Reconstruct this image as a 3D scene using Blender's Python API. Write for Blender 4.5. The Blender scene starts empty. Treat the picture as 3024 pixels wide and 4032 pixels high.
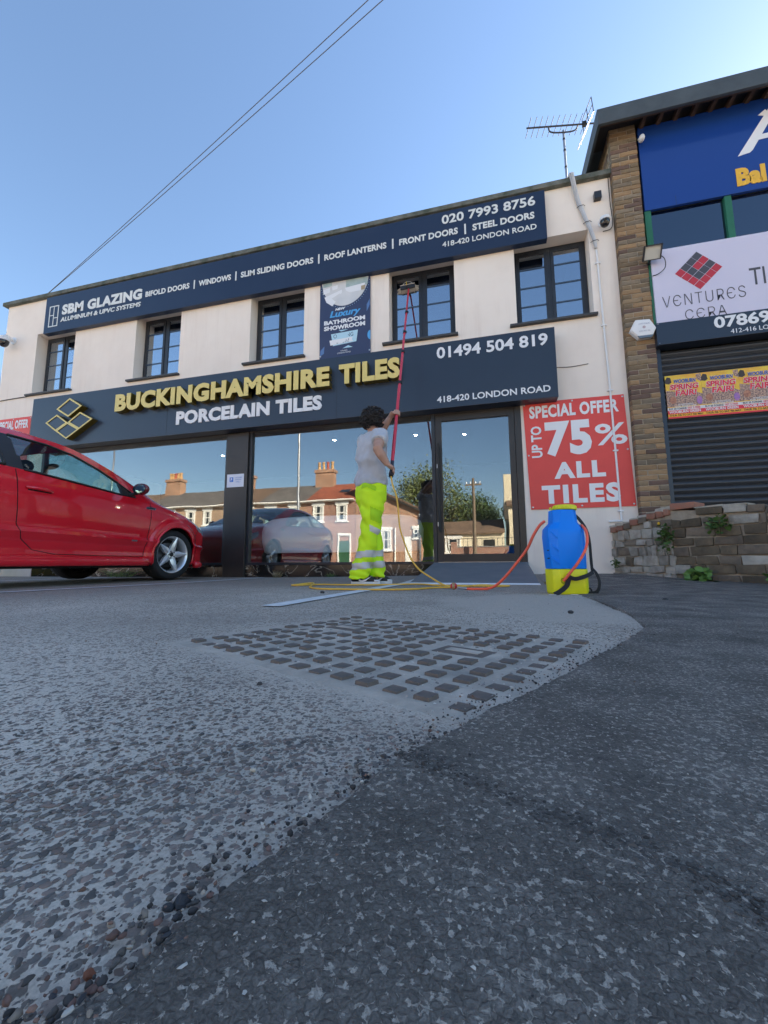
import bpy, bmesh, math, random
import numpy as np
from mathutils import Vector, Matrix, noise, Euler
rnd = random.Random(7)
R = math.radians
sc = bpy.context.scene
COL = sc.collection
PI = math.pi

# ---------------------------------------------------------------- camera, sky, sun, exposure
YAW, PITCH, ROLL, FPX = R(-14.4), R(7.25), R(-0.32), 1600.0
CAMZ = 0.195
_f = Vector((math.sin(YAW)*math.cos(PITCH), math.cos(YAW)*math.cos(PITCH), math.sin(PITCH)))
_r0 = Vector((math.cos(YAW), -math.sin(YAW), 0)); _u0 = _r0.cross(_f)
_r = _r0*math.cos(ROLL)+_u0*math.sin(ROLL); _u = _u0*math.cos(ROLL)-_r0*math.sin(ROLL)
cam = bpy.data.cameras.new('camera'); cam_ob = bpy.data.objects.new('camera', cam); COL.objects.link(cam_ob)
cam.sensor_fit = 'HORIZONTAL'; cam.sensor_width = 36; cam.lens = 36*FPX/3024
cam.clip_start = 0.01; cam.clip_end = 3000
cam_ob.matrix_world = Matrix(((_r.x, _u.x, -_f.x, 0), (_r.y, _u.y, -_f.y, 0), (_r.z, _u.z, -_f.z, CAMZ), (0, 0, 0, 1)))
sc.camera = cam_ob

SUN_EL, SUN_AZ = R(29), R(50)          # azimuth clockwise from +Y (behind the showroom, to the right)
SKY_STRENGTH, SUN_STRENGTH, EXPOSURE = 0.06, 5.0, 2.34
w = bpy.data.worlds.new("World"); sc.world = w; w.use_nodes = True
nt = w.node_tree; nt.nodes.clear()
wo = nt.nodes.new('ShaderNodeOutputWorld'); bg = nt.nodes.new('ShaderNodeBackground'); sky = nt.nodes.new('ShaderNodeTexSky')
sky.sky_type = 'NISHITA'; sky.sun_disc = False; sky.sun_elevation = SUN_EL; sky.sun_rotation = SUN_AZ
sky.altitude = 60; sky.air_density = 1.15; sky.dust_density = 0.35; sky.ozone_density = 2.4
bg.inputs['Strength'].default_value = SKY_STRENGTH
nt.links.new(sky.outputs[0], bg.inputs[0]); nt.links.new(bg.outputs[0], wo.inputs[0])
sl = bpy.data.lights.new('sun', 'SUN'); sl.energy = SUN_STRENGTH; sl.angle = R(0.53); sl.color = (1, .86, .68)
sun = bpy.data.objects.new('sun', sl); COL.objects.link(sun)
_sd = Vector((math.sin(SUN_AZ)*math.cos(SUN_EL), math.cos(SUN_AZ)*math.cos(SUN_EL), math.sin(SUN_EL)))
sun.rotation_euler = (-_sd).to_track_quat('-Z', 'Y').to_euler(); sun.location = (20, 30, 30)
sc.view_settings.view_transform = 'Standard'; sc.view_settings.look = 'None'
sc.view_settings.exposure = EXPOSURE; sc.view_settings.gamma = 1.0; sc.view_settings.use_curve_mapping = False
sc.render.engine = 'CYCLES'
sc.cycles.use_denoising = True
sc.cycles.max_bounces = 10; sc.cycles.transparent_max_bounces = 16; sc.cycles.glossy_bounces = 6
sc.cycles.sample_clamp_indirect = 6

# ---------------------------------------------------------------- materials
def _n(nt, t, **kw):
    n = nt.nodes.new('ShaderNode'+t)
    for k, v in kw.items(): setattr(n, k, v)
    return n
def c4(c): return (c[0], c[1], c[2], 1)
def M(name, col, rough=.5, metal=0., spec=.5, col2=None, vs=6., vd=3., vlo=.35, vhi=.65, bump=0., bs=40., bdist=.01, coat=0., rand=0., alpha=None, emit=None, es=1., trans=0., sheen=0., attr=None, stretch=None):
    m = bpy.data.materials.new(name); m.use_nodes = True
    nt = m.node_tree; b = nt.nodes['Principled BSDF']; L = nt.links.new
    b.inputs['Base Color'].default_value = c4(col); b.inputs['Roughness'].default_value = rough
    b.inputs['Metallic'].default_value = metal; b.inputs['Specular IOR Level'].default_value = spec
    b.inputs['Coat Weight'].default_value = coat; b.inputs['Coat Roughness'].default_value = .03
    if trans: b.inputs['Transmission Weight'].default_value = trans
    if sheen: b.inputs['Sheen Weight'].default_value = sheen
    if emit: b.inputs['Emission Color'].default_value = c4(emit); b.inputs['Emission Strength'].default_value = es
    tc = _n(nt, 'TexCoord'); vec = tc.outputs['Object']
    if stretch:
        mp = _n(nt, 'Mapping'); mp.inputs['Scale'].default_value = stretch; L(vec, mp.inputs[0]); vec = mp.outputs[0]
    out = None
    if attr:
        a = _n(nt, 'Attribute', attribute_name=attr); out = a.outputs['Color']
    if col2 is not None:
        nz = _n(nt, 'TexNoise'); nz.inputs['Scale'].default_value = vs; nz.inputs['Detail'].default_value = vd+3; nz.inputs['Roughness'].default_value = .6
        L(vec, nz.inputs['Vector'])
        mr = _n(nt, 'MapRange'); mr.inputs[1].default_value = vlo; mr.inputs[2].default_value = vhi; L(nz.outputs[0], mr.inputs[0])
        mx = _n(nt, 'Mix', data_type='RGBA'); mx.inputs[6].default_value = c4(col); mx.inputs[7].default_value = c4(col2)
        L(mr.outputs[0], mx.inputs[0])
        if out is not None:
            L(out, mx.inputs[6])
        out = mx.outputs[2]
    if rand:
        oi = _n(nt, 'ObjectInfo'); hs = _n(nt, 'HueSaturation')
        m1 = _n(nt, 'MapRange'); m1.inputs[3].default_value = 1-rand; m1.inputs[4].default_value = 1+rand; L(oi.outputs['Random'], m1.inputs[0]); L(m1.outputs[0], hs.inputs['Value'])
        if out is not None: L(out, hs.inputs['Color'])
        else: hs.inputs['Color'].default_value = c4(col)
        out = hs.outputs[0]
    if out is not None: L(out, b.inputs['Base Color'])
    if bump:
        nz2 = _n(nt, 'TexNoise'); nz2.inputs['Scale'].default_value = bs; nz2.inputs['Detail'].default_value = 5; L(vec, nz2.inputs['Vector'])
        bp = _n(nt, 'Bump'); bp.inputs['Strength'].default_value = bump; bp.inputs['Distance'].default_value = bdist
        L(nz2.outputs[0], bp.inputs['Height']); L(bp.outputs[0], b.inputs['Normal'])
    return m
def glass_mat(name, refl=.3, tint=(.6, .66, .68), rough=0.0, col=(.95, .97, 1), wavy=0.):
    m = bpy.data.materials.new(name); m.use_nodes = True; nt = m.node_tree; nt.nodes.clear(); L = nt.links.new
    o = _n(nt, 'OutputMaterial'); mx = _n(nt, 'MixShader'); t = _n(nt, 'BsdfTransparent'); g = _n(nt, 'BsdfGlossy')
    t.inputs[0].default_value = c4(tint); g.inputs['Color'].default_value = c4(col); g.inputs['Roughness'].default_value = rough
    if wavy:
        tw = _n(nt, 'TexCoord'); nw = _n(nt, 'TexNoise'); nw.inputs['Scale'].default_value = 2.2; nw.inputs['Detail'].default_value = 1; L(tw.outputs['Object'], nw.inputs[0]); bw_ = _n(nt, 'Bump'); bw_.inputs['Strength'].default_value = wavy; bw_.inputs['Distance'].default_value = .01; L(nw.outputs[0], bw_.inputs['Height']); L(bw_.outputs[0], g.inputs['Normal'])
    lw = _n(nt, 'LayerWeight'); lw.inputs[0].default_value = .5
    p = _n(nt, 'Math', operation='POWER'); p.inputs[1].default_value = 4; L(lw.outputs['Facing'], p.inputs[0])
    mr = _n(nt, 'MapRange'); mr.inputs[3].default_value = refl; mr.inputs[4].default_value = 1; L(p.outputs[0], mr.inputs[0])
    L(mr.outputs[0], mx.inputs[0]); L(t.outputs[0], mx.inputs[1]); L(g.outputs[0], mx.inputs[2]); L(mx.outputs[0], o.inputs[0])
    return m
def brick_mat(name, c1, c2, mortar, sx, sz, axis='XZ', rough=.9):
    """far brickwork, bricks too small to tell apart"""
    m = bpy.data.materials.new(name); m.use_nodes = True; nt = m.node_tree; b = nt.nodes['Principled BSDF']; L = nt.links.new
    tc = _n(nt, 'TexCoord'); sp = _n(nt, 'SeparateXYZ'); cb = _n(nt, 'CombineXYZ'); L(tc.outputs['Object'], sp.inputs[0])
    ad = _n(nt, 'Math', operation='ADD'); L(sp.outputs[0], ad.inputs[0]); L(sp.outputs[1], ad.inputs[1])
    L(ad.outputs[0], cb.inputs[0]); L(sp.outputs[2], cb.inputs[1])
    br = _n(nt, 'TexBrick'); br.inputs['Color1'].default_value = c4(c1); br.inputs['Color2'].default_value = c4(c2); br.inputs['Mortar'].default_value = c4(mortar)
    br.inputs['Scale'].default_value = 1; br.inputs['Brick Width'].default_value = sx; br.inputs['Row Height'].default_value = sz; br.inputs['Mortar Size'].default_value = .012
    L(cb.outputs[0], br.inputs[0])
    nz = _n(nt, 'TexNoise'); nz.inputs['Scale'].default_value = .9; nz.inputs['Detail'].default_value = 6; L(tc.outputs['Object'], nz.inputs[0])
    mx = _n(nt, 'Mix', data_type='RGBA', blend_type='MULTIPLY'); mx.inputs[0].default_value = .6
    cr = _n(nt, 'MapRange'); cr.inputs[1].default_value = .3; cr.inputs[2].default_value = .7; cr.inputs[3].default_value = .6; cr.inputs[4].default_value = 1.2; L(nz.outputs[0], cr.inputs[0])
    L(br.outputs[0], mx.inputs[6]); L(cr.outputs[0], mx.inputs[7]); L(mx.outputs[2], b.inputs['Base Color']); b.inputs['Roughness'].default_value = rough
    return m

# ---------------------------------------------------------------- mesh helpers
class MB:
    def __init__(s): s.v = []; s.f = []; s.c = None
    def add(s, v, f):
        o = len(s.v); s.v += [tuple(p) for p in v]; s.f += [tuple(i+o for i in q) for q in f]; return s
    def box(s, x0, x1, y0, y1, z0, z1):
        return s.add([(x0,y0,z0),(x1,y0,z0),(x1,y1,z0),(x0,y1,z0),(x0,y0,z1),(x1,y0,z1),(x1,y1,z1),(x0,y1,z1)],
            [(0,3,2,1),(4,5,6,7),(0,1,5,4),(1,2,6,5),(2,3,7,6),(3,0,4,7)])
    def tube(s, pts, r, n=8, cap=True):
        P = [Vector(p) for p in pts]; rs = r if isinstance(r, (list, tuple)) else [r]*len(P)
        up = None; rings = []
        for i, p in enumerate(P):
            t = (P[min(i+1, len(P)-1)]-P[max(i-1, 0)])
            if t.length < 1e-9: t = Vector((0,0,1))
            t.normalize()
            if up is None:
                up = Vector((0,0,1)) if abs(t.z) < .9 else Vector((1,0,0))
            a = t.cross(up)
            if a.length < 1e-6: a = t.orthogonal()
            a.normalize(); b = a.cross(t).normalized(); up = b
            rr = rs[i]; ra, rb = (rr if isinstance(rr, (list, tuple)) else (rr, rr))
            rings.append([p+a*(ra*math.cos(2*PI*k/n))+b*(rb*math.sin(2*PI*k/n)) for k in range(n)])
        v = [q for g in rings for q in g]; f = []
        for i in range(len(P)-1):
            for k in range(n): f.append((i*n+k, i*n+(k+1)%n, (i+1)*n+(k+1)%n, (i+1)*n+k))
        if cap:
            f.append(tuple(reversed(range(n)))); f.append(tuple((len(P)-1)*n+k for k in range(n)))
        return s.add(v, [tuple(reversed(q)) for q in f])
    def lathe(s, prof, n=32, M4=None):
        """prof (r,h) about local z"""
        v = []; f = []
        for r, h in prof:
            for k in range(n): v.append(Vector((r*math.cos(2*PI*k/n), r*math.sin(2*PI*k/n), h)))
        for i in range(len(prof)-1):
            for k in range(n): f.append((i*n+k, i*n+(k+1)%n, (i+1)*n+(k+1)%n, (i+1)*n+k))
        if M4: v = [M4@p for p in v]
        return s.add(v, f)
    def prism(s, poly, fn, d0, d1):
        """poly list of (a,b); fn(a,b,d)->xyz"""
        n = len(poly); v = [fn(a, b, d0) for a, b in poly]+[fn(a, b, d1) for a, b in poly]
        f = [tuple(range(n)), tuple(reversed(range(n, 2*n)))]+[(i, i+n, (i+1)%n+n, (i+1)%n) for i in range(n)]
        return s.add(v, f)
    def ell(s, c, r, nu=16, nv=10, M4=None):
        v = []; f = []
        for j in range(nv+1):
            th = PI*j/nv
            for i in range(nu):
                ph = 2*PI*i/nu
                p = Vector((r[0]*math.sin(th)*math.cos(ph), r[1]*math.sin(th)*math.sin(ph), r[2]*math.cos(th)))
                if M4: p = M4@p
                v.append(p+Vector(c))
        for j in range(nv):
            for i in range(nu): f.append((j*nu+i, (j+1)*nu+i, (j+1)*nu+(i+1)%nu, j*nu+(i+1)%nu))
        return s.add(v, f)
    def mesh(s, name='mesh', bevel=0, seg=2, fix=True):
        me = bpy.data.meshes.new(name); me.from_pydata(s.v, [], s.f); me.update()
        if bevel or fix:
            bm = bmesh.new(); bm.from_mesh(me)
            if fix:
                bmesh.ops.remove_doubles(bm, verts=bm.verts, dist=1e-6)
                bmesh.ops.recalc_face_normals(bm, faces=bm.faces)
            if bevel:
                es = [e for e in bm.edges if len(e.link_faces) == 2 and e.calc_face_angle(0) > R(28)]
                bmesh.ops.bevel(bm, geom=es, offset=bevel, segments=seg, profile=.6, affect='EDGES', clamp_overlap=True)
            bm.to_mesh(me); bm.free()
        return me
    def build(s, name, mat, parent=None, bevel=0, smooth=False, seg=2, fix=True, ang=None, world=True):
        me = s.mesh(name, bevel, seg, fix)
        return link(name, me, mat, parent, smooth, ang, world)
def link(name, me, mat, parent=None, smooth=False, ang=None, world=True):
    if mat is not None and len(me.materials) == 0: me.materials.append(mat)
    if smooth or ang:
        for p in me.polygons: p.use_smooth = True
        if ang: me.set_sharp_from_angle(angle=R(ang))
    o = bpy.data.objects.new(name, me); COL.objects.link(o)
    if parent is not None:
        o.parent = parent
        if world: o.matrix_parent_inverse = base_matrix(parent).inverted()
    return o
def base_matrix(o):
    m = o.matrix_basis.copy() if o.parent is None else base_matrix(o.parent) @ o.matrix_parent_inverse @ o.matrix_basis
    return m
def tag(o, label, cat, group=None):
    o['label'] = label; o['category'] = cat
    if group: o['group'] = group
    return o
def thing(name, loc, label, cat, group=None, rotz=0):
    o = bpy.data.objects.new(name, None); COL.objects.link(o); o.location = loc; o.rotation_euler = (0, 0, rotz)
    o.matrix_basis = Matrix.Translation(loc) @ Matrix.Rotation(rotz, 4, 'Z')
    o.empty_display_size = .2
    return tag(o, label, cat, group)
def struct(o): o['kind'] = 'structure'; return o
def stuff(o): o['kind'] = 'stuff'; return o
def copy_tree(o, parent=None):
    c = o.copy(); COL.objects.link(c)
    if parent is not None: c.parent = parent
    for ch in list(o.children): copy_tree(ch, c)
    return c
def bez(pts, n=8):
    """Catmull-Rom through points"""
    P = [Vector(p) for p in pts]; P = [2*P[0]-P[1]]+P+[2*P[-1]-P[-2]]; out = []
    for i in range(1, len(P)-2):
        for k in range(n):
            t = k/n; a, b, c, d = P[i-1:i+3]
            out.append(.5*((2*b)+(c-a)*t+(2*a-5*b+4*c-d)*t*t+(3*b-a-3*c+d)*t**3))
    out.append(P[-2]); return out
def smooth01(t): t = max(0, min(1, t)); return t*t*(3-2*t)

# ---------------------------------------------------------------- lettering
import os
def _font():
    try:
        p = os.path.join(bpy.utils.resource_path('LOCAL'), 'datafiles', 'fonts', 'Inter.woff2')
        return bpy.data.fonts.load(p) if os.path.exists(p) else None
    except Exception: return None
INTER = _font()
_tcache = {}
def text_raw(s, bold=0., inter=False, space=1., res=3):
    key = (s, bold, inter, space)
    if key in _tcache: return _tcache[key]
    cu = bpy.data.curves.new('lettering', 'FONT'); cu.body = s; cu.size = 1; cu.offset = bold; cu.extrude = .5; cu.resolution_u = res; cu.space_character = space
    if inter and INTER is not None: cu.font = INTER
    ob = bpy.data.objects.new('lettering', cu); COL.objects.link(ob)
    dg = bpy.context.evaluated_depsgraph_get(); me = bpy.data.meshes.new_from_object(ob.evaluated_get(dg))
    v = np.array([q.co for q in me.vertices]); f = [tuple(p.vertices) for p in me.polygons]
    bpy.data.objects.remove(ob); bpy.data.curves.remove(cu); bpy.data.meshes.remove(me)
    _tcache[key] = (v, f); return v, f
def text_mesh(s, x0, z0, x1, z1, y, depth, bold=0., inter=False, shear=0., space=1., rot=0, fn=None):
    """lettering fitted to a box of the wall plane; front face at y, back at y+depth. fn maps (x,z)->(x,z)"""
    v, f = text_raw(s, bold, inter, space); v = v.copy()
    if rot: v = np.stack([-v[:, 1], v[:, 0], v[:, 2]], 1)
    lo, hi = v.min(0), v.max(0)
    q = (v-lo)/(hi-lo)
    X = x0+(x1-x0)*q[:, 0]; Z = z0+(z1-z0)*q[:, 1]; X = X+shear*(Z-z0); Y = y+depth*(1-q[:, 2])
    b = MB(); b.v = list(zip(X.tolist(), Y.tolist(), Z.tolist())); b.f = list(f); return b
def text(name, s, x0, z0, x1, z1, y, mat, parent, depth=.004, **kw):
    mb = text_mesh(s, x0, z0, x1, z1, y, depth, **kw)
    if len(s.strip()) > 1 and z1-z0 > .06: return [q.build('letter', mat, parent) for q in split_letters(mb)][0]
    return mb.build(name, mat, parent)
def split_letters(b):
    """connected pieces of a lettering mesh, left to right"""
    me = b.mesh('letters'); bm = bmesh.new(); bm.from_mesh(me); bm.verts.ensure_lookup_table(); seen = set(); out = []
    for v in bm.verts:
        if v.index in seen: continue
        st = [v]; comp = []
        seen.add(v.index)
        while st:
            q = st.pop(); comp.append(q)
            for e in q.link_edges:
                o = e.other_vert(q)
                if o.index not in seen: seen.add(o.index); st.append(o)
        ids = {q.index: i for i, q in enumerate(comp)}; fs = {f for q in comp for f in q.link_faces}
        m = MB(); m.v = [tuple(q.co) for q in comp]; m.f = [tuple(ids[w.index] for w in f.verts) for f in fs]; out.append(m)
    bm.free(); bpy.data.meshes.remove(me)
    out.sort(key=lambda m: min(p[0] for p in m.v)); return out
def at_depth(x, z, y0, y1):
    """the point of plane y1 seen where (x, z) of plane y0 is measured"""
    k = y1/y0; return x*k, CAMZ+(z-CAMZ)*k
# ---------------------------------------------------------------- palette
m_wall = M('white render paint', (.87, .79, .705), .85, col2=(.80, .715, .63), vs=1.3, vd=6, vlo=.42, vhi=.75, bump=.25, bs=160, bdist=.003)
def weather(m, streak, amt, sc=(5, 5, .35)):
    nt = m.node_tree; L = nt.links.new; b = nt.nodes['Principled BSDF']; src = b.inputs['Base Color'].links[0].from_socket
    tc = _n(nt, 'TexCoord'); mp = _n(nt, 'Mapping'); mp.inputs['Scale'].default_value = sc; L(tc.outputs['Object'], mp.inputs[0])
    nz = _n(nt, 'TexNoise'); nz.inputs['Scale'].default_value = 1.6; nz.inputs['Detail'].default_value = 9; nz.inputs['Roughness'].default_value = .7; L(mp.outputs[0], nz.inputs[0])
    n2 = _n(nt, 'TexNoise'); n2.inputs['Scale'].default_value = .55; n2.inputs['Detail'].default_value = 4; L(tc.outputs['Object'], n2.inputs[0])
    r1 = _n(nt, 'MapRange'); r1.inputs[1].default_value = .5; r1.inputs[2].default_value = .74; L(nz.outputs[0], r1.inputs[0])
    r2 = _n(nt, 'MapRange'); r2.inputs[1].default_value = .42; r2.inputs[2].default_value = .6; L(n2.outputs[0], r2.inputs[0])
    ml = _n(nt, 'Math', operation='MULTIPLY'); L(r1.outputs[0], ml.inputs[0]); L(r2.outputs[0], ml.inputs[1]); m2 = _n(nt, 'Math', operation='MULTIPLY'); m2.inputs[1].default_value = amt; L(ml.outputs[0], m2.inputs[0])
    mx = _n(nt, 'Mix', data_type='RGBA'); L(m2.outputs[0], mx.inputs[0]); L(src, mx.inputs[6]); mx.inputs[7].default_value = c4(streak); L(mx.outputs[2], b.inputs['Base Color'])
weather(m_wall, (.56, .44, .37), .34)
m_reveal = m_wall
m_roofedge = M('mossy concrete coping', (.16, .165, .15), .9, col2=(.06, .075, .055), vs=7, bump=.5, bs=50)
m_frame = M('anthracite powder coat', (.016, .019, .025), .38, col2=(.024, .028, .036), vs=3)
m_frame2 = M('brown black powder coat', (.022, .019, .018), .4, col2=(.03, .027, .026), vs=3)
m_sill = M('dark sill', (.05, .052, .055), .6)
m_bar = M('blue black glazing bar', (.055, .085, .13), .25)
m_navy = M('navy sign panel', (.016, .03, .068), .3, spec=.35, col2=(.02, .035, .075), vs=.8)
m_navy2 = M('slate navy sign panel', (.025, .038, .062), .28, spec=.4, col2=(.03, .045, .072), vs=.7)
m_white = M('white acrylic lettering', (.8, .81, .83), .4)
m_cream = M('pale lettering', (.72, .74, .72), .45)
m_goldface = M('gold acrylic face', (.74, .60, .20), .35, spec=.4)
m_goldside = M('gold return metal', (.30, .215, .045), .3, metal=.75)
m_glass = glass_mat('shop glass', .142, (.90, .93, .93), col=(.93, .96, .98), wavy=.05)
m_glass2 = glass_mat('upper window glass', .42, (.5, .55, .6), col=(.86, .93, 1.0))
m_marble = None
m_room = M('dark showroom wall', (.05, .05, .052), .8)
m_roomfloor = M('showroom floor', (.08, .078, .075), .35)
m_black = M('black rubber', (.012, .012, .013), .6)
m_alu = M('satin aluminium', (.55, .56, .58), .35, metal=.9)
m_steel = M('galvanised steel', (.42, .43, .45), .45, metal=.8, col2=(.3, .31, .33), vs=20)
m_upvc = M('white plastic', (.78, .79, .8), .35)

def marble():
    m = M('black veined marble', (.014, .013, .013), .12, spec=.5)
    nt = m.node_tree; L = nt.links.new; b = nt.nodes['Principled BSDF']
    tc = _n(nt, 'TexCoord'); nz = _n(nt, 'TexNoise'); nz.inputs['Scale'].default_value = 2.2; nz.inputs['Detail'].default_value = 6; nz.inputs['Distortion'].default_value = 1.2; L(tc.outputs['Object'], nz.inputs[0])
    sb = _n(nt, 'Math', operation='SUBTRACT'); sb.inputs[1].default_value = .5; L(nz.outputs[0], sb.inputs[0])
    ab = _n(nt, 'Math', operation='ABSOLUTE'); L(sb.outputs[0], ab.inputs[0])
    mr = _n(nt, 'MapRange'); mr.inputs[1].default_value = 0; mr.inputs[2].default_value = .012; mr.inputs[3].default_value = .75; mr.inputs[4].default_value = 0; L(ab.outputs[0], mr.inputs[0])
    mx = _n(nt, 'Mix', data_type='RGBA'); mx.inputs[6].default_value = (.016, .014, .013, 1); mx.inputs[7].default_value = (.5, .44, .36, 1); L(mr.outputs[0], mx.inputs[0]); L(mx.outputs[2], b.inputs['Base Color'])
    return m
m_marble = marble()

# ---------------------------------------------------------------- ground
def zg(x, y):
    a = smooth01((y-3.7)/1.9); b = smooth01((x+3.4)/4.2)
    z = .052*a*b + .03*a*(1-b)*0
    z += .02*smooth01((y-3.2)/1.2)*smooth01((-x-3.2)/1.0)*0
    z -= .03*smooth01((x-1.55)/.9)*smooth01((5.4-y)/.6)
    return z
def gnoise(x, y):
    d = max(abs((x+.25)*.9-(y-1.0)*.436)-.46, abs((x+.25)*.436+(y-1.0)*.9)-.38, 0)
    return .004*noise.noise((x*1.7, y*1.7, 3))*smooth01(d/.25)
def spaced(lo, hi, near_lo, near_hi, step, grow=1.35):
    a = list(np.arange(near_lo, near_hi+1e-6, step)); s = step; v = near_hi
    while v < hi: s *= grow; v += s; a.append(min(v, hi))
    s = step; v = near_lo; b = []
    while v > lo: s *= grow; v -= s; b.append(max(v, lo))
    return b[::-1]+a
def asphalt_mat(name, dust, stone, cover, scale, pale=True, rough=.9):
    m = bpy.data.materials.new(name); m.use_nodes = True; nt = m.node_tree; L = nt.links.new; b = nt.nodes['Principled BSDF']; b.inputs['Roughness'].default_value = rough; b.inputs['Specular IOR Level'].default_value = .3
    tc = _n(nt, 'TexCoord'); P = tc.outputs['Object']
    wn = _n(nt, 'TexNoise'); wn.inputs['Scale'].default_value = scale*.9; wn.inputs['Detail'].default_value = 5; L(P, wn.inputs[0])
    wv = _n(nt, 'VectorMath', operation='SCALE'); wv.inputs[3].default_value = 1.5/scale; L(wn.outputs['Color'], wv.inputs[0])
    av = _n(nt, 'VectorMath', operation='ADD'); L(P, av.inputs[0]); L(wv.outputs[0], av.inputs[1])
    vo = _n(nt, 'TexVoronoi'); vo.inputs['Scale'].default_value = scale; L(av.outputs[0], vo.inputs[0])
    sp = _n(nt, 'SeparateColor'); L(vo.outputs['Color'], sp.inputs[0])
    th = _n(nt, 'MapRange'); th.inputs[3].default_value = cover-.3; th.inputs[4].default_value = cover+.25; L(sp.outputs[0], th.inputs[0])
    df = _n(nt, 'Math', operation='SUBTRACT'); L(th.outputs[0], df.inputs[0]); L(vo.outputs['Distance'], df.inputs[1])
    ms = _n(nt, 'MapRange'); ms.inputs[1].default_value = -.04; ms.inputs[2].default_value = .06; L(df.outputs[0], ms.inputs[0])
    vb = _n(nt, 'TexVoronoi'); vb.inputs['Scale'].default_value = scale*2.3; L(av.outputs[0], vb.inputs[0]); sb2 = _n(nt, 'SeparateColor'); L(vb.outputs['Color'], sb2.inputs[0])
    tb = _n(nt, 'MapRange'); tb.inputs[3].default_value = cover-.55; tb.inputs[4].default_value = cover+.2; L(sb2.outputs[0], tb.inputs[0])
    db = _n(nt, 'Math', operation='SUBTRACT'); L(tb.outputs[0], db.inputs[0]); L(vb.outputs['Distance'], db.inputs[1])
    mb_ = _n(nt, 'MapRange'); mb_.inputs[1].default_value = -.06; mb_.inputs[2].default_value = .06; L(db.outputs[0], mb_.inputs[0])
    mxx = _n(nt, 'Math', operation='MAXIMUM'); L(ms.outputs[0], mxx.inputs[0]); L(mb_.outputs[0], mxx.inputs[1]); ms = mxx
    big = _n(nt, 'TexNoise'); big.inputs['Scale'].default_value = 1.1; big.inputs['Detail'].default_value = 8; big.inputs['Roughness'].default_value = .65; L(P, big.inputs[0])
    bm_ = _n(nt, 'MapRange'); bm_.inputs[1].default_value = .35; bm_.inputs[2].default_value = .68; bm_.inputs[3].default_value = .72; bm_.inputs[4].default_value = 1.25; L(big.outputs[0], bm_.inputs[0])
    # stone tint
    st = _n(nt, 'Mix', data_type='RGBA'); st.inputs[6].default_value = c4(stone); st.inputs[7].default_value = c4((stone[0]*1.8, stone[1]*1.65, stone[2]*1.6)); L(sp.outputs[1], st.inputs[0])
    dm = _n(nt, 'Mix', data_type='RGBA', blend_type='MULTIPLY'); dm.inputs[0].default_value = 1; dm.inputs[6].default_value = c4(dust); L(bm_.outputs[0], dm.inputs[7])
    dcol = dm.outputs[2]
    fac = ms.outputs[0]
    if pale:
        at = _n(nt, 'Attribute', attribute_name='pale')
        pm = _n(nt, 'Mix', data_type='RGBA'); pm.inputs[7].default_value = (.55, .475, .395, 1); L(dcol, pm.inputs[6]); L(at.outputs['Fac'], pm.inputs[0]); dcol = pm.outputs[2]
        inv = _n(nt, 'MapRange'); inv.inputs[3].default_value = 1; inv.inputs[4].default_value = .15; L(at.outputs['Fac'], inv.inputs[0])
        ml = _n(nt, 'Math', operation='MULTIPLY'); L(fac, ml.inputs[0]); L(inv.outputs[0], ml.inputs[1]); fac = ml.outputs[0]
        ag = _n(nt, 'Attribute', attribute_name='grime')
        gm = _n(nt, 'Mix', data_type='RGBA'); gm.inputs[7].default_value = (.36, .313, .265, 1); L(dcol, gm.inputs[6]); L(ag.outputs['Fac'], gm.inputs[0]); dcol = gm.outputs[2]
    mx = _n(nt, 'Mix', data_type='RGBA'); L(fac, mx.inputs[0]); L(dcol, mx.inputs[6]); L(st.outputs[2], mx.inputs[7])
    # bright flecks
    v2 = _n(nt, 'TexVoronoi'); v2.inputs['Scale'].default_value = scale*.8; L(P, v2.inputs[0]); s2 = _n(nt, 'SeparateColor'); L(v2.outputs['Color'], s2.inputs[0])
    g1 = _n(nt, 'Math', operation='GREATER_THAN'); g1.inputs[1].default_value = .965; L(s2.outputs[2], g1.inputs[0]); g2 = _n(nt, 'Math', operation='LESS_THAN'); g2.inputs[1].default_value = .28; L(v2.outputs['Distance'], g2.inputs[0])
    g3 = _n(nt, 'Math', operation='MULTIPLY'); L(g1.outputs[0], g3.inputs[0]); L(g2.outputs[0], g3.inputs[1])
    fx = _n(nt, 'Mix', data_type='RGBA'); fx.inputs[7].default_value = (.45, .42, .38, 1); L(g3.outputs[0], fx.inputs[0]); L(mx.outputs[2], fx.inputs[6])
    fn = _n(nt, 'TexNoise'); fn.inputs['Scale'].default_value = scale*2.5; fn.inputs['Detail'].default_value = 6; fn.inputs['Roughness'].default_value = .7; L(P, fn.inputs[0])
    fr = _n(nt, 'MapRange'); fr.inputs[1].default_value = .3; fr.inputs[2].default_value = .7; fr.inputs[3].default_value = .66; fr.inputs[4].default_value = 1.18; L(fn.outputs[0], fr.inputs[0])
    fm = _n(nt, 'Mix', data_type='RGBA', blend_type='MULTIPLY'); fm.inputs[0].default_value = 1; L(fx.outputs[2], fm.inputs[6]); L(fr.outputs[0], fm.inputs[7]); L(fm.outputs[2], b.inputs['Base Color'])
    ah = _n(nt, 'Math', operation='MULTIPLY_ADD'); ah.inputs[1].default_value = .35; L(fn.outputs[0], ah.inputs[0]); L(ms.outputs[0], ah.inputs[2])
    bp = _n(nt, 'Bump'); bp.inputs['Strength'].default_value = .7; bp.inputs['Distance'].default_value = .0022; L(ah.outputs[0], bp.inputs['Height']); L(bp.outputs[0], b.inputs['Normal'])
    return m
m_old = asphalt_mat('worn dusty asphalt', (.57, .495, .41), (.17, .147, .127), .35, 118)
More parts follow.
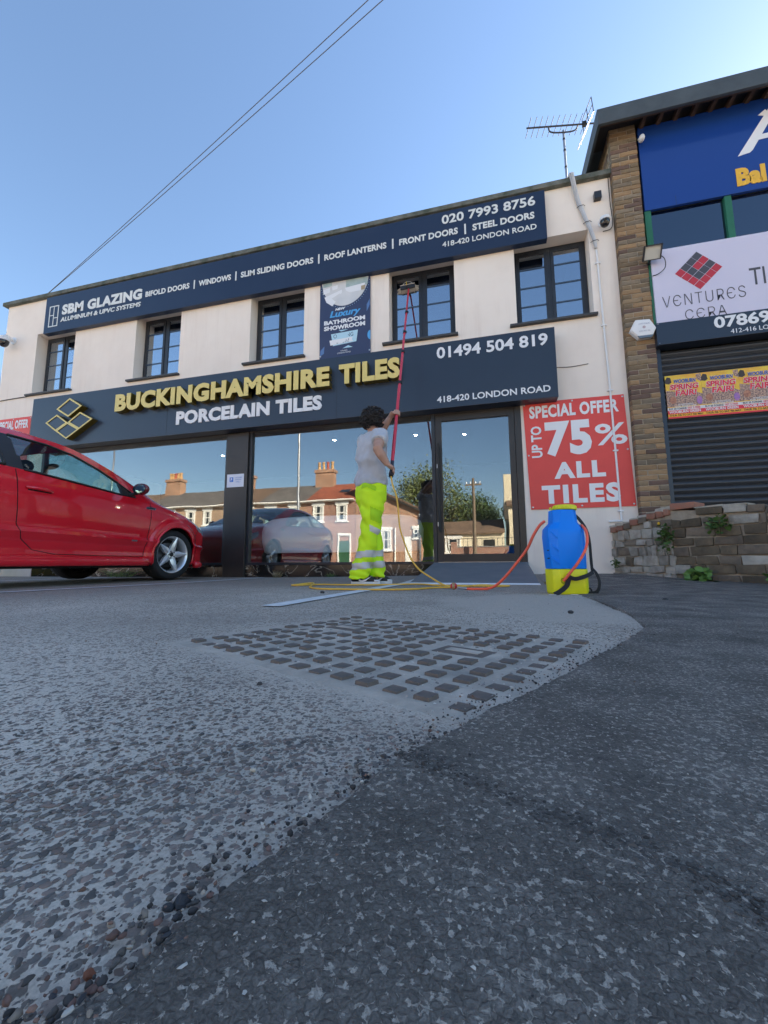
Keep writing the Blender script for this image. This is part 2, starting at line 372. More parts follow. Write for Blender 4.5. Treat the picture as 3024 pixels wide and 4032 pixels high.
def tarmac_mat():
    """dark mastic tarmac: flush dark stones, pale dust caught in broken gaps where stones meet"""
    m = bpy.data.materials.new('dark new tarmac'); m.use_nodes = True; nt = m.node_tree; L = nt.links.new; b = nt.nodes['Principled BSDF']; b.inputs['Roughness'].default_value = .82; b.inputs['Specular IOR Level'].default_value = .3
    tc = _n(nt, 'TexCoord'); P = tc.outputs['Object']
    wn = _n(nt, 'TexNoise'); wn.inputs['Scale'].default_value = 200; wn.inputs['Detail'].default_value = 5; L(P, wn.inputs[0]); wv = _n(nt, 'VectorMath', operation='SCALE'); wv.inputs[3].default_value = .0062; L(wn.outputs['Color'], wv.inputs[0]); av = _n(nt, 'VectorMath', operation='ADD'); L(P, av.inputs[0]); L(wv.outputs[0], av.inputs[1])
    ve = _n(nt, 'TexVoronoi', feature='DISTANCE_TO_EDGE'); ve.inputs['Scale'].default_value = 210; L(av.outputs[0], ve.inputs[0])
    vc = _n(nt, 'TexVoronoi'); vc.inputs['Scale'].default_value = 210; L(av.outputs[0], vc.inputs[0]); cs = _n(nt, 'SeparateColor'); L(vc.outputs['Color'], cs.inputs[0])
    mk = _n(nt, 'TexNoise'); mk.inputs['Scale'].default_value = 165; mk.inputs['Detail'].default_value = 3; L(P, mk.inputs[0])
    lo = _n(nt, 'TexNoise'); lo.inputs['Scale'].default_value = 7; lo.inputs['Detail'].default_value = 5; L(P, lo.inputs[0])
    ad = _n(nt, 'Math', operation='MULTIPLY_ADD'); ad.inputs[1].default_value = .35; L(lo.outputs[0], ad.inputs[0]); L(mk.outputs[0], ad.inputs[2])
    th = _n(nt, 'MapRange'); th.inputs[1].default_value = .67; th.inputs[2].default_value = .90; th.inputs[3].default_value = -.04; th.inputs[4].default_value = .30; L(ad.outputs[0], th.inputs[0])
    df = _n(nt, 'Math', operation='SUBTRACT'); L(th.outputs[0], df.inputs[0]); L(ve.outputs['Distance'], df.inputs[1])
    gap = _n(nt, 'MapRange'); gap.inputs[1].default_value = 0; gap.inputs[2].default_value = .05; L(df.outputs[0], gap.inputs[0])
    fn = _n(nt, 'TexNoise'); fn.inputs['Scale'].default_value = 520; fn.inputs['Detail'].default_value = 6; fn.inputs['Roughness'].default_value = .7; L(P, fn.inputs[0])
    st = _n(nt, 'Mix', data_type='RGBA'); st.inputs[6].default_value = (.135, .121, .106, 1); st.inputs[7].default_value = (.21, .188, .164, 1); L(cs.outputs[0], st.inputs[0])
    dr = _n(nt, 'MapRange'); dr.inputs[1].default_value = .3; dr.inputs[2].default_value = .7; dr.inputs[3].default_value = .7; dr.inputs[4].default_value = 1.3; L(lo.outputs[0], dr.inputs[0])
    sm = _n(nt, 'Mix', data_type='RGBA', blend_type='MULTIPLY'); sm.inputs[0].default_value = 1; L(st.outputs[2], sm.inputs[6]); L(dr.outputs[0], sm.inputs[7])
    mx = _n(nt, 'Mix', data_type='RGBA'); L(gap.outputs[0], mx.inputs[0]); L(sm.outputs[2], mx.inputs[6]); mx.inputs[7].default_value = (.46, .41, .35, 1)
    fr = _n(nt, 'MapRange'); fr.inputs[1].default_value = .3; fr.inputs[2].default_value = .7; fr.inputs[3].default_value = .6; fr.inputs[4].default_value = 1.25; L(fn.outputs[0], fr.inputs[0])
    fm = _n(nt, 'Mix', data_type='RGBA', blend_type='MULTIPLY'); fm.inputs[0].default_value = 1; L(mx.outputs[2], fm.inputs[6]); L(fr.outputs[0], fm.inputs[7]); L(fm.outputs[2], b.inputs['Base Color'])
    pk = _n(nt, 'MapRange'); pk.inputs[1].default_value = 0; pk.inputs[2].default_value = .25; L(ve.outputs['Distance'], pk.inputs[0])
    ah = _n(nt, 'Math', operation='MULTIPLY_ADD'); ah.inputs[1].default_value = .5; L(fn.outputs[0], ah.inputs[0]); L(pk.outputs[0], ah.inputs[2]); ah2 = _n(nt, 'Math', operation='MULTIPLY_ADD'); ah2.inputs[1].default_value = 1.5; L(mk.outputs[0], ah2.inputs[0]); L(ah.outputs[0], ah2.inputs[2])
    bp = _n(nt, 'Bump'); bp.inputs['Strength'].default_value = 1; bp.inputs['Distance'].default_value = .0016; L(ah2.outputs[0], bp.inputs['Height']); L(bp.outputs[0], b.inputs['Normal'])
    return m
m_new = tarmac_mat()

PATCH = [(-3.0, -.20), (.05, -.195), (.150, -.188), (.158, -.185), (.170, -.178), (.191, -.172), (.219, -.166), (.247, -.156), (.280, -.142), (.329, -.126), (.389, -.108), (.438, -.085), (.498, -.054), (.569, -.011), (.651, .040), (.745, .098), (.886, .175), (1.077, .276), (1.25, .37), (1.395, .436), (1.7, .495), (1.92, .505), (2.35, .52), (2.6, .515), (2.75, .53), (3.3, .60), (3.9, .66), (5.63, .66)]
def patch_edge(y):
    e = np.interp(y, [p[0] for p in PATCH], [p[1] for p in PATCH])
    if y > .1: e += min(1, y*1.6)*(.008*noise.noise((y*11, 0, 1))+.008*noise.noise((y*37, 3, 0)))+.003*noise.noise((y*130, 5, 0))+.002*noise.noise((y*330, 5, 0))
    return e
PALE = [(.46, 1.40), (.52, 1.7), (.53, 2.3), (.53, 2.62), (.40, 2.70), (.05, 2.66), (-.22, 2.45), (-.30, 2.1), (-.12, 1.75), (.16, 1.52)]
def in_poly(x, y, P):
    c = False; j = len(P)-1
    for i in range(len(P)):
        if (P[i][1] > y) != (P[j][1] > y) and x < (P[j][0]-P[i][0])*(y-P[i][1])/(P[j][1]-P[i][1])+P[i][0]: c = not c
        j = i
    return c
def seg_d(x, y, P):
    d = 9
    for i in range(len(P)):
        a = P[i-1]; b = P[i]; vx, vy = b[0]-a[0], b[1]-a[1]; t = max(0, min(1, ((x-a[0])*vx+(y-a[1])*vy)/(vx*vx+vy*vy)))
        d = min(d, math.hypot(x-a[0]-t*vx, y-a[1]-t*vy))
    return d
MH_N = Vector((-.03, .545)); MH_A = Vector((-.9, .436)).normalized(); MH_B = Vector((.436, .9)).normalized(); MH_LA, MH_LB = .81, .63
MH_POLY = [tuple(MH_N-.03*MH_A-.03*MH_B), tuple(MH_N+(MH_LA+.03)*MH_A-.03*MH_B), tuple(MH_N+(MH_LA+.03)*MH_A+(MH_LB+.03)*MH_B), tuple(MH_N-.03*MH_A+(MH_LB+.03)*MH_B)]
MH_IN = [tuple(MH_N+.08*MH_A+.08*MH_B), tuple(MH_N+(MH_LA-.08)*MH_A+.08*MH_B), tuple(MH_N+(MH_LA-.08)*MH_A+(MH_LB-.08)*MH_B), tuple(MH_N+.08*MH_A+(MH_LB-.08)*MH_B)]
def make_ground():
    xs = spaced(-600, 600, -2.2, 2.0, .035, 1.22); ys = spaced(-600, 600, .05, 4.2, .035, 1.22)
    nx, ny = len(xs), len(ys)
    v = []; pale = []; grime = []
    for y in ys:
        for x in xs:
            z = zg(x, y) if (-30 < x < 20 and -5 < y < 8) else 0
            if abs(x) < 4 and 0 < y < 6: z += gnoise(x, y)
            if in_poly(x, y, MH_IN): z -= .02
            v.append((x, y, z))
            p = g = 0
            if -2 < x < 2 and 0 < y < 4:
                p = smooth01((seg_d(x, y, PALE)*(1 if in_poly(x, y, PALE) else -1)+.06+.10*noise.noise((x*5, y*5, 0)))/.16)*.95
                dm = seg_d(x, y, MH_POLY)*(-1 if in_poly(x, y, MH_POLY) else 1)
                p = max(p, .9*smooth01(1.2-dm/(.035+.03*noise.noise((x*9, y*9, 7)))) if dm < .1 else 0)
            if y > 2.4: g = .85*smooth01((y-2.4)/1.4)
            if x < -2 and 1 < y < 6: g = max(g, .8*smooth01((-x-1.6)/1.6))
            pale.append(p); grime.append(g if p < .3 else 0)
    f = [(j*nx+i, j*nx+i+1, (j+1)*nx+i+1, (j+1)*nx+i) for j in range(ny-1) for i in range(nx-1)]
    me = bpy.data.meshes.new('ground'); me.from_pydata(v, [], f); me.update()
    for nm, d in (('pale', pale), ('grime', grime)):
        a = me.attributes.new(nm, 'FLOAT', 'POINT'); a.data.foreach_set('value', d)
    struct(link('ground', me, m_old, smooth=True))
make_ground()
def make_patch():
    ys = list(np.arange(-3, .05, .2))+list(np.arange(.05, .6, .003))+list(np.arange(.6, 2.9, .012))+list(np.arange(2.9, 5.62, .05)); cols = [0, .0015, .006, .015, .03, .06, .1, .16, .25, .4, .6, .9, 1.3, 2, 3, 5, 8]
    v = []; f = []; n = len(cols)
    for y in ys:
        e = patch_edge(y)
        for k, c in enumerate(cols):
            x = e+c; z = zg(x, y)+[-.002, .003, .0065][min(k, 2)]
            if k > 1 and y < 3: z += .0035*noise.noise((x*4, y*4, 5))+.002*noise.noise((x*12, y*12, 1))
            v.append((x, y, z))
    for j in range(len(ys)-1):
        for k in range(n-1): f.append((j*n+k, j*n+k+1, (j+1)*n+k+1, (j+1)*n+k))
    me = bpy.data.meshes.new('tarmac_patch'); me.from_pydata(v, [], f); me.update(); struct(link('tarmac_patch', me, m_new, smooth=True))
make_patch()

def aggregate(name, mat, pts, rr, flat, zoff, cols, seed, sub=1, jit=.38, smooth=False, cv=.27):
    """loose and embedded stones, far too many to count"""
    rg = np.random.default_rng(seed)
    ico = bmesh.new(); bmesh.ops.create_icosphere(ico, subdivisions=sub, radius=1); bv = np.array([q.co for q in ico.verts]); bf = np.array([[w.index for w in q.verts] for q in ico.faces]); ico.free()
    n = len(pts); nv = len(bv)
    V = np.repeat(bv[None], n, 0)*(1+rg.uniform(-jit, jit, (n, nv, 1)))
    s = rr[0]+(rr[1]-rr[0])*rg.random(n)**2.2
    asp = rg.uniform(.65, 1.35, n); th = rg.uniform(0, 2*PI, n)
    V[:, :, 0] *= (s*asp)[:, None]; V[:, :, 1] *= (s/asp)[:, None]; V[:, :, 2] *= (s*flat*rg.uniform(.7, 1.2, n))[:, None]
    X = V[:, :, 0]*np.cos(th)[:, None]-V[:, :, 1]*np.sin(th)[:, None]; Y = V[:, :, 0]*np.sin(th)[:, None]+V[:, :, 1]*np.cos(th)[:, None]
    P = np.array(pts); V = np.stack([X+P[:, 0:1], Y+P[:, 1:2], V[:, :, 2]+P[:, 2:3]+(zoff*s)[:, None]], 2)
    F = (bf[None]+(np.arange(n)*nv)[:, None, None]).reshape(-1, 3)
    me = bpy.data.meshes.new(name); me.from_pydata(V.reshape(-1, 3).tolist(), [], F.tolist()); me.update()
    C = np.array(cols)[rg.choice(len(cols), n, p=None)]*rg.uniform(1-cv, 1+cv, (n, 1)); C = np.repeat(np.concatenate([C, np.ones((n, 1))], 1), nv, 0)
    a = me.color_attributes.new('stone', 'FLOAT_COLOR', 'POINT'); a.data.foreach_set('color', C.astype(np.float32).ravel())
    return link(name, me, mat, smooth=smooth)
def scatter(n, ok, dmin, dmax, seed, cell):
    rg = np.random.default_rng(seed); out = []; used = set(); t = 0
    while len(out) < n and t < n*14:
        t += 1
        d = math.sqrt(rg.uniform(dmin**2, dmax**2)); a = YAW+rg.uniform(-.83, .83); x, y = d*math.sin(a), d*math.cos(a)
        key = (int(x/cell), int(y/cell+1000))
        if key in used or not ok(x, y): continue
        used.add(key); out.append((x, y))
    return out
m_stone = M('aggregate stone', (.1, .1, .1), .8, attr='stone', spec=.3)
def old_ok(x, y): return x < patch_edge(y)-.004 and not in_poly(x, y, MH_POLY)
def new_ok(x, y): return x > patch_edge(y)+.004
C_OLD = [(.16, .141, .124), (.18, .157, .136), (.20, .155, .132), (.16, .146, .134), (.12, .109, .10), (.235, .175, .145)]
for i_, (d0, d1, nn, cell, sub) in enumerate(((.13, .5, 6500, .0056, 2), (.5, 1.3, 6500, .0100, 1))):
    p_old = [(x, y, zg(x, y)) for x, y in scatter(nn, old_ok, d0, d1, 1+i_, cell)]
    o = aggregate('asphalt_aggregate', m_stone, p_old, (.0007, .0038), .26, -.10, C_OLD, 2+i_, sub=sub, jit=.2 if sub > 1 else .35, smooth=sub > 1); stuff(o)
    tag(o, ['dark flat stones in the worn pale asphalt nearest the camera, lower left', 'dark flat stones in the worn pale asphalt left of the studded cover'][i_], 'aggregate')
def ztar(x, y): return zg(x, y)+.0065+.0035*noise.noise((x*4, y*4, 5))+.002*noise.noise((x*12, y*12, 1))
p_fl = [(x, y, ztar(x, y)) for x, y in scatter(1300, new_ok, .13, .9, 31, .004)]
o = aggregate('tarmac_specks', m_stone, p_fl, (.0003, .0014), .35, .1, [(.5, .46, .4), (.4, .36, .31), (.3, .27, .24)], 33, sub=1, jit=.6); stuff(o)
tag(o, 'tiny pale specks of grit caught in the newer dark tarmac', 'grit')
# loose grit: pale chips, a few dark crumbs, more of it along the joint between old and new
grit = []
rg = np.random.default_rng(9)
for k in range(900):
    y = .14+1.3*rg.random()**1.5; x = patch_edge(y)+rg.normal(-.012, .03); grit.append((x, y, zg(x, y)+.006))
for x, y in scatter(650, lambda x, y: True, .13, 3.2, 12, .02): grit.append((x, y, zg(x, y)+(.008 if x > patch_edge(y) else .002)))
o = aggregate('loose_grit', m_stone, grit, (.0005, .0021), .75, .3, [(.42, .40, .36), (.30, .27, .23), (.055, .055, .06), (.04, .04, .045), (.09, .085, .085), (.20, .12, .09)], 5); stuff(o)
tag(o, 'loose pale grit and crumbs scattered along the tarmac joint', 'grit')
crumbs = []
for k in range(520):
    y = .15+.9*rg.random()**1.7; x = patch_edge(y)+rg.normal(-.008, .010+.012*y); crumbs.append((x, y, zg(x, y)+.004))
o = aggregate('joint_crumbs', m_stone, crumbs, (.0006, .0026), .75, .25, [(.06, .054, .05), (.075, .066, .06), (.10, .088, .078), (.05, .046, .043), (.30, .25, .2), (.17, .10, .08)], 55, sub=2, jit=.22, smooth=True); stuff(o)
tag(o, 'dark tarmac crumbs and small stones lying along the ragged joint', 'grit')
PEB = [(-.179, .2235, .0042, 0, 'largest black stone of the small clump on the foreground tarmac joint'), (-.1845, .2195, .0027, 0, 'black stone at the left of the small clump on the foreground joint'), (-.1805, .2285, .0021, 1, 'buff stone on top of the small black clump on the foreground joint'), (-.1925, .178, .0026, 2, 'rust brown stone at the bottom left of the foreground'), (-.153, .254, .0032, 0, 'black stone on the ragged joint right of the small clump'), (-.118, .385, .0036, 0, 'black stone on the joint where the tar seam starts'), (-.225, .37, .0024, 1, 'lone buff stone on the worn asphalt at the left'), (-.37, .62, .004, 0, 'small black stone on the worn asphalt left of the studded cover'), (.30, 1.75, .009, 0, 'black stone on the pale dusty patch behind the studded cover'), (.86, 2.4, .012, 0, 'dark stone on the tarmac to the right of the blue tank'), (-1.1, 2.6, .012, 0, 'dark clod on the asphalt left of the white line')]
for i, (x, y, s, c, lab) in enumerate(PEB):
    col = [(.05, .05, .052), (.55, .47, .36), (.20, .07, .035)][c]
    b = MB(); b.ell((x, y, zg(x, y)+s*.45), (s*1.25, s, s*.7), 9, 6)
    b.v = [(p[0]+s*.5*noise.noise((p[0]*400, p[1]*400, i)), p[1]+s*.5*noise.noise((p[0]*400, p[1]*400, i+9)), p[2]+s*.4*noise.noise((p[1]*400, p[2]*400, i))) for p in b.v]
    tag(b.build('pebble', M('pebble stone', col, .85)), lab, 'stone', 'loose stones on the forecourt')

# ---------------------------------------------------------------- parking lines
m_line = M('worn white road paint', (.74, .74, .72), .8, col2=(.48, .48, .47), vs=14, vd=6, vlo=.45, vhi=.8, bump=.3, bs=120, bdist=.002)
def ground_strip(name, pts, wd, dz=.005):
    P = []
    for i in range(len(pts)-1):
        a, b = Vector(pts[i]), Vector(pts[i+1]); k = max(2, int((b-a).length/.12))
        P += [a+(b-a)*t/k for t in range(k)]
    P.append(Vector(pts[-1])); v = []; f = []
    for i, p in enumerate(P):
        t = (P[min(i+1, len(P)-1)]-P[max(i-1, 0)]).normalized(); n = Vector((-t.y, t.x))
        for s in (-1, 1):
            q = p+n*s*wd/2; v.append((q.x, q.y, zg(q.x, q.y)+dz+gnoise(q.x, q.y)))
    for i in range(len(P)-1): f.append((2*i, 2*i+2, 2*i+3, 2*i+1))
    b = MB(); b.add(v, f); return struct(b.build(name, m_line))
ground_strip('parking_line', [(-.985, 1.72), (-.80, 3.86), (-.78, 5.2)], .105)
ground_strip('parking_line', [(-3.52, 2.0), (-3.25, 3.42), (-3.19, 5.35)], .085)
ground_strip('parking_line', [(-6.25, 1.9), (-5.85, 5.5)], .085)
ground_strip('parking_line', [(-8.9, 1.9), (-8.5, 5.5)], .085)

# fresh dark tar worked up into a rough seam across the newer tarmac
S_ = bez([(-.085, .425, 0), (-.062, .408, 0), (-.013, .383, 0), (.035, .354, 0), (.074, .337, 0), (.11, .312, 0), (.150, .275, 0), (.22, .2, 0)], 20); rs_ = np.random.default_rng(77); pts = []
for k in range(800):
    p = S_[int(rs_.random()*(len(S_)-1))]; x, y = p.x+rs_.normal(0, .005)*(1+.8*noise.noise((p.x*30, p.y*30, 0))), p.y+rs_.normal(0, .0075)
    pts.append((x, y, ztar(x, y)))
o = aggregate('tar_seam', m_stone, pts, (.0006, .0026), .6, -.1, [(.06, .053, .047), (.075, .066, .058), (.095, .084, .074), (.05, .045, .04)], 78, sub=1, jit=.35); stuff(o); tag(o, 'rough dark seam of fresh tar crossing the newer tarmac', 'tar')

# ---------------------------------------------------------------- manhole cover
m_iron = M('rusty cast iron', (.10, .088, .078), .75, col2=(.18, .135, .11), vs=30, bump=.5, bs=200, bdist=.001)
m_sand = M('dried silt', (.54, .465, .385), .95, col2=(.32, .285, .24), vs=9, vd=6, bump=.6, bs=150, bdist=.004)
mh = thing('manhole_cover', (MH_N.x, MH_N.y, 0), 'rectangular cast iron manhole cover with square studs, silted up in the asphalt', 'manhole cover')
def mh3(a, b, z): p = MH_N+a*MH_A+b*MH_B; return (p.x, p.y, z)
b = MB(); g = 28
v = [mh3(-.024+(MH_LA+.048)*i/g, -.024+(MH_LB+.048)*j/g, (.0022 if 0 < i < g and 0 < j < g else -.002)+.002*noise.noise((i*.45, j*.45, 2))) for j in range(g+1) for i in range(g+1)]
b.add(v, [(j*(g+1)+i, j*(g+1)+i+1, (j+1)*(g+1)+i+1, (j+1)*(g+1)+i) for j in range(g) for i in range(g)]); b.build('silt_bed', m_sand, mh, smooth=True)
b = MB()
for (a0, a1, b0, b1) in ((-.018, MH_LA+.018, -.018, -.004), (-.018, MH_LA+.018, MH_LB+.004, MH_LB+.018), (-.018, -.004, -.004, MH_LB+.004), (MH_LA+.004, MH_LA+.018, -.004, MH_LB+.004)):
    b.prism([(a0, b0), (a1, b0), (a1, b1), (a0, b1)], mh3, -.03, -.004)
b.build('frame', m_iron, mh)
sb = MB(); h = .0162
sb.add([(-h, -h, -.012), (h, -h, -.012), (h, h, -.012), (-h, h, -.012), (-h*.86, -h*.86, .0075), (h*.86, -h*.86, .0075), (h*.86, h*.86, .0075), (-h*.86, h*.86, .0075)], [(4,5,6,7),(0,1,5,4),(1,2,6,5),(2,3,7,6),(3,0,4,7)])
stud_me = sb.mesh('stud'); stud_me.materials.append(m_iron); na, nb = 14, 11
ang = math.atan2(MH_A.y, MH_A.x)
plates = [(.20, .34), (.64, .42)]
for i in range(na):
    for j in range(nb):
        a, bb = .029+i*(MH_LA-.058)/(na-1), .029+j*(MH_LB-.058)/(nb-1)
        if any(abs(a-p[0]) < .075 and abs(bb-p[1]) < .05 for p in plates): continue
        o = bpy.data.objects.new('stud', stud_me); COL.objects.link(o); p = mh3(a, bb, rnd.uniform(-.0012, .001)-(rnd.uniform(.001, .0042) if rnd.random() < .4 else 0))
        o.parent = mh; o.matrix_parent_inverse = base_matrix(mh).inverted(); o.location = p; o.rotation_euler = (rnd.uniform(-.03, .03), rnd.uniform(-.03, .03), ang+rnd.uniform(-.04, .04)); s = rnd.uniform(.92, 1.08); o.scale = (s, s, 1)
for p in plates:
    b = MB(); b.prism([(p[0]-.062, p[1]-.036), (p[0]+.062, p[1]-.036), (p[0]+.062, p[1]+.036), (p[0]-.062, p[1]+.036)], mh3, -.015, .004)
    pl = b.build('lifting_plate', m_iron, mh, bevel=.003)
    b = MB(); b.prism([(p[0]-.04, p[1]-.014), (p[0]+.04, p[1]-.014), (p[0]+.04, p[1]+.014), (p[0]-.04, p[1]+.014)], mh3, .0035, .0052); b.build('keyhole_boss', m_sand, pl)
pts = []
for k in range(2600):
    a, bb = rg.random()*MH_LA, rg.random()*MH_LB
    wgt = .15+.85*smooth01((noise.noise((a*6, bb*6, 3))+.25)/.5)*(1-.7*smooth01((a-.35)/.35))
    if rg.random() > wgt: continue
    x, y, z = mh3(a, bb, .001); pts.append((x, y, z))
o = aggregate('grit_on_cover', m_stone, pts, (.0012, .0038), .7, .3, [(.5, .45, .39), (.36, .32, .28), (.6, .56, .5), (.2, .18, .17), (.32, .3, .28)], 15); stuff(o); o.parent = mh; o.matrix_parent_inverse = base_matrix(mh).inverted()
# ---------------------------------------------------------------- showroom building
FY = 5.6
def wall_holes(x0, x1, z0, z1, holes, y0, y1):
    xs = sorted({x0, x1, *[h[0] for h in holes], *[h[1] for h in holes]}); zs = sorted({z0, z1, *[h[2] for h in holes], *[h[3] for h in holes]})
    b = MB(); hole = lambda i, j: any(h[0] <= xs[i] and xs[i+1] <= h[1] and h[2] <= zs[j] and zs[j+1] <= h[3] for h in holes)
    ni, nj = len(xs)-1, len(zs)-1; solid = [[not hole(i, j) for j in range(nj)] for i in range(ni)]
    for i in range(ni):
        for j in range(nj):
            if not solid[i][j]: continue
            a, c, d, e = xs[i], xs[i+1], zs[j], zs[j+1]
            b.add([(a,y0,d),(c,y0,d),(c,y0,e),(a,y0,e)], [(0,1,2,3)]); b.add([(a,y1,d),(c,y1,d),(c,y1,e),(a,y1,e)], [(3,2,1,0)])
            if i == 0 or not solid[i-1][j]: b.add([(a,y0,d),(a,y1,d),(a,y1,e),(a,y0,e)], [(3,2,1,0)])
            if i == ni-1 or not solid[i+1][j]: b.add([(c,y0,d),(c,y1,d),(c,y1,e),(c,y0,e)], [(0,1,2,3)])
            if j == 0 or not solid[i][j-1]: b.add([(a,y0,d),(c,y0,d),(c,y1,d),(a,y1,d)], [(3,2,1,0)])
            if j == nj-1 or not solid[i][j+1]: b.add([(a,y0,e),(c,y0,e),(c,y1,e),(a,y1,e)], [(0,1,2,3)])
    return b
show = thing('showroom_building', (-3.8, FY, 0), 'two storey white rendered showroom with dark shopfront and five upper windows', 'building')
WINS = [(-8.50, -7.52), (-6.09, -5.12), (-3.73, -2.75), (-1.34, -.35), (.50, 1.48)]
SHX0, SHX1, SHZ0, SHZ1 = -8.05, .485, .0, 2.42
b = wall_holes(-9.37, 1.80, -.1, 5.46, [(a, c, 3.49, 4.74) for a, c in WINS]+[(SHX0, SHX1, -.1, SHZ1)], FY, FY+.27)
b.build('front_wall', m_wall, show)
b = MB(); b.box(-9.37, -9.12, FY+.27, 13, -.1, 5.46); b.build('side_wall', m_wall, show)
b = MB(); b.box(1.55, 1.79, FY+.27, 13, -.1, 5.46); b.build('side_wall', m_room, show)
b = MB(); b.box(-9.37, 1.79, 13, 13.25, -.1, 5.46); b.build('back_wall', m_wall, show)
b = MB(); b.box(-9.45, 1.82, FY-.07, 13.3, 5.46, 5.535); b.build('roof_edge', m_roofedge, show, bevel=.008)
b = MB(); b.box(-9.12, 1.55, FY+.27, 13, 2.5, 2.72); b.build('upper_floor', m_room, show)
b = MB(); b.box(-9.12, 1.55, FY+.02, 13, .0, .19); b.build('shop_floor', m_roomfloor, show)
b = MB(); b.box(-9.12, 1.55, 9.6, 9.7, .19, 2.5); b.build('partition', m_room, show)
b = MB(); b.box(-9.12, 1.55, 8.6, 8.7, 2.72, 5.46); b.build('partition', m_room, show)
for (a, c) in WINS:
    yf = FY+.20; z0, z1 = 3.50, 4.735; mid = (a+c)/2; fw = .05
    b = MB(); b.box(a+.003, a+fw, yf, yf+.07, z0, z1); b.box(c-fw, c-.003, yf, yf+.07, z0, z1); b.box(a+fw, c-fw, yf, yf+.07, z0, z0+fw); b.box(a+fw, c-fw, yf, yf+.07, z1-fw, z1)
    b.box(mid-.03, mid+.03, yf, yf+.07, z0+fw, z1-fw); wn = b.build('window', m_frame, show, bevel=.004)
    for (p, q) in ((a+fw, mid-.03), (mid+.03, c-fw)):
        ca = MB(); e = .035; y0 = yf-.012
        ca.box(p-.008, p+e, y0, y0+.03, z0+fw-.008, z1-fw+.008); ca.box(q-e, q+.008, y0, y0+.03, z0+fw-.008, z1-fw+.008); ca.box(p+e, q-e, y0, y0+.03, z0+fw-.008, z0+fw+e); ca.box(p+e, q-e, y0, y0+.03, z1-fw-e, z1-fw+.008); ca.build('casement', m_frame, wn, bevel=.003)
        g = MB(); g.box(p+e-.004, q-e+.004, y0+.012, y0+.016, z0+fw+e-.004, z1-fw-e+.004); g.build('pane', m_glass2, wn)
        for zz in (3.86, 4.15, 4.44):
            g = MB(); g.box(p+e, q-e, y0+.004, y0+.0115, zz-.010, zz+.010); g.build('glazing_bar', m_bar, wn)
    s = MB(); s.box(a-.10, c+.035, FY-.06, FY+.2, 3.455, 3.487); s.build('sill', m_sill, wn, bevel=.004)
# shopfront
b = MB(); b.box(SHX0, SHX1, FY+.0, FY+.10, 2.30, SHZ1); b.build('shopfront_head', m_frame2, show, bevel=.004)
b = MB(); b.box(-4.04, -3.66, FY-.035, FY+.12, .0, 2.30); p_ = b.build('shopfront_pillar', m_frame2, show, bevel=.006)
b = MB(); b.box(-3.66, -3.615, FY+.0, FY+.09, .19, 2.30); b.build('mullion', m_frame, show, bevel=.004)
b = MB(); b.box(-4.09, -4.04, FY+.0, FY+.09, .19, 2.30); b.build('mullion', m_frame, show, bevel=.004)
b = MB(); b.box(SHX0, SHX0+.06, FY+.0, FY+.09, .19, 2.30); b.build('mullion', m_frame, show, bevel=.004)
b = MB(); b.box(-.735, -.685, FY-.01, FY+.09, .0, 2.30); b.build('mullion', m_frame, show, bevel=.004)
b = MB(); b.box(.40, .483, FY-.01, FY+.09, .0, 2.30); b.build('door_post', m_frame2, show, bevel=.004)
for (p, q) in ((SHX0+.06, -4.09), (-3.615, -.735)):
    b = MB(); b.box(p, q, FY+.0, FY+.09, .185, .222); b.build('bottom_rail', m_frame, show, bevel=.003)
    b = MB(); b.box(p, q, FY+.04, FY+.048, .222, 2.30); b.build('shop_pane', m_glass, show)
xs = [SHX0, -7.4, -6.75, -6.1, -5.45, -4.8, -4.15, -3.55, -2.95, -2.3, -1.6, -1.0, -.735]
for i in range(len(xs)-1):
    b = MB(); b.box(xs[i]+.002, xs[i+1]-.002, FY+.012, FY+.06, -.05, .185); b.build('plinth_slab', m_marble, show, bevel=.002)
# door
b = MB(); d0, d1, dz0, dz1 = -.682, .397, .21, 2.295
b.box(d0, d0+.09, FY, FY+.06, dz0, dz1); b.box(d1-.075, d1, FY, FY+.06, dz0, dz1); b.box(d0+.09, d1-.075, FY, FY+.06, dz0, dz0+.11); b.box(d0+.09, d1-.075, FY, FY+.06, dz1-.095, dz1)
door = b.build('door', m_frame2, show, bevel=.004)
b = MB(); b.box(d0+.085, d1-.07, FY+.026, FY+.034, dz0+.105, dz1-.09); b.build('door_pane', m_glass, door)
b = MB(); b.tube([(d0+.045, FY-.06, .62), (d0+.045, FY-.06, 1.86)], .016, 10); b.tube([(d0+.045, FY-.06, .75), (d0+.045, FY, .75)], .01, 8); b.tube([(d0+.045, FY-.06, 1.72), (d0+.045, FY, 1.72)], .01, 8); b.build('pull_handle', m_black, door, ang=40)
b = MB(); b.box(d0+.015, d0+.035, FY-.008, FY, 1.52, 1.58); b.build('lock', m_alu, door, bevel=.003)
b = MB(); b.box(d0+.01, d0+.028, FY-.01, FY, .70, .76); b.build('lock', m_alu, door, bevel=.003)
b = MB(); b.box(d0-.05, d1+.09, FY-.055, FY+.06, -.02, .205); b.build('threshold', m_steel, show, bevel=.004)
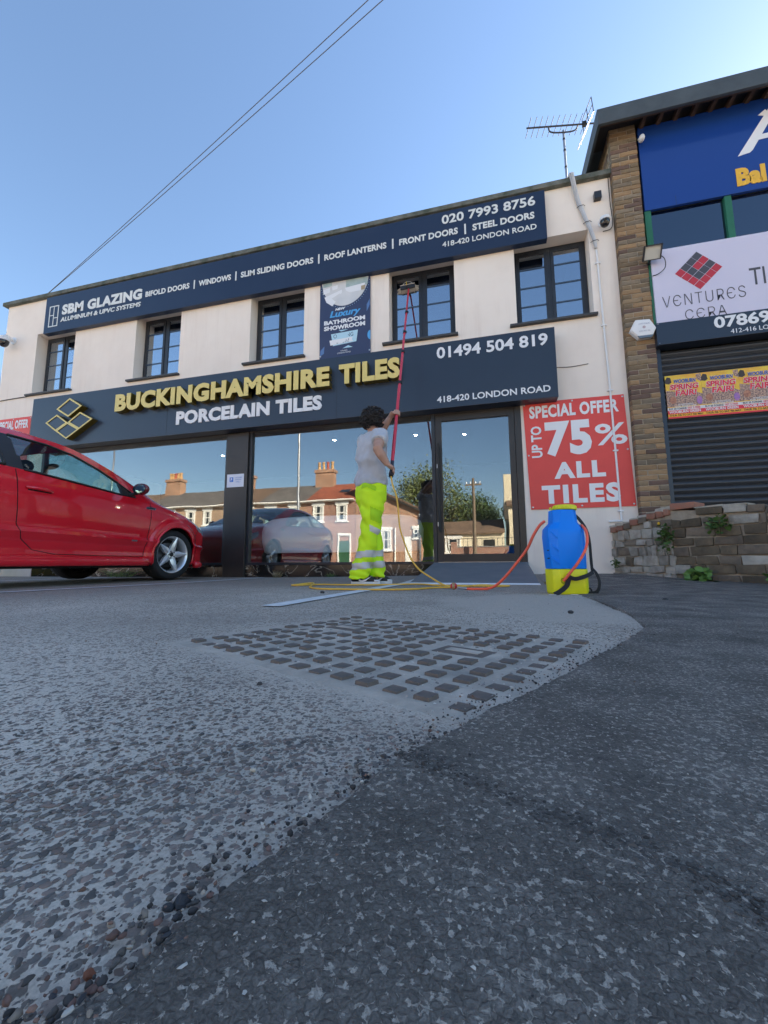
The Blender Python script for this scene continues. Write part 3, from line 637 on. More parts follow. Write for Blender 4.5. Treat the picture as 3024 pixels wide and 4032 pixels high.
# interior: counter and lights
m_desk = M('white gloss counter', (.90, .92, .93), .35, col2=(.87, .89, .91), vs=2)
ct = thing('showroom_counter', (-2.3, 6.08, .19), 'long white counter with rounded ends behind the large shop window', 'counter')
prof = [(0, .36), (.25, .33), (.5, .36), (.56, .50), (.54, .72), (.46, .86), (.2, .90), (0, .905)]
def counter_mesh(x0, x1, yc, zs):
    b = MB(); n = 40; rings = []
    for (t, z, s) in zs:
        ring = []
        for k in range(n):
            a = 2*PI*k/n; cx = math.copysign(abs(math.cos(a))**.55, math.cos(a)); cy = math.copysign(abs(math.sin(a))**.7, math.sin(a))
            ring.append(((x0+x1)/2+cx*s*(x1-x0)/2, yc+cy*.34*(.6+.4*s), z))
        rings.append(ring)
    v = [p for r in rings for p in r]; f = [(i*n+k, i*n+(k+1)%n, (i+1)*n+(k+1)%n, (i+1)*n+k) for i in range(len(rings)-1) for k in range(n)]
    f += [tuple(range(n)), tuple((len(rings)-1)*n+k for k in range(n))]
    return b.add(v, f)
counter_mesh(-3.62, -.95, 6.08, [(0, .37, .93), (0, .39, .96), (0, .55, .995), (0, .72, 1.0), (0, .84, .97), (0, .91, .88), (0, .93, .74)]).build('counter_body', m_desk, ct, ang=50)
b = MB(); b.box(-3.3, -1.3, 5.95, 6.25, .19, .375); b.build('counter_base', m_black, ct)
sp_ = M('lit downlight', (1, .95, .85), emit=(1, .86, .62), es=60)
for i, (x, y) in enumerate([(-2.72, 6.9), (-1.2, 7.0), (-.35, 7.2), (-5.4, 7.3)]):
    t = thing('ceiling_downlight', (x, y, 2.5), ['round lit downlight in the ceiling behind the big shop window', 'round lit downlight in the ceiling right of the man', 'round lit downlight in the ceiling behind the glass door', 'round lit downlight in the ceiling behind the car'][i], 'downlight')
    b = MB(); b.lathe([(.045, -.0), (.045, -.012), (.028, -.014), (.028, -.004)], 20, Matrix.Translation((x, y, 2.5))); b.build('bezel', m_upvc, t)
    b = MB(); b.lathe([(.0, -.006), (.028, -.006)], 20, Matrix.Translation((x, y, 2.5))); b.build('bulb', sp_, t)
# ramp
m_ramp = M('painted grey ramp', (.13, .15, .175), .6, col2=(.17, .185, .205), vs=4, vd=6, bump=.15, bs=60)
rp = thing('entrance_ramp', (-.15, 4.7, 0), 'grey painted timber ramp leading up to the glass door', 'ramp')
b = MB(); zf = .014
b.add([(-.745, 3.88, zf), (.425, 3.88, zf), (.47, 5.54, .207), (-.72, 5.54, .207), (-.745, 3.88, 0), (.425, 3.88, 0), (.47, 5.54, 0), (-.72, 5.54, 0)], [(0,1,2,3),(4,5,1,0),(5,6,2,1),(6,7,3,2),(7,4,0,3),(7,6,5,4)])
b.build('ramp_board', m_ramp, rp)
b = MB(); b.add([(-.74, 3.85, .004), (.43, 3.85, .004), (.425, 3.878, .015), (-.745, 3.878, .015), (-.74, 3.85, 0), (.43, 3.85, 0), (.425, 3.878, 0), (-.745, 3.878, 0)], [(0,1,2,3),(4,5,1,0),(5,6,2,1),(6,7,3,2),(7,4,0,3)]); b.build('edge_strip', m_white, rp)
b = MB(); b.box(-.66, .38, 5.50, 5.543, .2075, .2125); b.build('top_strip', m_alu, rp)

# ---------------------------------------------------------------- signs
def raised_frame_logo(b, rects, y, d, fn, t):
    for q in rects: pass
top = thing('upper_sign', (-3.6, 5.55, 4.64), 'long navy fascia sign with pale glazing lettering above the upper windows', 'sign')
b = MB(); b.box(-8.21, .94, 5.5, FY-.002, 4.645, 5.395); b.build('sign_panel', m_navy, top, bevel=.003)
ty = 5.4955
def tt(s, x0, z0, x1, z1, name='lettering', mat=None, **kw): return text(name, s, x0, z0, x1, z1, ty, mat or m_cream, top, depth=.004, **kw)
tt('SBM GLAZING', -7.78, 4.965, -5.91, 5.175, bold=.05, space=1.06)
tt('ALUMINIUM & UPVC SYSTEMS', -7.80, 4.825, -5.93, 4.915, bold=.028, shear=.12)
for s, x0, x1 in (('BIFOLD DOORS', -5.83, -4.90), ('WINDOWS', -4.71, -4.07), ('SLIM SLIDING DOORS', -3.88, -2.56), ('ROOF LANTERNS', -2.37, -1.35), ('FRONT DOORS', -1.15, -.27), ('STEEL DOORS', -.06, .79)):
    tt(s, x0, 4.985, x1, 5.09, bold=.035, space=1.03)
for x in (-4.80, -3.975, -2.465, -1.25, -.165):
    b = MB(); b.box(x-.012, x+.012, ty, ty+.004, 4.955, 5.12); b.build('divider', m_cream, top)
tt('020 7993 8756', -.50, 5.185, .81, 5.335, bold=.022)
tt('418-420 LONDON ROAD', -.50, 4.815, .81, 4.90, bold=.016)
b = MB(); lx0, lx1, lz0, lz1 = -8.10, -7.87, 4.76, 5.19
for (p, q, r_, s_) in ((lx0, lx1, lz0, lz0+.018), (lx0, lx1, lz1-.018, lz1), (lx0, lx0+.018, lz0+.018, lz1-.018), (lx1-.018, lx1, lz0+.018, lz1-.018), (-7.994, -7.978, lz0+.018, lz1-.018)): b.box(p, q, ty, ty+.004, r_, s_)
b.box(lx0+.018, -7.994, ty, ty+.004, 4.99, 5.004); b.box(-7.978, lx1-.018, ty, ty+.004, 4.93, 4.944); b.build('window_logo', m_cream, top)

low = thing('lower_sign', (-3.6, 5.5, 2.31), 'deep navy fascia sign with raised gold lettering above the shop windows', 'sign')
b = MB(); b.box(-8.12, .94, 5.4, FY-.002, 2.315, 3.275); b.build('sign_panel', m_navy2, low, bevel=.003)
for x in (-5.1, -2.1):
    b = MB(); b.box(x-.001, x+.0015, 5.3985, 5.4, 2.315, 3.275); b.build('panel_joint', m_black, low)
GY = 5.29
def gold(bm_front, n):
    """a letter: pale gold face plate and darker metal return, the return a sub-part"""
def gold_text(s, x0, z0, x1, z1, bold):
    (a0, c0), (a1, c1) = at_depth(x0, z0, 5.4, GY), at_depth(x1, z1, 5.4, GY)
    face = split_letters(text_mesh(s, a0, c0, a1, c1, GY, .006, bold=bold, space=1.08)); body = split_letters(text_mesh(s, a0, c0, a1, c1, GY+.006, .104, bold=bold, space=1.08))
    for f_, r_ in zip(face, body):
        o = f_.build('letter', m_goldface, low); r_.build('letter_return', m_goldside, o)
gold_text('BUCKINGHAMSHIRE', -6.21, 2.835, -2.22, 3.15, .052)
gold_text('TILES', -2.07, 2.835, -1.14, 3.15, .052)
text('lettering', 'PORCELAIN TILES', -4.91, 2.475, -2.33, 2.705, 5.388, m_white, low, depth=.012, bold=.05, space=1.06)
text('lettering', '01494 504 819', -.61, 3.035, .85, 3.205, 5.395, m_white, low, depth=.005, bold=.025)
text('lettering', '418-420 LONDON ROAD', -.62, 2.395, .85, 2.485, 5.395, m_white, low, depth=.005, bold=.018)
# tile logo: three outlined squares on the diagonal, gold
def logo():
    K = {'L': (-7.617, 2.728), 'LT': (-7.362, 2.863), 'C': (-7.103, 2.693), 'LB': (-7.362, 2.557), 'RB': (-6.829, 2.546), 'B': (-7.101, 2.393), 'RT': (-6.835, 2.858), 'R': (-6.545, 2.708), 'Tt': (-7.085, 3.136), 'Tr': (-6.79, 2.965), 'Tb': (-7.085, 2.785), 'Tl': (-7.375, 2.955)}
    cells = [[K[k] for k in q] for q in (('L', 'LB', 'C', 'LT'), ('LB', 'B', 'RB', 'C'), ('C', 'RB', 'R', 'RT'), ('Tl', 'Tb', 'Tr', 'Tt'))]
    par = None
    for q, dy in zip(cells, (0, 0, 0, -.012)):
        c = (sum(p[0] for p in q)/4, sum(p[1] for p in q)/4); I = [(c[0]+(p[0]-c[0])*.82, c[1]+(p[1]-c[1])*.82) for p in q]; O = [(c[0]+(p[0]-c[0])*.995, c[1]+(p[1]-c[1])*.995) for p in q]
        for nm, mat, y0, y1 in (('tile_outline', m_goldface, GY+dy, GY+dy+.006), ('tile_return', m_goldside, GY+dy+.006, 5.399)):
            b = MB()
            for i in range(4): b.prism([O[i], O[(i+1) % 4], I[(i+1) % 4], I[i]], lambda a, z, d: (a, d, z), y0, y1)
            if nm == 'tile_outline': par = b.build(nm, mat, low)
            else: b.build(nm, mat, par)
        b = MB(); b.prism(I, lambda a, z, d: (a, d, z), GY+dy+.012, 5.399); b.build('tile_back', m_navy2, par)
logo()

# banners
def banner_mesh(x0, x1, z0, z1, y, amp, seed, nx=24, nz=24, th=.003):
    b = MB(); fy = lambda x, z: y-amp*(.5+.5*noise.noise((x*2.2+seed, z*1.6, seed)))
    v = [(x0+(x1-x0)*i/nx, fy(x0+(x1-x0)*i/nx, z0+(z1-z0)*j/nz), z0+(z1-z0)*j/nz) for j in range(nz+1) for i in range(nx+1)]
    b.add(v, [(j*(nx+1)+i, j*(nx+1)+i+1, (j+1)*(nx+1)+i+1, (j+1)*(nx+1)+i) for j in range(nz) for i in range(nx)])
    return b, fy
def drape(mb, fy, off):
    mb.v = [(p[0], fy(p[0], p[2])-off-(.002 if p[1] > 0 else 0)*0, p[2]) for p in mb.v]; return mb
m_red = M('red vinyl banner', (.78, .075, .06), .5, col2=(.72, .065, .055), vs=2)
def flat_text(s, x0, z0, x1, z1, fy, mat, par, off=.003, name='lettering', **kw):
    mb = text_mesh(s, x0, z0, x1, z1, 0, .001, **kw)
    mb.v = [(p[0], fy(p[0], p[2])-off-.0015*(1 if p[1] < .0005 else 0), p[2]) for p in mb.v]
    if len(s) > 1 and z1-z0 > .06: return [q.build('letter', mat, par) for q in split_letters(mb)][0]
    return mb.build(name, mat, par)
def flat_poly(P, fy, off, mat, par, name, n=1):
    b = MB(); b.prism(P, lambda a, z, d: (a, fy(a, z)-off-d, z), 0, .001); return b.build(name, mat, par)
def offer_banner(x0, x1, z0, z1, label, seed, skew):
    t = thing('sale_banner', ((x0+x1)/2, FY-.01, z0), label, 'banner')
    b, fy = banner_mesh(x0, x1, z0, z1, FY-.006, .012, seed); b.v = [(p[0]+skew*(1-(p[2]-z0)/(z1-z0)), p[1], p[2]) for p in b.v]
    b.build('banner_sheet', m_red, t, smooth=True)
    W, H = x1-x0, z1-z0; X = lambda u, zz: x0+u*W+skew*(1-zz); Z = lambda q: z0+q*H
    def tx(s, u0, q0, u1, q1, **kw): flat_text(s, X(u0, (q0+q1)/2), Z(q0), X(u1, (q0+q1)/2), Z(q1), fy, m_white, t, **kw)
    tx('SPECIAL OFFER', .06, .845, .94, .965, bold=.04, space=1.08)
    tx('UP TO', .055, .475, .165, .77, bold=.03, rot=1)
    tx('75', .20, .475, .655, .80, bold=.05, space=1.1); tx('%', .69, .55, .99, .745, bold=.015)
    tx('ALL', .26, .27, .755, .42, bold=.05, space=1.2); tx('TILES', .12, .045, .87, .215, bold=.05, space=1.2)
    for (u, q) in ((.015, .98), (.5, .985), (.985, .98), (.02, .5), (.98, .5), (.02, .02), (.5, .02), (.98, .02)):
        b = MB(); b.lathe([(0, .004), (.007, .004), (.012, .001), (.012, 0)], 12, Matrix.Translation((X(u, q), fy(X(u, q), Z(q))-.001, Z(q)))@Matrix.Rotation(PI/2, 4, 'X')); b.build('eyelet', m_alu, t)
offer_banner(.515, 1.745, .885, 2.335, 'red and white special offer banner on the wall right of the door', 3, .04)
offer_banner(-9.42+.1, -8.42, 1.6, 3.045, 'red special offer banner on the wall behind the red car', 8, .0)

bt = thing('showroom_banner', (-2.05, FY-.01, 3.41), 'tall navy banner with a bathroom picture hanging between two upper windows', 'banner')
m_bnavy = M('navy printed banner', (.03, .045, .11), .45); m_bcyan = M('cyan print', (.08, .36, .72), .5); m_bpale = M('pale blue print', (.45, .68, .8), .5); m_bwhite = M('white print', (.78, .8, .83), .5); m_bdark = M('dark blue print', (.05, .1, .2), .5); m_bteal = M('teal grey print', (.28, .40, .42), .5, col2=(.45, .55, .55), vs=6); m_bgrey = M('light grey print', (.58, .6, .62), .5, col2=(.68, .69, .7), vs=4); m_btan = M('tan print', (.4, .32, .2), .5); m_bmid = M('mid blue print', (.1, .2, .42), .5)
x0, x1, z0, z1 = -2.465, -1.63, 3.285, 4.70
b, bfy = banner_mesh(x0, x1, z0, z1, FY-.006, .03, 21); b.build('banner_sheet', m_bnavy, bt, smooth=True)
bu = lambda u: x0+(x1-x0)*u
bz = lambda q: 4.70-(4.70-3.41)*q          # q 0 top, 1 bottom edge in view
def disc(cx, cz, rx, rz, a0, a1, n=40): return [(cx+rx*math.cos(a0+(a1-a0)*i/n), cz+rz*math.sin(a0+(a1-a0)*i/n)) for i in range(n+1)]
cxm, czm = bu(.5), bz(.02); rx, rz = .385, .46
flat_poly(disc(cxm, czm, rx, rz, PI, 2*PI), bfy, .002, m_bgrey, bt, 'printed_picture')
flat_poly([(bu(.52), bz(.02)), (bu(.95), bz(.02)), (bu(.945), bz(.14)), (bu(.52), bz(.175))], bfy, .0035, m_bteal, bt, 'printed_wall')
flat_poly([(bu(.05), bz(.02)), (bu(.24), bz(.02)), (bu(.24), bz(.09)), (bu(.06), bz(.1))], bfy, .0035, m_bteal, bt, 'printed_wall')
flat_poly([(bu(.06), bz(.13)), (bu(.2), bz(.11)), (bu(.2), bz(.17)), (bu(.07), bz(.19))], bfy, .0035, m_bwhite, bt, 'printed_basin')
flat_poly([(bu(.24), bz(.10)), (bu(.36), bz(.09)), (bu(.35), bz(.14)), (bu(.25), bz(.15))], bfy, .0035, m_bwhite, bt, 'printed_basin')
flat_poly([(bu(.09), bz(.23)), (bu(.44), bz(.16)), (bu(.44), bz(.2)), (bu(.25), bz(.36)), (bu(.13), bz(.3))], bfy, .0035, m_bwhite, bt, 'printed_counter')
flat_poly([(bu(.50), bz(.145)), (bu(.9), bz(.12)), (bu(.86), bz(.19)), (bu(.8), bz(.215)), (bu(.6), bz(.215)), (bu(.53), bz(.19))], bfy, .0045, m_bwhite, bt, 'printed_bath')
flat_poly([(bu(.82), bz(.155)), (bu(.9), bz(.15)), (bu(.89), bz(.205)), (bu(.82), bz(.21))], bfy, .005, m_btan, bt, 'printed_stool')
flat_text('NEW', bu(.31), bz(.425), bu(.50), bz(.395), bfy, m_bwhite, bt, bold=.06, shear=.2)
flat_text('Luxury', bu(.19), bz(.535), bu(.78), bz(.425), bfy, m_bcyan, bt, bold=.035, shear=.28)
flat_text('BATHROOM', bu(.09), bz(.60), bu(.9), bz(.545), bfy, m_bwhite, bt, bold=.045)
flat_text('SHOWROOM', bu(.09), bz(.675), bu(.9), bz(.618), bfy, m_bwhite, bt, bold=.045)
flat_poly([(bu(.23), bz(.725)), (bu(.76), bz(.715)), (bu(.73), bz(.86)), (bu(.27), bz(.88))], bfy, .002, m_bpale, bt, 'printed_ribbon')
flat_poly([(bu(.38), bz(.685)), (bu(.57), bz(.69)), (bu(.43), bz(.705))], bfy, .002, m_bpale, bt, 'printed_ribbon')
flat_poly([(bu(.46), bz(.925)), (bu(.66), bz(.925)), (bu(.57), bz(.895))], bfy, .002, m_bpale, bt, 'printed_ribbon')
flat_poly([(bu(.2), bz(.805)), (bu(.66), bz(.795)), (bu(.64), bz(.825)), (bu(.67), bz(.85)), (bu(.22), bz(.87))], bfy, .0035, m_bwhite, bt, 'printed_ribbon')
flat_text('OPENING', bu(.28), bz(.785), bu(.67), bz(.735), bfy, m_bdark, bt, off=.005, bold=.0)
flat_text('Soon!', bu(.34), bz(.855), bu(.58), bz(.808), bfy, m_bdark, bt, off=.006, shear=.1)
flat_text('418-420,', bu(.42), bz(.965), bu(.56), bz(.948), bfy, m_bwhite, bt); flat_text('LONDON ROAD', bu(.36), bz(.99), bu(.62), bz(.973), bfy, m_bwhite, bt)
flat_poly(disc(bu(1.0), bz(.80), .05, .075, PI/2, 1.5*PI, 20), bfy, .002, m_bcyan, bt, 'printed_disc')
flat_poly([(bu(.93), bz(.5)), (bu(.99), bz(.42)), (bu(.99), bz(.34)), (bu(.93), bz(.41))], bfy, .002, m_bmid, bt, 'printed_hatch')
flat_poly([(bu(.01), bz(.99)), (bu(.09), bz(.96)), (bu(.1), bz(.87)), (bu(.02), bz(.92))], bfy, .002, m_bmid, bt, 'printed_hatch')
for k in range(34):
    a = PI+.1+(PI-.2)*k/33; p = (cxm+(rx+.025)*math.cos(a), czm+(rz+.03)*math.sin(a))
    if p[0] < x0+.01 or p[0] > x1-.01: continue
    b = MB(); b.box(p[0]-.004, p[0]+.004, bfy(*p)-.003, bfy(*p)-.002, p[1]-.004, p[1]+.004); b.build('printed_dot', m_bpale, bt)
for p in ((x0+.012, 4.685), (x1-.012, 4.69), (x0+.015, 3.42), (x1-.015, 3.42)):
    b = MB(); b.lathe([(0, .004), (.009, .004), (.014, .001), (.014, 0)], 12, Matrix.Translation((p[0], bfy(*p)-.003, p[1]))@Matrix.Rotation(PI/2, 4, 'X')); b.build('eyelet', m_alu, bt)

# parking notice on the pillar
nt_ = thing('parking_notice', (-3.865, FY-.04, 1.42), 'white paper customer parking notice stuck on the dark shopfront pillar', 'notice')
b = MB(); b.box(-4.02, -3.715, FY-.0385, FY-.037, 1.415, 1.625); b.build('notice_sheet', M('paper', (.72, .75, .85), .7), nt_)
b = MB(); b.box(-3.97, -3.905, FY-.0400, FY-.0388, 1.50, 1.575); b.build('parking_square', M('blue print', (.06, .2, .62), .6), nt_)
text('lettering', 'P', -3.95, 1.51, -3.925, 1.565, FY-.0412, m_white, nt_, depth=.001, bold=.03)
for i, s in enumerate(('CUSTOMER', 'PARKING', 'ONLY')): text('lettering', s, -3.88+.01*i, 1.557-i*.035, -3.75-.01*i, 1.578-i*.035, FY-.0398, M('blue grey print', (.2, .3, .6), .6), nt_, depth=.001)

# wall fittings
m_camw = M('white camera housing', (.75, .76, .77), .35); m_camd = M('smoked dome', (.01, .01, .012), .08, coat=.5)
def dome_camera(x, z, label, s=1.0, side=1):
    t = thing('security_camera', (x, FY, z), label, 'camera')
    b = MB(); b.lathe([(.05*s, 0), (.05*s, .012), (.03*s, .02), (0, .02)], 20, Matrix.Translation((x, FY-.001, z+.06*s))@Matrix.Rotation(PI/2, 4, 'X')); b.build('wall_plate', m_camw, t, ang=40)
    b = MB(); b.tube([(x, FY-.015, z+.06*s), (x, FY-.10*s, z+.075*s), (x, FY-.12*s, z+.05*s)], [.024*s, .024*s, .03*s], 12); b.build('bracket', m_camw, t, ang=40)
    b = MB(); b.lathe([(0, .06*s), (.04*s, .058*s), (.060*s, .045*s), (.066*s, .02*s), (.066*s, .0), (.05*s, -.004*s)], 28, Matrix.Translation((x, FY-.12*s, z+.0))); b.build('housing', m_camw, t, ang=40)
    b = MB(); b.ell((x, FY-.12*s, z-.012*s), (.060*s, .060*s, .075*s), 24, 14); d = b.build('dome', m_camd, t, smooth=True)
    b = MB(); b.lathe([(0, .0), (.018*s, 0), (.02*s, -.015*s)], 16, Matrix.Translation((x-.01*s, FY-.178*s, z-.035*s))@Matrix.Rotation(PI/2+.5, 4, 'X')); b.build('lens', m_black, d)
dome_camera(-9.12, 4.60, 'white dome security camera at the far left of the white wall', 1.5)
dome_camera(1.66, 4.72, 'white and black dome security camera right of the last upper window', 1.0)
b = MB(); b.box(1.575, 1.665, FY-.07, FY, 5.13, 5.235); o = b.build('wall_lamp', m_frame, bevel=.006); tag(o, 'small black square wall lamp near the roof edge above the camera', 'wall lamp')
cd = thing('white_conduit', (1.58, FY, .7), 'white plastic conduit running down the right of the white wall', 'conduit')
b = MB(); b.tube([(1.56, FY-.018, 4.40), (1.575, FY-.018, 3.4), (1.59, FY-.018, 2.54), (1.605, FY-.018, .70)], .0125, 10); b.build('pipe', m_upvc, cd, ang=40)
b = MB(); b.tube([(1.605, FY-.018, .705), (1.46, FY-.018, .70)], .0125, 10); b.build('pipe_end', m_upvc, cd, ang=40)
for z in (4.2, 3.3, 2.4, 1.6, .83):
    b = MB(); xx = np.interp(z, [.7, 2.54, 4.4], [1.605, 1.59, 1.56]); b.box(xx-.03, xx+.03, FY-.034, FY-.001, z-.009, z+.009); b.build('pipe_clip', m_upvc, cd, bevel=.003)
b = MB()
cb = thing('cable_bundle', (1.45, FY, 4.45), 'bundle of grey cables coming over the roof edge down to the conduit', 'cables')
for k, dx in enumerate((-.022, 0, .021)):
    b = MB(); b.tube(bez([(1.30+dx, FY+.25, 5.56), (1.30+dx, FY-.06, 5.575), (1.305+dx, FY-.10, 5.50), (1.37+dx*.9, FY-.03, 5.2), (1.45+dx*.8, FY-.03, 4.9), (1.53+dx*.7, FY-.03, 4.6), (1.555+dx*.4, FY-.025, 4.42)], 6), .0105, 8); b.build('cable', M('grey cable', (.42+.1*k, .43+.1*k, .45+.1*k), .5), cd if False else cb, smooth=True)
for (x, z) in ((1.405, 5.08), (1.47, 4.82), (1.545, 4.52)):
    b = MB(); b.tube([(x-.05, FY-.02, z), (x-.02, FY-.048, z+.002), (x+.03, FY-.048, z+.006), (x+.055, FY-.02, z+.01)], .004, 6); b.build('cable_tie', m_black, cb)
b = MB(); b.tube(bez([(1.66, FY-.01, 4.66), (1.76, FY-.012, 4.68), (1.785, FY-.012, 4.8), (1.775, FY-.012, 5.1), (1.775, FY-.012, 5.45)], 5), .005, 6); tag(b.build('camera_cable', m_black, smooth=True), 'thin black cable curling up from the right hand dome camera', 'cable')
b = MB(); b.tube(bez([(-9.37, FY-.012, 3.44), (-9.0, FY-.012, 3.45), (-8.6, FY-.012, 3.455)], 4), .008, 6); tag(b.build('wall_cable', m_black, smooth=True), 'black cable along the wall at the left of the first window sill', 'cable')
b = MB(); b.tube(bez([(.95, FY-.008, 2.80), (1.15, FY-.008, 2.785), (1.36, FY-.008, 2.80)], 4), .004, 6); tag(b.build('wall_wire', m_black, smooth=True), 'short thin wire on the white wall beside the lower sign', 'wire')
# overhead wires
for i, (q, lab) in enumerate((((-1.09, 3.97, 7.0), 'right hand one of two overhead wires crossing the sky'), ((-1.27, 3.93, 7.0), 'left hand one of two overhead wires crossing the sky'))):
    a = Vector((-8.86, 5.75, 5.56)); q = Vector(q); e = a+(q-a)*2.25
    P = [a+(e-a)*t/20-Vector((0, 0, .18*(1-(2*t/20-1)**2)))+Vector((0, 0, .18*(1-(2/2.25-1)**2)))*(t/20) for t in range(21)]
    b = MB(); b.tube(P, .0055, 6); tag(b.build('overhead_wire', M('wire sheath', (.09, .10, .13), .5)), lab, 'wire', 'overhead wires')
    if i == 0: WIRE_END = e
# ---------------------------------------------------------------- neighbouring building
m_mortar = M('old mortar', (.40, .335, .255), .95, col2=(.28, .235, .18), vs=12, bump=.5, bs=80)
BR = [M('yellow stock brick', (.345, .225, .115), .9, col2=(.25, .16, .09), vs=14, bump=.6, bs=60, bdist=.004, rand=.15),
      M('brown stock brick', (.27, .195, .115), .9, col2=(.18, .13, .08), vs=14, bump=.6, bs=60, bdist=.004, rand=.25),
      M('dark plum brick', (.17, .105, .08), .9, col2=(.11, .075, .06), vs=14, bump=.6, bs=60, bdist=.004, rand=.25),
      M('grey brown brick', (.23, .18, .125), .9, col2=(.15, .12, .085), vs=14, bump=.6, bs=60, bdist=.004, rand=.25)]
def brick_variants(w, d, h, n=3):
    out = []
    for k in range(n):
        b = MB(); b.box(-w/2, w/2, 0, d, -h/2, h/2); rr = random.Random(k*17+int(w*1000))
        b.v = [(p[0]+rr.uniform(-.003, .003), p[1]+rr.uniform(-.002, .002), p[2]+rr.uniform(-.003, .003)) for p in b.v]
        me0 = b.mesh('brick', bevel=.004, seg=1)
        row = []
        for m in BR:
            me = me0.copy(); me.materials.append(m)
            for p in me.polygons: p.use_smooth = False
            row.append(me)
        out.append(row)
    return out
BV = {'s': brick_variants(.211, .1, .055), 'h': brick_variants(.101, .1, .055)}
nb = thing('unit_building', (2.0, 5.5, 0), 'brick neighbour unit with flat overhanging roof and roller shutter', 'building')
def put_brick(kind, loc, rz=0, w=None):
    me = rnd.choice(BV[kind])[rnd.choices(range(4), (.33, .36, .15, .16))[0]]
    o = bpy.data.objects.new('brick', me); COL.objects.link(o); o.parent = nb; o.matrix_parent_inverse = base_matrix(nb).inverted()
    o.location = loc; o.rotation_euler = (rnd.uniform(-.012, .012), rnd.uniform(-.012, .012), rz+rnd.uniform(-.012, .012))
    return o
PX0, PX1, PY = 1.803, 2.125, 5.5
zc = .02; row = 0
while zc < 6.12:
    y = PY+rnd.uniform(-.003, .003)
    if row % 2 == 0: put_brick('s', (PX0+.105, y, zc+.033)); put_brick('h', (PX0+.27, y+rnd.uniform(-.003, .003), zc+.033))
    else: put_brick('h', (PX0+.05, y, zc+.033)); put_brick('s', (PX0+.215, y+rnd.uniform(-.003, .003), zc+.033))
    zc += .0645; row += 1
b = MB(); b.box(PX0+.006, PX1-.004, PY+.008, 5.66, 0, 6.12); b.build('pier_mortar', m_mortar, nb)
zc = 5.54; row = 0
while zc < 6.08:
    y = 5.62-.06*(row % 2)*2
    y = max(y, 5.61) if row % 2 == 0 else 5.66
    while y < 7.5:
        put_brick('s', (1.803, y+.105, zc+.033), -PI/2); y += .22
    zc += .0645; row += 1
b = MB(); b.box(1.811, 2.0, 5.663, 9, 5.5, 6.1); b.build('side_mortar', m_mortar, nb)
b = MB(); b.box(1.83, 13, 5.8, 14, -.1, 6.1); b.build('sun_blocking_core', M('dark core', (.03, .03, .03), .9), nb)  # solid box for the unit's unseen bulk, added to block the sun
m_slate = M('slate grey metal fascia', (.07, .085, .095), .6, col2=(.05, .062, .07), vs=4); m_brownw = M('stained brown timber', (.10, .06, .04), .8, col2=(.06, .035, .025), vs=9, bump=.3)
roof = MB(); roof.box(1.60, 13.3, 5.24, 14.4, 6.10, 6.16); rf = roof.build('roof', m_slate, nb, bevel=.006)
b = MB(); b.box(1.60, 13.3, 5.225, 5.262, 5.915, 6.10); b.build('fascia_board', m_slate, rf, bevel=.004)
b = MB(); b.box(1.60, 1.635, 5.262, 14.4, 5.93, 6.10); b.build('fascia_board', m_slate, rf, bevel=.004)
b = MB(); b.box(1.64, 13, 5.264, 5.32, 5.955, 6.09); b.build('eaves_beam', m_brownw, rf)
b = MB(); b.box(1.64, 13, 5.322, 5.79, 6.085, 6.098); b.build('soffit_board', M('dark soffit', (.035, .03, .03), .8), rf)
for k in range(16):
    x = 2.18+k*.20; b = MB(); b.box(x, x+.045, 5.33, 5.62, 6.01, 6.083); b.build('rafter', m_brownw, rf)
m_blue = M('royal blue sign panel', (.014, .055, .26), .14, spec=.4); m_green2 = M('green window frame', (.015, .12, .06), .45, col2=(.02, .15, .08), vs=5)
bs = thing('blue_sign', (3.5, 5.54, 4.79), 'royal blue sign with a white letter and yellow lettering under the eaves', 'sign')
b = MB(); b.box(2.155, 6.5, 5.52, 5.56, 4.785, 6.03); b.build('sign_panel', m_blue, bs, bevel=.002)
b = MB(); A = lambda x, z: (x, z)
P1 = [(3.235, 5.285), (3.345, 5.305), (3.385, 5.325), (3.385, 5.355), (3.46, 5.47), (3.80, 5.49), (3.80, 5.545), (3.50, 5.53), (3.60, 5.70), (3.66, 5.80), (3.67, 5.86), (3.56, 5.84), (3.50, 5.80), (3.535, 5.785), (3.52, 5.75)]
for Q in ([(3.235, 5.285), (3.365, 5.305), (3.40, 5.335), (3.74, 5.90), (3.64, 5.90)], [(3.46, 5.455), (3.86, 5.47), (3.86, 5.53), (3.505, 5.525)], [(3.64, 5.90), (3.80, 5.90), (4.02, 5.31), (3.86, 5.31), (3.70, 5.78)], [(3.50, 5.80), (3.56, 5.775), (3.6, 5.83), (3.58, 5.86)]): b.prism(Q, lambda a, z, d: (a, d, z), 5.515-.0004*len(b.v)/8, 5.52)
b.build('letter', m_white, bs)
text('lettering', 'Bal', 3.19, 4.865, 3.50, 5.115, 5.514, M('yellow lettering', (.80, .46, .04), .5), bs, depth=.005, bold=.055)
b = MB(); b.box(2.515, 2.5175, 5.5185, 5.52, 4.785, 4.92); b.build('panel_joint', m_black, bs)
up = thing('ribbon_window', (3.5, 5.6, 4.15), 'row of dark panes in green frames between the blue sign and the lilac sign', 'window')
for x in (2.15, 3.045, 3.95, 4.85): b = MB(); b.box(x, x+.075, 5.53, 5.62, 4.17, 4.782); b.build('green_post', m_green2, up, bevel=.003)
m_glass3 = glass_mat('dark upper glass', .16, (.12, .16, .2), col=(.75, .85, 1))
for x in (2.226, 3.121, 4.026): b = MB(); b.box(x, x+.818, 5.575, 5.582, 4.17, 4.782); b.build('pane', m_glass3, up)
b = MB(); b.box(2.15, 5, 5.585, 5.79, 4.1, 4.8); b.build('blind', M('blue grey blind', (.05, .07, .1), .8), up)
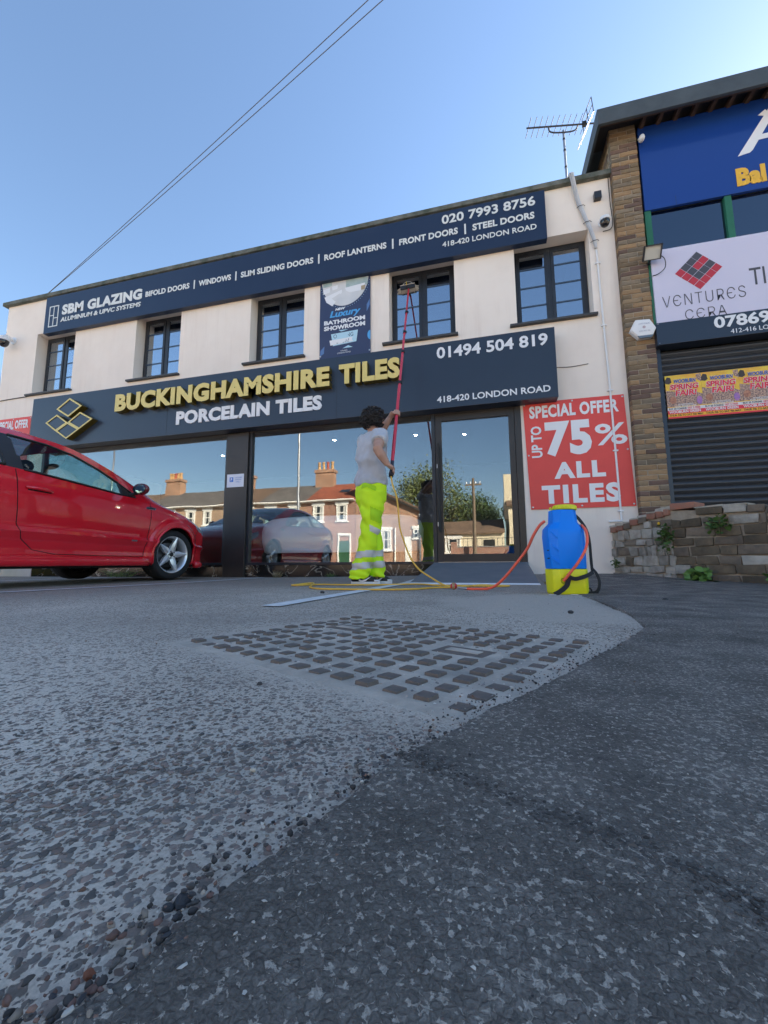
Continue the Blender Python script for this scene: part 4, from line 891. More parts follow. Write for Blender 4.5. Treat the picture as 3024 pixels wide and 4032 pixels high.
m_lilac = M('lilac white sign', (.62, .60, .74), .45, col2=(.65, .63, .76), vs=1); m_grey = M('charcoal print', (.07, .07, .085), .5); m_crim = M('crimson print', (.50, .03, .05), .5)
vs_ = thing('lilac_sign', (3.6, 5.5, 3.16), 'lilac sign with a red and grey chequered diamond over the shutter', 'sign')
b = MB(); b.box(2.152, 6, 5.48, 5.56, 3.158, 4.165); b.build('sign_panel', m_lilac, vs_, bevel=.002)
b = MB(); b.box(2.126, 2.150, 5.5, 5.56, 3.16, 4.17); b.build('green_trim', m_green2, vs_)
cxd, czd, hd = 2.655, 3.80, .258
for i in range(4):
    for j in range(4):
        u0, u1, v0, v1 = i/4+.008, (i+1)/4-.008, j/4+.008, (j+1)/4-.008
        fnp = lambda u, v: (cxd+(u-v)*hd, czd+hd-(u+v)*hd)
        red = (i, j) in {(1, 0), (3, 0), (3, 1), (3, 2), (3, 3), (2, 3), (1, 3), (0, 3), (1, 1)}
        b = MB(); b.prism([fnp(u0, v0), fnp(u1, v0), fnp(u1, v1), fnp(u0, v1)], lambda a, z, d: (a, d, z), 5.477, 5.48); b.build('diamond_tile', m_crim if red else m_grey, vs_)
text('lettering', 'V\u0404NTUR\u0404S', 2.235, 3.365, 3.115, 3.515, 5.477, m_grey, vs_, depth=.003, inter=True, bold=-.012, space=1.1)
text('lettering', 'C\u0404RA', 2.465, 3.17, 2.90, 3.30, 5.477, m_grey, vs_, depth=.003, inter=True, bold=-.012, space=1.1)
text('lettering', 'TI', 3.175, 3.50, 3.33, 3.72, 5.477, m_grey, vs_, depth=.003, bold=-.0)
ds = thing('number_sign', (3.6, 5.5, 2.86), 'dark slate sign strip with a white phone number above the shutter', 'sign')
b = MB(); b.box(2.122, 6, 5.44, 5.62, 2.865, 3.155); b.build('sign_panel', m_navy2, ds, bevel=.003)
text('lettering', '07869', 2.735, 2.985, 3.30, 3.135, 5.436, m_white, ds, depth=.004, bold=.03); text('lettering', '412-416 LON', 2.895, 2.90, 3.33, 2.955, 5.436, m_white, ds, depth=.004)
for (x, z) in ((2.135, 3.14), (2.15, 3.14), (2.145, 2.885)):
    b = MB(); b.ell((x, 5.438, z), (.005, .004, .005), 8, 6); b.build('screw', m_alu, ds)
m_shut = M('anthracite shutter lath', (.042, .045, .052), .4, col2=(.05, .054, .06), vs=5)
sh = thing('roller_shutter', (3.5, 5.6, .55), 'closed dark grey roller shutter between brick pier and frame edge', 'shutter')
lath = MB(); n = 8; prof = [(0, 0)]+[(-.022*math.sin(PI*k/n), .006+.062*k/n) for k in range(1, n)]+[(0, .070), (.006, .076)]
v = [(x, 5.60+p[0], p[1]) for x in (2.19, 6.0) for p in prof]; m_ = len(prof); lath.add(v, [(k, k+m_, k+1+m_, k+1) for k in range(m_-1)])
lme = lath.mesh('shutter_lath'); lme.materials.append(m_shut); [setattr(p, 'use_smooth', True) for p in lme.polygons]; lme.set_sharp_from_angle(angle=R(50))
for k in range(30):
    o = bpy.data.objects.new('shutter_lath', lme); COL.objects.link(o); o.parent = sh; o.matrix_parent_inverse = base_matrix(sh).inverted(); o.location = (0, rnd.uniform(-.001, .001), .56+k*.076)
b = MB(); b.box(2.128, 2.19, 5.56, 5.66, .3, 2.865); b.build('guide_rail', m_navy2, sh, bevel=.003)
b = MB(); b.box(2.13, 6, 5.64, 5.79, .3, 2.86); b.build('shutter_back', m_black, sh)
# posters
m_py = M('poster sky print', (.85, .62, .06), .5, col2=(.82, .40, .05), vs=7, vd=2); m_pcrowd = M('poster crowd print', (.62, .40, .28), .5, col2=(.16, .10, .10), vs=60, vd=2, vlo=.42, vhi=.58); m_pred = M('poster red print', (.75, .03, .06), .5); m_pblue = M('poster blue print', (.05, .08, .32), .5); m_pface = M('poster warm blur print', (.55, .26, .15), .5, col2=(.32, .12, .08), vs=40); m_porange = M('poster orange print', (.9, .45, .03), .5); m_pviolet = M('poster violet print', (.22, .14, .5), .5, col2=(.5, .2, .4), vs=30); m_pwhite = M('poster white print', (.75, .74, .74), .5); m_pdark = M('poster dark print', (.05, .035, .03), .5)
for i in range(3):
    X0 = 2.212+i*.387; t = thing('fair_poster', (X0+.19, 5.565, 1.95), ['spring fair poster nearest the brick pier on the shutter', 'middle spring fair poster on the shutter', 'spring fair poster cut off by the right edge of the photo'][i], 'poster', 'fair posters on the shutter')
    py = lambda o: 5.568-o; X = lambda uu: X0+.387*uu; Z = lambda q: 1.95+.555*q
    def pp(nm, mat, P, off):
        b = MB(); b.prism([(X(a), Z(c)) for a, c in P], lambda a, z, d: (a, d, z), py(off), py(off-.0008)); b.build(nm, mat, t)
    b = MB(); b.box(X(0), X(.995), 5.568, 5.572, Z(0), Z(1)); b.build('poster_sheet', m_py, t)
    pp('printed_crowd', m_pcrowd, [(0, .27), (1, .27), (1, .52), (.75, .60), (.5, .5), (.25, .62), (0, .66)], .001)
    pp('printed_edge', m_pdark, [(0, .9), (.06, .97), (.15, .95), (.18, .84), (.1, .8), (0, .82)], .001)
    pp('printed_edge', m_pcrowd, [(.86, .98), (1, .99), (1, .8), (.88, .86)], .001)
    b = MB(); b.prism(disc(X(.17), Z(.42), .038, .045, 0, 2*PI, 20)[:-1], lambda a, z, d: (a, d, z), py(.0028), py(.002)); b.build('printed_blur', m_pface, t)
    b = MB(); b.prism(disc(X(.9), Z(.38), .03, .05, 0, 2*PI, 20)[:-1], lambda a, z, d: (a, d, z), py(.0028), py(.002)); b.build('printed_blur', m_pviolet, t)
    pp('printed_band', m_pwhite, [(0, .185), (1, .185), (1, .25), (0, .25)], .002); pp('printed_band', m_pred, [(0, .10), (1, .10), (1, .185), (0, .185)], .0021); pp('printed_band', m_porange, [(0, .035), (1, .035), (1, .10), (0, .10)], .0022); pp('printed_band', m_pred, [(0, 0), (1, 0), (1, .035), (0, .035)], .0023)
    def pt(s, u0, q0, u1, q1, mat, off=.004, **kw): text('lettering', s, X(u0), Z(q0), X(u1), Z(q1), py(off), mat, t, depth=.0008, **kw)
    pt('WOOBURN', .22, .80, .84, .90, m_pwhite, .004, bold=.07, shear=.1); pt('WOOBURN', .225, .805, .835, .895, m_pblue, .0055, bold=.035, shear=.1)
    pt('SPRING', .10, .65, .90, .79, m_pwhite, .004, bold=.08, shear=.1); pt('SPRING', .11, .657, .89, .783, m_pred, .0055, bold=.035, shear=.1)
    pt('FAIR!', .24, .50, .84, .65, m_pwhite, .006, bold=.08, shear=.1); pt('FAIR!', .25, .507, .83, .643, m_pred, .0075, bold=.035, shear=.1)
    pt('SOMETHING', .30, .295, .72, .325, m_pwhite, .004, bold=.02); pt('FOR EVERYONE', .22, .255, .8, .288, m_pwhite, .004, bold=.02)
    pt('BUY 20 TOKENS', .03, .20, .52, .24, m_pdark, .004, bold=.02); pt('GET 5 FREE', .55, .20, .9, .24, m_pred, .004, bold=.02)
    pt('WOOBURN GREEN', .03, .115, .9, .175, m_pwhite, .004, bold=.03); pt('THUR 7th TO SAT 9th MAY', .03, .045, .97, .09, m_pdark, .004, bold=.02)
# alarm box
al = thing('alarm_box', (1.99, 5.47, 3.0), 'white six sided alarm box on the brick pier', 'alarm box')
hexp = [(1.83, 3.10), (1.90, 3.235), (2.06, 3.225), (2.125, 3.10), (2.07, 2.985), (1.92, 2.985)]
def hexf(s): c = (1.98, 3.10); return [(c[0]+(a-c[0])*s, c[1]+(z-c[1])*s) for a, z in hexp]
b = MB(); b.prism(hexp, lambda a, z, d: (a, d, z), 5.44, 5.5); b.build('back_plate', m_upvc, al, bevel=.006)
b = MB(); b.prism(hexf(.94), lambda a, z, d: (a, d, z), 5.425, 5.44); b.build('cover', m_upvc, al, bevel=.015, ang=60)
b = MB(); b.prism([(1.93, 2.975), (2.06, 2.975), (2.085, 3.01), (1.905, 3.01)], lambda a, z, d: (a, d, z), 5.42, 5.44); b.build('strobe_lens', M('grey blue lens', (.12, .17, .22), .3), al, bevel=.006)
text('lettering', 'CITYTALK', 1.925, 3.155, 2.05, 3.175, 5.4235, M('grey print', (.3, .33, .45), .6), al, depth=.0025, shear=.2); b = MB(); b.prism(disc(1.985, 3.12, .02, .02, 0, 2*PI, 6)[:-1], lambda a, z, d: (a, d, z), 5.4235, 5.425); b.build('emblem', M('pink grey print', (.5, .4, .42), .6), al); text('lettering', '0330 3453 586', 1.925, 3.06, 2.05, 3.078, 5.4235, M('grey print 2', (.35, .37, .45), .6), al, depth=.0025)
# flood lamp and corner camera
fl = thing('flood_lamp', (2.16, 5.4, 4.0), 'black rectangular flood lamp sticking out beside the brick pier', 'flood lamp')
b = MB(); MT = Matrix.Translation((2.13, 5.36, 4.06))@Matrix.Rotation(R(34), 4, 'X')
for (x0_, x1_, z0_, z1_) in ((-.10, .10, -.085, -.075), (-.10, .10, .075, .085), (-.10, -.09, -.075, .075), (.09, .10, -.075, .075)):
    q = MB(); q.box(x0_, x1_, -.02, .03, z0_, z1_); b.add([MT@Vector(p) for p in q.v], q.f)
q = MB(); q.box(-.09, .09, .012, .03, -.075, .075); b.add([MT@Vector(p) for p in q.v], q.f); b.build('lamp_body', m_frame, fl)
b = MB(); q = MB(); q.box(-.09, .09, .0, .008, -.075, .075); b.add([MT@Vector(p) for p in q.v], q.f); b.build('lamp_glass', M('frosted lamp glass', (.55, .56, .52), .3), fl)
b = MB(); b.tube([(2.13, 5.40, 4.03), (2.13, 5.5, 4.0)], .012, 8); b.build('bracket', m_frame, fl)
b = MB(); b.tube(bez([(2.19, 5.38, 4.05), (2.27, 5.40, 3.98), (2.28, 5.43, 3.88), (2.22, 5.46, 3.83), (2.15, 5.478, 3.82)], 6), .005, 6); b.build('lamp_cable', m_black, fl, smooth=True)
b = MB(); b.ell((2.165, 5.44, 5.78), (.035, .05, .045), 14, 10); b.tube([(2.15, 5.5, 5.83), (2.16, 5.45, 5.81)], .015, 8); tag(b.build('corner_camera', m_camw, smooth=True), 'small white camera tucked under the eaves beside the brick pier', 'camera')

# ---------------------------------------------------------------- TV aerial
ae = thing('tv_aerial', (1.40, 6.2, 5.53), 'yagi TV aerial on a pole above the white building roof', 'aerial')
b = MB(); b.tube([(1.395, 6.2, 5.5), (1.393, 6.2, 7.03)], .017, 10); b.build('mast', m_steel, ae, ang=40)
for z in (6.35, 6.65, 6.85): b = MB(); b.tube([(1.394, 6.2, z), (1.394, 6.2, z+.03)], .02, 10); b.build('tape_ring', m_black, ae)
m_ael = M('grey aerial metal', (.05, .055, .07), .7)
BL, BRr = Vector((.83, 6.08, 7.10)), Vector((1.90, 6.28, 7.10)); bd = (BRr-BL).normalized(); bp_ = Vector((-bd.y, bd.x, 0))
b = MB(); b.tube([BL, BRr], .012, 8); b.build('boom', m_ael, ae)
for k in range(11):
    c = BL+bd*(.03+k*.087); b = MB(); b.tube([c-bp_*.16, c+bp_*.16], .005, 6); b.build('director', m_ael, ae)
b = MB(); c = BL+bd*.56; b.tube(bez([c-bd*.22+Vector((0, 0, -.005)), c-bd*.2+Vector((0, 0, -.09)), c-bd*.1+Vector((0, 0, -.12)), c+bd*.1+Vector((0, 0, -.12)), c+bd*.2+Vector((0, 0, -.09)), c+bd*.24+Vector((0, 0, -.005))], 5), .011, 8); b.build('cradle', m_ael, ae, smooth=True)
b = MB(); c = BL+bd*.9; q = MB(); q.box(c.x-.03, c.x+.03, c.y-.03, c.y+.03, c.z-.03, c.z+.03); b.add(q.v, q.f); b.build('dipole_box', m_black, ae, bevel=.006)
for s in (1, -1):
    base = BL+bd*.97; tip = base+Vector((0, 0, s*.27))-bd*(.02 if s > 0 else .13); b = MB()
    for e in (-.17, 0, .17): b.tube([base+bp_*e, tip+bp_*e], .006, 6)
    for q in np.linspace(0, 1, 5 if s < 0 else 3): cc = base+(tip-base)*q; b.tube([cc-bp_*.17, cc+bp_*.17], .006 if s > 0 else .008, 6)
    b.build('reflector', m_ael if s > 0 else m_alu, ae)

# ---------------------------------------------------------------- low stone wall
sw = thing('boundary_wall', (1.9, 4.9, 0), 'low old stone and brick wall at the foot of the brick pier', 'wall')
WP = [(1.475, 5.585), (1.86, 4.87), (2.42, 4.36), (4.4, 2.75)]; WH = [.60, .77, .70, .70]
segs = []
for i in range(3):
    a, c = Vector(WP[i]), Vector(WP[i+1]); t = (c-a).normalized(); nrm = Vector((t.y, -t.x)); nrm = nrm if nrm.x < 0 or nrm.y < 0 else -nrm
    segs.append((a, c, t, Vector((-abs(t.y), t.x*1.0)).normalized() if False else Vector((t.y, -t.x)), (c-a).length))
STN = [M('grey lichen stone', (.42, .385, .33), .95, col2=(.25, .225, .185), vs=11, vd=6, bump=.8, bs=45, bdist=.01, rand=.25), M('brown stone', (.215, .17, .125), .95, col2=(.13, .105, .08), vs=11, vd=6, bump=.8, bs=45, bdist=.01, rand=.25), M('soot black stone', (.085, .07, .05), .95, col2=(.17, .13, .085), vs=7, vd=6, bump=.8, bs=45, bdist=.01, rand=.3), M('old red brick', (.38, .155, .10), .95, col2=(.28, .16, .115), vs=14, bump=.7, bs=50, bdist=.006, rand=.25), M('pale cement', (.5, .46, .39), .95, col2=(.34, .31, .26), vs=9, bump=.7, bs=50, bdist=.006)]
def nrm_out(t): n = Vector((t.y, -t.x)); return n if n.dot(Vector((-1, -1))) > 0 else -n
def stone(i, s0, s1, z0, z1, mat, jit=.008, out=0., depth=.12, name='stone'):
    a, c, t, _, L_ = segs[i]; n = nrm_out(t); b = MB(); zb = 0
    def P(s, d, z): p = a+t*s+n*d; return (p.x, p.y, z)
    v = []
    for d in (out, -depth):
        for (s, z) in ((s0, z0), (s1, z0), (s1, z1), (s0, z1)):
            j = (lambda: rnd.uniform(-jit, jit)) if d == out else (lambda: 0)
            v.append(P(s+j(), d+j()*.8, z+j()))
    b.add(v, [(0,1,2,3),(4,7,6,5),(0,4,5,1),(1,5,6,2),(2,6,7,3),(3,7,4,0)]); return b.build(name, mat, sw, bevel=.009, seg=2, ang=35)
for i, (a, c, t, _, L_) in enumerate(segs):
    n = nrm_out(t); h0, h1 = WH[i], WH[i+1]; b = MB(); P = []
    for s, h in ((0, h0), (L_, h1)):
        p = a+t*s
        for d in (-.018, -.25):
            for z in (-.1, h-.035): q = p+n*d; P.append((q.x, q.y, z))
    b.add(P, [(0,1,5,4),(2,6,7,3),(1,3,7,5),(0,4,6,2),(0,2,3,1),(4,5,7,6)]); b.build('wall_core', m_mortar, sw)
    z = -.02; r_ = 0; hmin = min(h0, h1)
    while True:
        hh = rnd.uniform(.075, .115) if i == 0 else rnd.uniform(.085, .10)
        if z+hh > max(h0, h1)-.07: break
        s = -rnd.uniform(0, .1)
        while s < L_-.02:
            wd = rnd.uniform(.07, .19) if i == 0 else rnd.uniform(.13, .26); s1 = min(s+wd, L_+(.0 if i else .02)); sm = (max(s, 0)+s1)/2; htop = h0+(h1-h0)*sm/L_
            if z+hh < htop-.055 and s1-max(s, 0) > .03:
                if i == 0: m = rnd.choices(STN, (.72, .16, .06, .03, .12))[0]
                else: m = rnd.choices(STN, (.04, .28, .66, .0, .02))[0]
                stone(i, max(s, 0)+.005, s1-.006, z+.005, z+hh-.005, m, jit=.013 if i == 0 else .009, out=rnd.uniform(-.006, .012))
            s += wd
        z += hh; r_ += 1
    s = 0
    while s < L_-.02:
        wd = rnd.uniform(.09, .12) if i == 0 else rnd.uniform(.16, .24); s1 = min(s+wd, L_); ht = h0+(h1-h0)*(s+s1)/2/L_+rnd.uniform(-.012, .014)
        if i == 1 and s < .2: ht += .03
        m = STN[3] if (i == 0 and rnd.random() < .8) or (i == 1 and s < .2) else rnd.choice(STN[1:3]+[STN[4]])
        stone(i, s+.004, s1-.004, ht-.065, ht, m, jit=.006, out=.014, depth=.26, name='coping_brick' if m is STN[3] else 'coping_stone')
        if i == 0 or (i == 1 and .1 < s < .45): stone(i, s-.01, s1+.01, ht-.004, ht+rnd.uniform(.018, .04), STN[4], jit=.010, out=.006, depth=.24, name='cement_cap')
        s += wd
# ---------------------------------------------------------------- weeds
m_leaf = M('weed leaf', (.055, .13, .03), .6, col2=(.10, .17, .035), vs=25, rand=.15); m_leafb = M('bright dock leaf', (.09, .2, .03), .55, col2=(.14, .25, .05), vs=20); m_stemg = M('weed stem', (.12, .12, .05), .8); m_dry = M('dry grass', (.30, .24, .13), .9)
def weed(name, c, rx, rz, n, size, mat, label, droop=0, up=.4, seed=0):
    rr = random.Random(seed); t = thing(name, c, label, 'weed'); b = MB(); st = MB()
    for k in range(n):
        d = Vector((rr.gauss(0, 1), rr.gauss(0, 1), rr.gauss(up, .8))); d.normalize(); r_ = rr.random()**.5
        p = Vector(c)+Vector((d.x*rx*r_, d.y*rx*r_, d.z*rz*r_-droop*rr.random())); s = size*rr.uniform(.6, 1.3)
        q = Euler((rr.uniform(-.9, .9), rr.uniform(-.9, .9), rr.uniform(0, 6.3))).to_matrix()
        L = [(0, -.5, 0), (.32, -.3, .05), (.5, .1, .02), (.28, .5, -.06), (0, .75, -.12), (-.28, .5, -.06), (-.5, .1, .02), (-.32, -.3, .05)]
        if k % 3 == 0: st.tube([Vector(c), (Vector(c)+p)/2+Vector((0, 0, .01)), p], .0018, 4)
        b.add([p+q@(Vector(v)*s) for v in L], [(0, 1, 2, 6, ), (0, 6, 7), (2, 3, 4), (2, 4, 5, 6)] if False else [(0, 1, 2, 3, 4, 5, 6, 7)])
    b.build('foliage', mat, t, fix=False); st.build('stem', m_stemg, t)
    return t
weed('wall_weed', (1.80, 4.88, .49), .085, .15, 130, .032, m_leaf, 'bushy green weed growing from the corner of the stone wall', .10, seed=1)
b = MB(); b.ell((1.745, 4.86, .60), (.014, .014, .016), 8, 6); tag(b.build('yellow_flower', M('yellow petal', (.75, .42, .02), .6)), 'single yellow flower on the bushy wall weed', 'flower')
weed('wall_weed', (2.13, 4.55, .59), .10, .09, 90, .036, m_leaf, 'trailing green weed on the face of the stone wall near the right edge', .09, seed=2)
weed('dock_plant', (1.95, 4.58, .03), .14, .11, 60, .065, m_leafb, 'bright green broad leaved weed at the foot of the stone wall', 0, .7, seed=3)
weed('wall_weed', (1.46, 5.45, .19), .05, .07, 60, .022, m_leaf, 'small green weed where the stone wall meets the white wall', .03, seed=4)
weed('dock_plant', (2.42, 4.22, .03), .14, .07, 50, .05, m_leafb, 'low green weeds on the ground at the right frame edge', 0, .7, seed=5)
def tuft(c, n, h, sp, mat, label, seed):
    rr = random.Random(seed); b = MB()
    for k in range(n):
        a = rr.uniform(0, 6.3); l = h*rr.uniform(.5, 1.2); e = Vector((math.cos(a)*sp*rr.random(), math.sin(a)*sp*rr.random(), l)); p = Vector(c)+Vector((rr.uniform(-sp, sp)*.5, rr.uniform(-sp, sp)*.3, 0)); b.tube([p, p+e*.5+Vector((0, 0, l*.12)), p+e], [.0025, .002, .0006], 4)
    tag(b.build('grass_tuft', mat, smooth=True), label, 'grass')
tuft((-3.05, 5.5, .0), 40, .09, .10, m_dry, 'dry grass tuft at the marble plinth right of the car', 1); tuft((-2.2, 5.5, .012), 22, .05, .09, m_leaf, 'small green grass tuft at the marble plinth behind the man', 2); tuft((.50, 3.92, .0), 26, .05, .07, m_dry, 'dry grass tuft beside the right corner of the ramp', 3); tuft((-5.9, 5.45, 0), 60, .12, .35, m_leafb, 'green grass along the plinth seen under the car', 4)
# ---------------------------------------------------------------- person cleaning the window
def remesh(mb, vox, smooth_it=6, fac=.5, disp=None):
    me = mb.mesh('shape'); ob = bpy.data.objects.new('shape', me); COL.objects.link(ob)
    md = ob.modifiers.new('r', 'REMESH'); md.mode = 'VOXEL'; md.voxel_size = vox; md.adaptivity = 0
    ms = ob.modifiers.new('s', 'SMOOTH'); ms.iterations = smooth_it; ms.factor = fac
    dg = bpy.context.evaluated_depsgraph_get(); out = bpy.data.meshes.new_from_object(ob.evaluated_get(dg))
    bpy.data.objects.remove(ob); bpy.data.meshes.remove(me)
    if disp:
        nr = [v.normal.copy() for v in out.vertices]
        for v, n_ in zip(out.vertices, nr): v.co += n_*disp(v.co, n_)
    for p in out.polygons: p.use_smooth = True
    return out
def extract(me, name, mat, parent, pred, off):
    """a patch of a garment's surface lying proud of it"""
    vs = {}; V = []; F = []
    for p in me.polygons:
        if not pred(p.center, p.normal): continue
        ix = []
        for i in p.vertices:
            if i not in vs: vs[i] = len(V); V.append(me.vertices[i].co+me.vertices[i].normal*off)
            ix.append(vs[i])
        F.append(ix)
    b = MB(); b.v = [tuple(v) for v in V]; b.f = F
    return b.build(name, mat, parent, smooth=True, fix=False)
m_skin = M('skin', (.50, .29, .21), .55, col2=(.43, .24, .17), vs=18); m_tee = M('grey cotton', (.51, .52, .55), .9, col2=(.44, .45, .48), vs=7, bump=.15, bs=300, bdist=.002); m_hiv = M('fluorescent yellow fabric', (.70, 1.0, .012), .75, col2=(.64, .96, .01), vs=7, bump=.2, bs=160, bdist=.003); m_refl = M('silver reflective tape', (.60, .58, .55), .45, metal=.1); m_hair = M('black curly hair', (.016, .013, .012), .5, spec=.4)
man = thing('person', (-1.1, 3.75, 0), 'person with black curly hair in grey T-shirt and fluorescent trousers washing the upper window', 'person')
PB = Vector((-.83, 3.50, 1.00)); PT = Vector((-1.055, 5.72, 4.41)); pd = (PT-PB).normalized()
def pole_at(z): return PB+pd*((z-PB.z)/pd.z)
SH_R, EL_R, WR_R = Vector((-.965, 3.64, 1.405)), Vector((-.935, 3.42, 1.215)), Vector((-.86, 3.48, 1.085))
SH_L, EL_L, WR_L = Vector((-1.20, 3.87, 1.43)), Vector((-1.06, 4.02, 1.575)), Vector((-.955, 3.985, 1.71))
HL = pole_at(1.745)
HIP_R, KN_R, AN_R = Vector((-1.05, 3.69, .90)), Vector((-1.075, 3.67, .50)), Vector((-1.165, 3.66, .10))
HIP_L, KN_L, AN_L = Vector((-1.135, 3.82, .90)), Vector((-1.09, 3.82, .50)), Vector((-1.045, 3.80, .10))
def limb(b, pts, rs, n=14): b.tube(pts, rs, n)
body = MB()
body.ell((-1.065, 3.785, 1.60), (.078, .098, .115), 20, 14, Matrix.Rotation(R(-50), 3, 'Z').to_4x4()@Matrix.Rotation(R(-14), 4, 'X'))
body.ell((-1.035, 3.815, 1.565), (.055, .065, .07), 14, 10)                          # jaw and face
fd = Vector((.72, .69, .18)).normalized(); fc = Vector((-1.065, 3.785, 1.605))
body.ell(fc+fd*.105+Vector((0, 0, -.012)), (.014, .014, .02), 10, 8)                  # nose
body.ell(fc+fd*.088+Vector((0, 0, -.06)), (.022, .022, .01), 10, 8)                   # mouth
body.ell(fc+Vector((.69, -.72, 0))*.082+Vector((0, 0, -.005)), (.012, .02, .03), 10, 8); body.ell(fc+Vector((-.69, .72, 0))*.082, (.012, .02, .03), 10, 8)   # ears
limb(body, [(-1.08, 3.765, 1.40), (-1.072, 3.775, 1.53)], [.062, .055])
limb(body, [(-1.09, 3.755, .86), (-1.09, 3.75, 1.05), (-1.085, 3.75, 1.25), (-1.08, 3.755, 1.40), (-1.08, 3.76, 1.44)], [.095, .095, .105, .085, .06])
limb(body, [(-1.08, 3.755, 1.38), SH_R, SH_R+(EL_R-SH_R)*.5, EL_R, EL_R+(WR_R-EL_R)*.35, WR_R], [.05, .054, .051, .042, .044, .029])
limb(body, [(-1.08, 3.755, 1.38), SH_L, SH_L+(EL_L-SH_L)*.5, EL_L, EL_L+(WR_L-EL_L)*.35, WR_L], [.05, .053, .048, .041, .042, .028])
for a, k, e in ((HIP_R, KN_R, AN_R), (HIP_L, KN_L, AN_L)): limb(body, [a, k, e, e-Vector((0, 0, .05))], [.085, .058, .04, .04])
def hand(b, wrist, grip, palmdir, flip, pd_):
    """palm beside the pole, four fingers curled round it, thumb on the other side"""
    side = (wrist-grip); side -= pd_*side.dot(pd_); side.normalize(); tang = pd_.cross(side).normalized()*flip
    knuck = grip+side*.020+tang*.032
    limb(b, [wrist, wrist+(knuck-wrist)*.5, knuck], [(.030, .022), (.040, .020), (.042, .017)], 12)
    for q in range(4):
        o_ = pd_*(-.030+.020*q); r_ = .0088-.0006*abs(q-1.2); l = [.92, 1.0, .98, .82][q]
        A = knuck+o_; pts = [A]
        for ang in (20, 65, 115, 165, 205):
            if ang > 205*l+8: break
            an = R(ang); pts.append(grip+o_+tang*(.030*math.cos(an-.2))-side*(.030*math.sin(an-.5)))
        limb(b, pts, [r_*1.1]+[r_]*(len(pts)-2)+[r_*.8], 8)
    th = wrist+(knuck-wrist)*.45+side*.0; limb(b, [th, grip+side*.028-tang*.012+pd_*.045*flip*0+pd_*.048, grip-side*.004-tang*.030+pd_*.052], [.014, .0115, .009], 8)
hand(body, WR_R, PB+pd*.035, None, 1, pd); hand(body, WR_L, HL, None, 1, pd)
link('body', remesh(body, .0052, 3, .5), m_skin, man)
# T-shirt
tee = MB()
RT = Matrix.Rotation(R(-45), 4, 'Z')
def ring_loft(b, secs, n=28):
    """secs: centre, half width (right), half depth (forward); axes turned with the body"""
    v = []; f = []
    for c, rx, ry in secs:
        for k in range(n):
            a = 2*PI*k/n; v.append(Vector(c)+RT.to_3x3()@Vector((rx*math.copysign(abs(math.cos(a))**.85, math.cos(a)), ry*math.sin(a), 0)))
    for i in range(len(secs)-1):
        for k in range(n): f.append((i*n+k, i*n+(k+1)%n, (i+1)*n+(k+1)%n, (i+1)*n+k))
    f += [tuple(reversed(range(n))), tuple((len(secs)-1)*n+k for k in range(n))]; b.add(v, f)
ring_loft(tee, [((-1.09, 3.75, .945), .172, .142), ((-1.09, 3.75, 1.0), .172, .14), ((-1.09, 3.75, 1.10), .165, .13), ((-1.088, 3.75, 1.22), .178, .135), ((-1.085, 3.755, 1.33), .19, .135), ((-1.08, 3.76, 1.41), .175, .115), ((-1.08, 3.765, 1.455), .12, .09), ((-1.078, 3.77, 1.485), .075, .072)])
limb(tee, [(-1.08, 3.755, 1.39), SH_R, SH_R+(EL_R-SH_R)*.52], [.085, .085, .078]); limb(tee, [(-1.08, 3.755, 1.40), SH_L, SH_L+(EL_L-SH_L)*.5], [.085, .083, .07])
def folds(co, n_):
    q = co.z*16+co.x*12; d = .014*noise.noise((co.x*9+co.z*8, co.y*9, co.z*11-co.x*6))+.008*noise.noise((co.x*20, co.y*20, co.z*14))
    d += .012*math.sin(q*1.6+3*noise.noise((co.x*4, co.y*4, co.z*3)))*smooth01((1.30-co.z)/.15)*smooth01((co.z-.95)/.06)
    return d
link('t_shirt', remesh(tee, .009, 5, .5, folds), m_tee, man)
# trousers
tr = MB()
ring_loft(tr, [((-1.095, 3.755, .60), .02, .02), ((-1.095, 3.755, .74), .13, .10), ((-1.095, 3.755, .80), .168, .138), ((-1.093, 3.752, .88), .172, .145), ((-1.09, 3.75, .95), .160, .135), ((-1.09, 3.75, .985), .158, .132)])
limb(tr, [HIP_R+Vector((-.01, 0, -.03)), HIP_R+(KN_R-HIP_R)*.5, KN_R, KN_R+(AN_R-KN_R)*.5, AN_R+Vector((0, 0, .05)), AN_R+Vector((-.018, 0, -.045))], [.120, .108, .088, .082, .088, .100], 20)
limb(tr, [HIP_L+Vector((.01, 0, -.03)), HIP_L+(KN_L-HIP_L)*.5, KN_L, KN_L+(AN_L-KN_L)*.5, AN_L+Vector((0, 0, .05)), AN_L+Vector((.0, 0, -.03))], [.116, .102, .084, .078, .078, .082], 20)
def tfolds(co, n_):
    leg = smooth01((.8-co.z)/.1)
    d = (.5+.5*leg)*(.008*noise.noise((co.x*8, co.y*8, co.z*9))+.010*noise.noise((co.x*15+co.z*10, co.y*15, co.z*13)))
    d += leg*.014*math.sin(co.z*34+co.x*30+4*noise.noise((co.x*5, co.y*5, co.z*4)))*(.5+.5*noise.noise((co.x*3, co.z*5, 1)))
    d += smooth01((.2-co.z)/.12)*.010*math.sin(co.z*75+co.y*22+co.x*25)
    return d
trm = remesh(tr, .009, 5, .5, tfolds); tro = link('trousers', trm, m_hiv, man)
for (za, zb) in ((.255, .315), (.150, .210)): extract(trm, 'reflective_band', m_refl, man, lambda c, n_, za=za, zb=zb: za < c.z+.10*(c.x+1.1)*(-1) < zb, .0025)
extract(trm, 'reflective_band', m_refl, man, lambda c, n_: .475 < c.z+.55*(c.x+1.02) < .535 and c.y < 3.66 and c.x > -1.06, .0025)
m_hivd = M('fluorescent seam', (.42, .72, .01), .8)
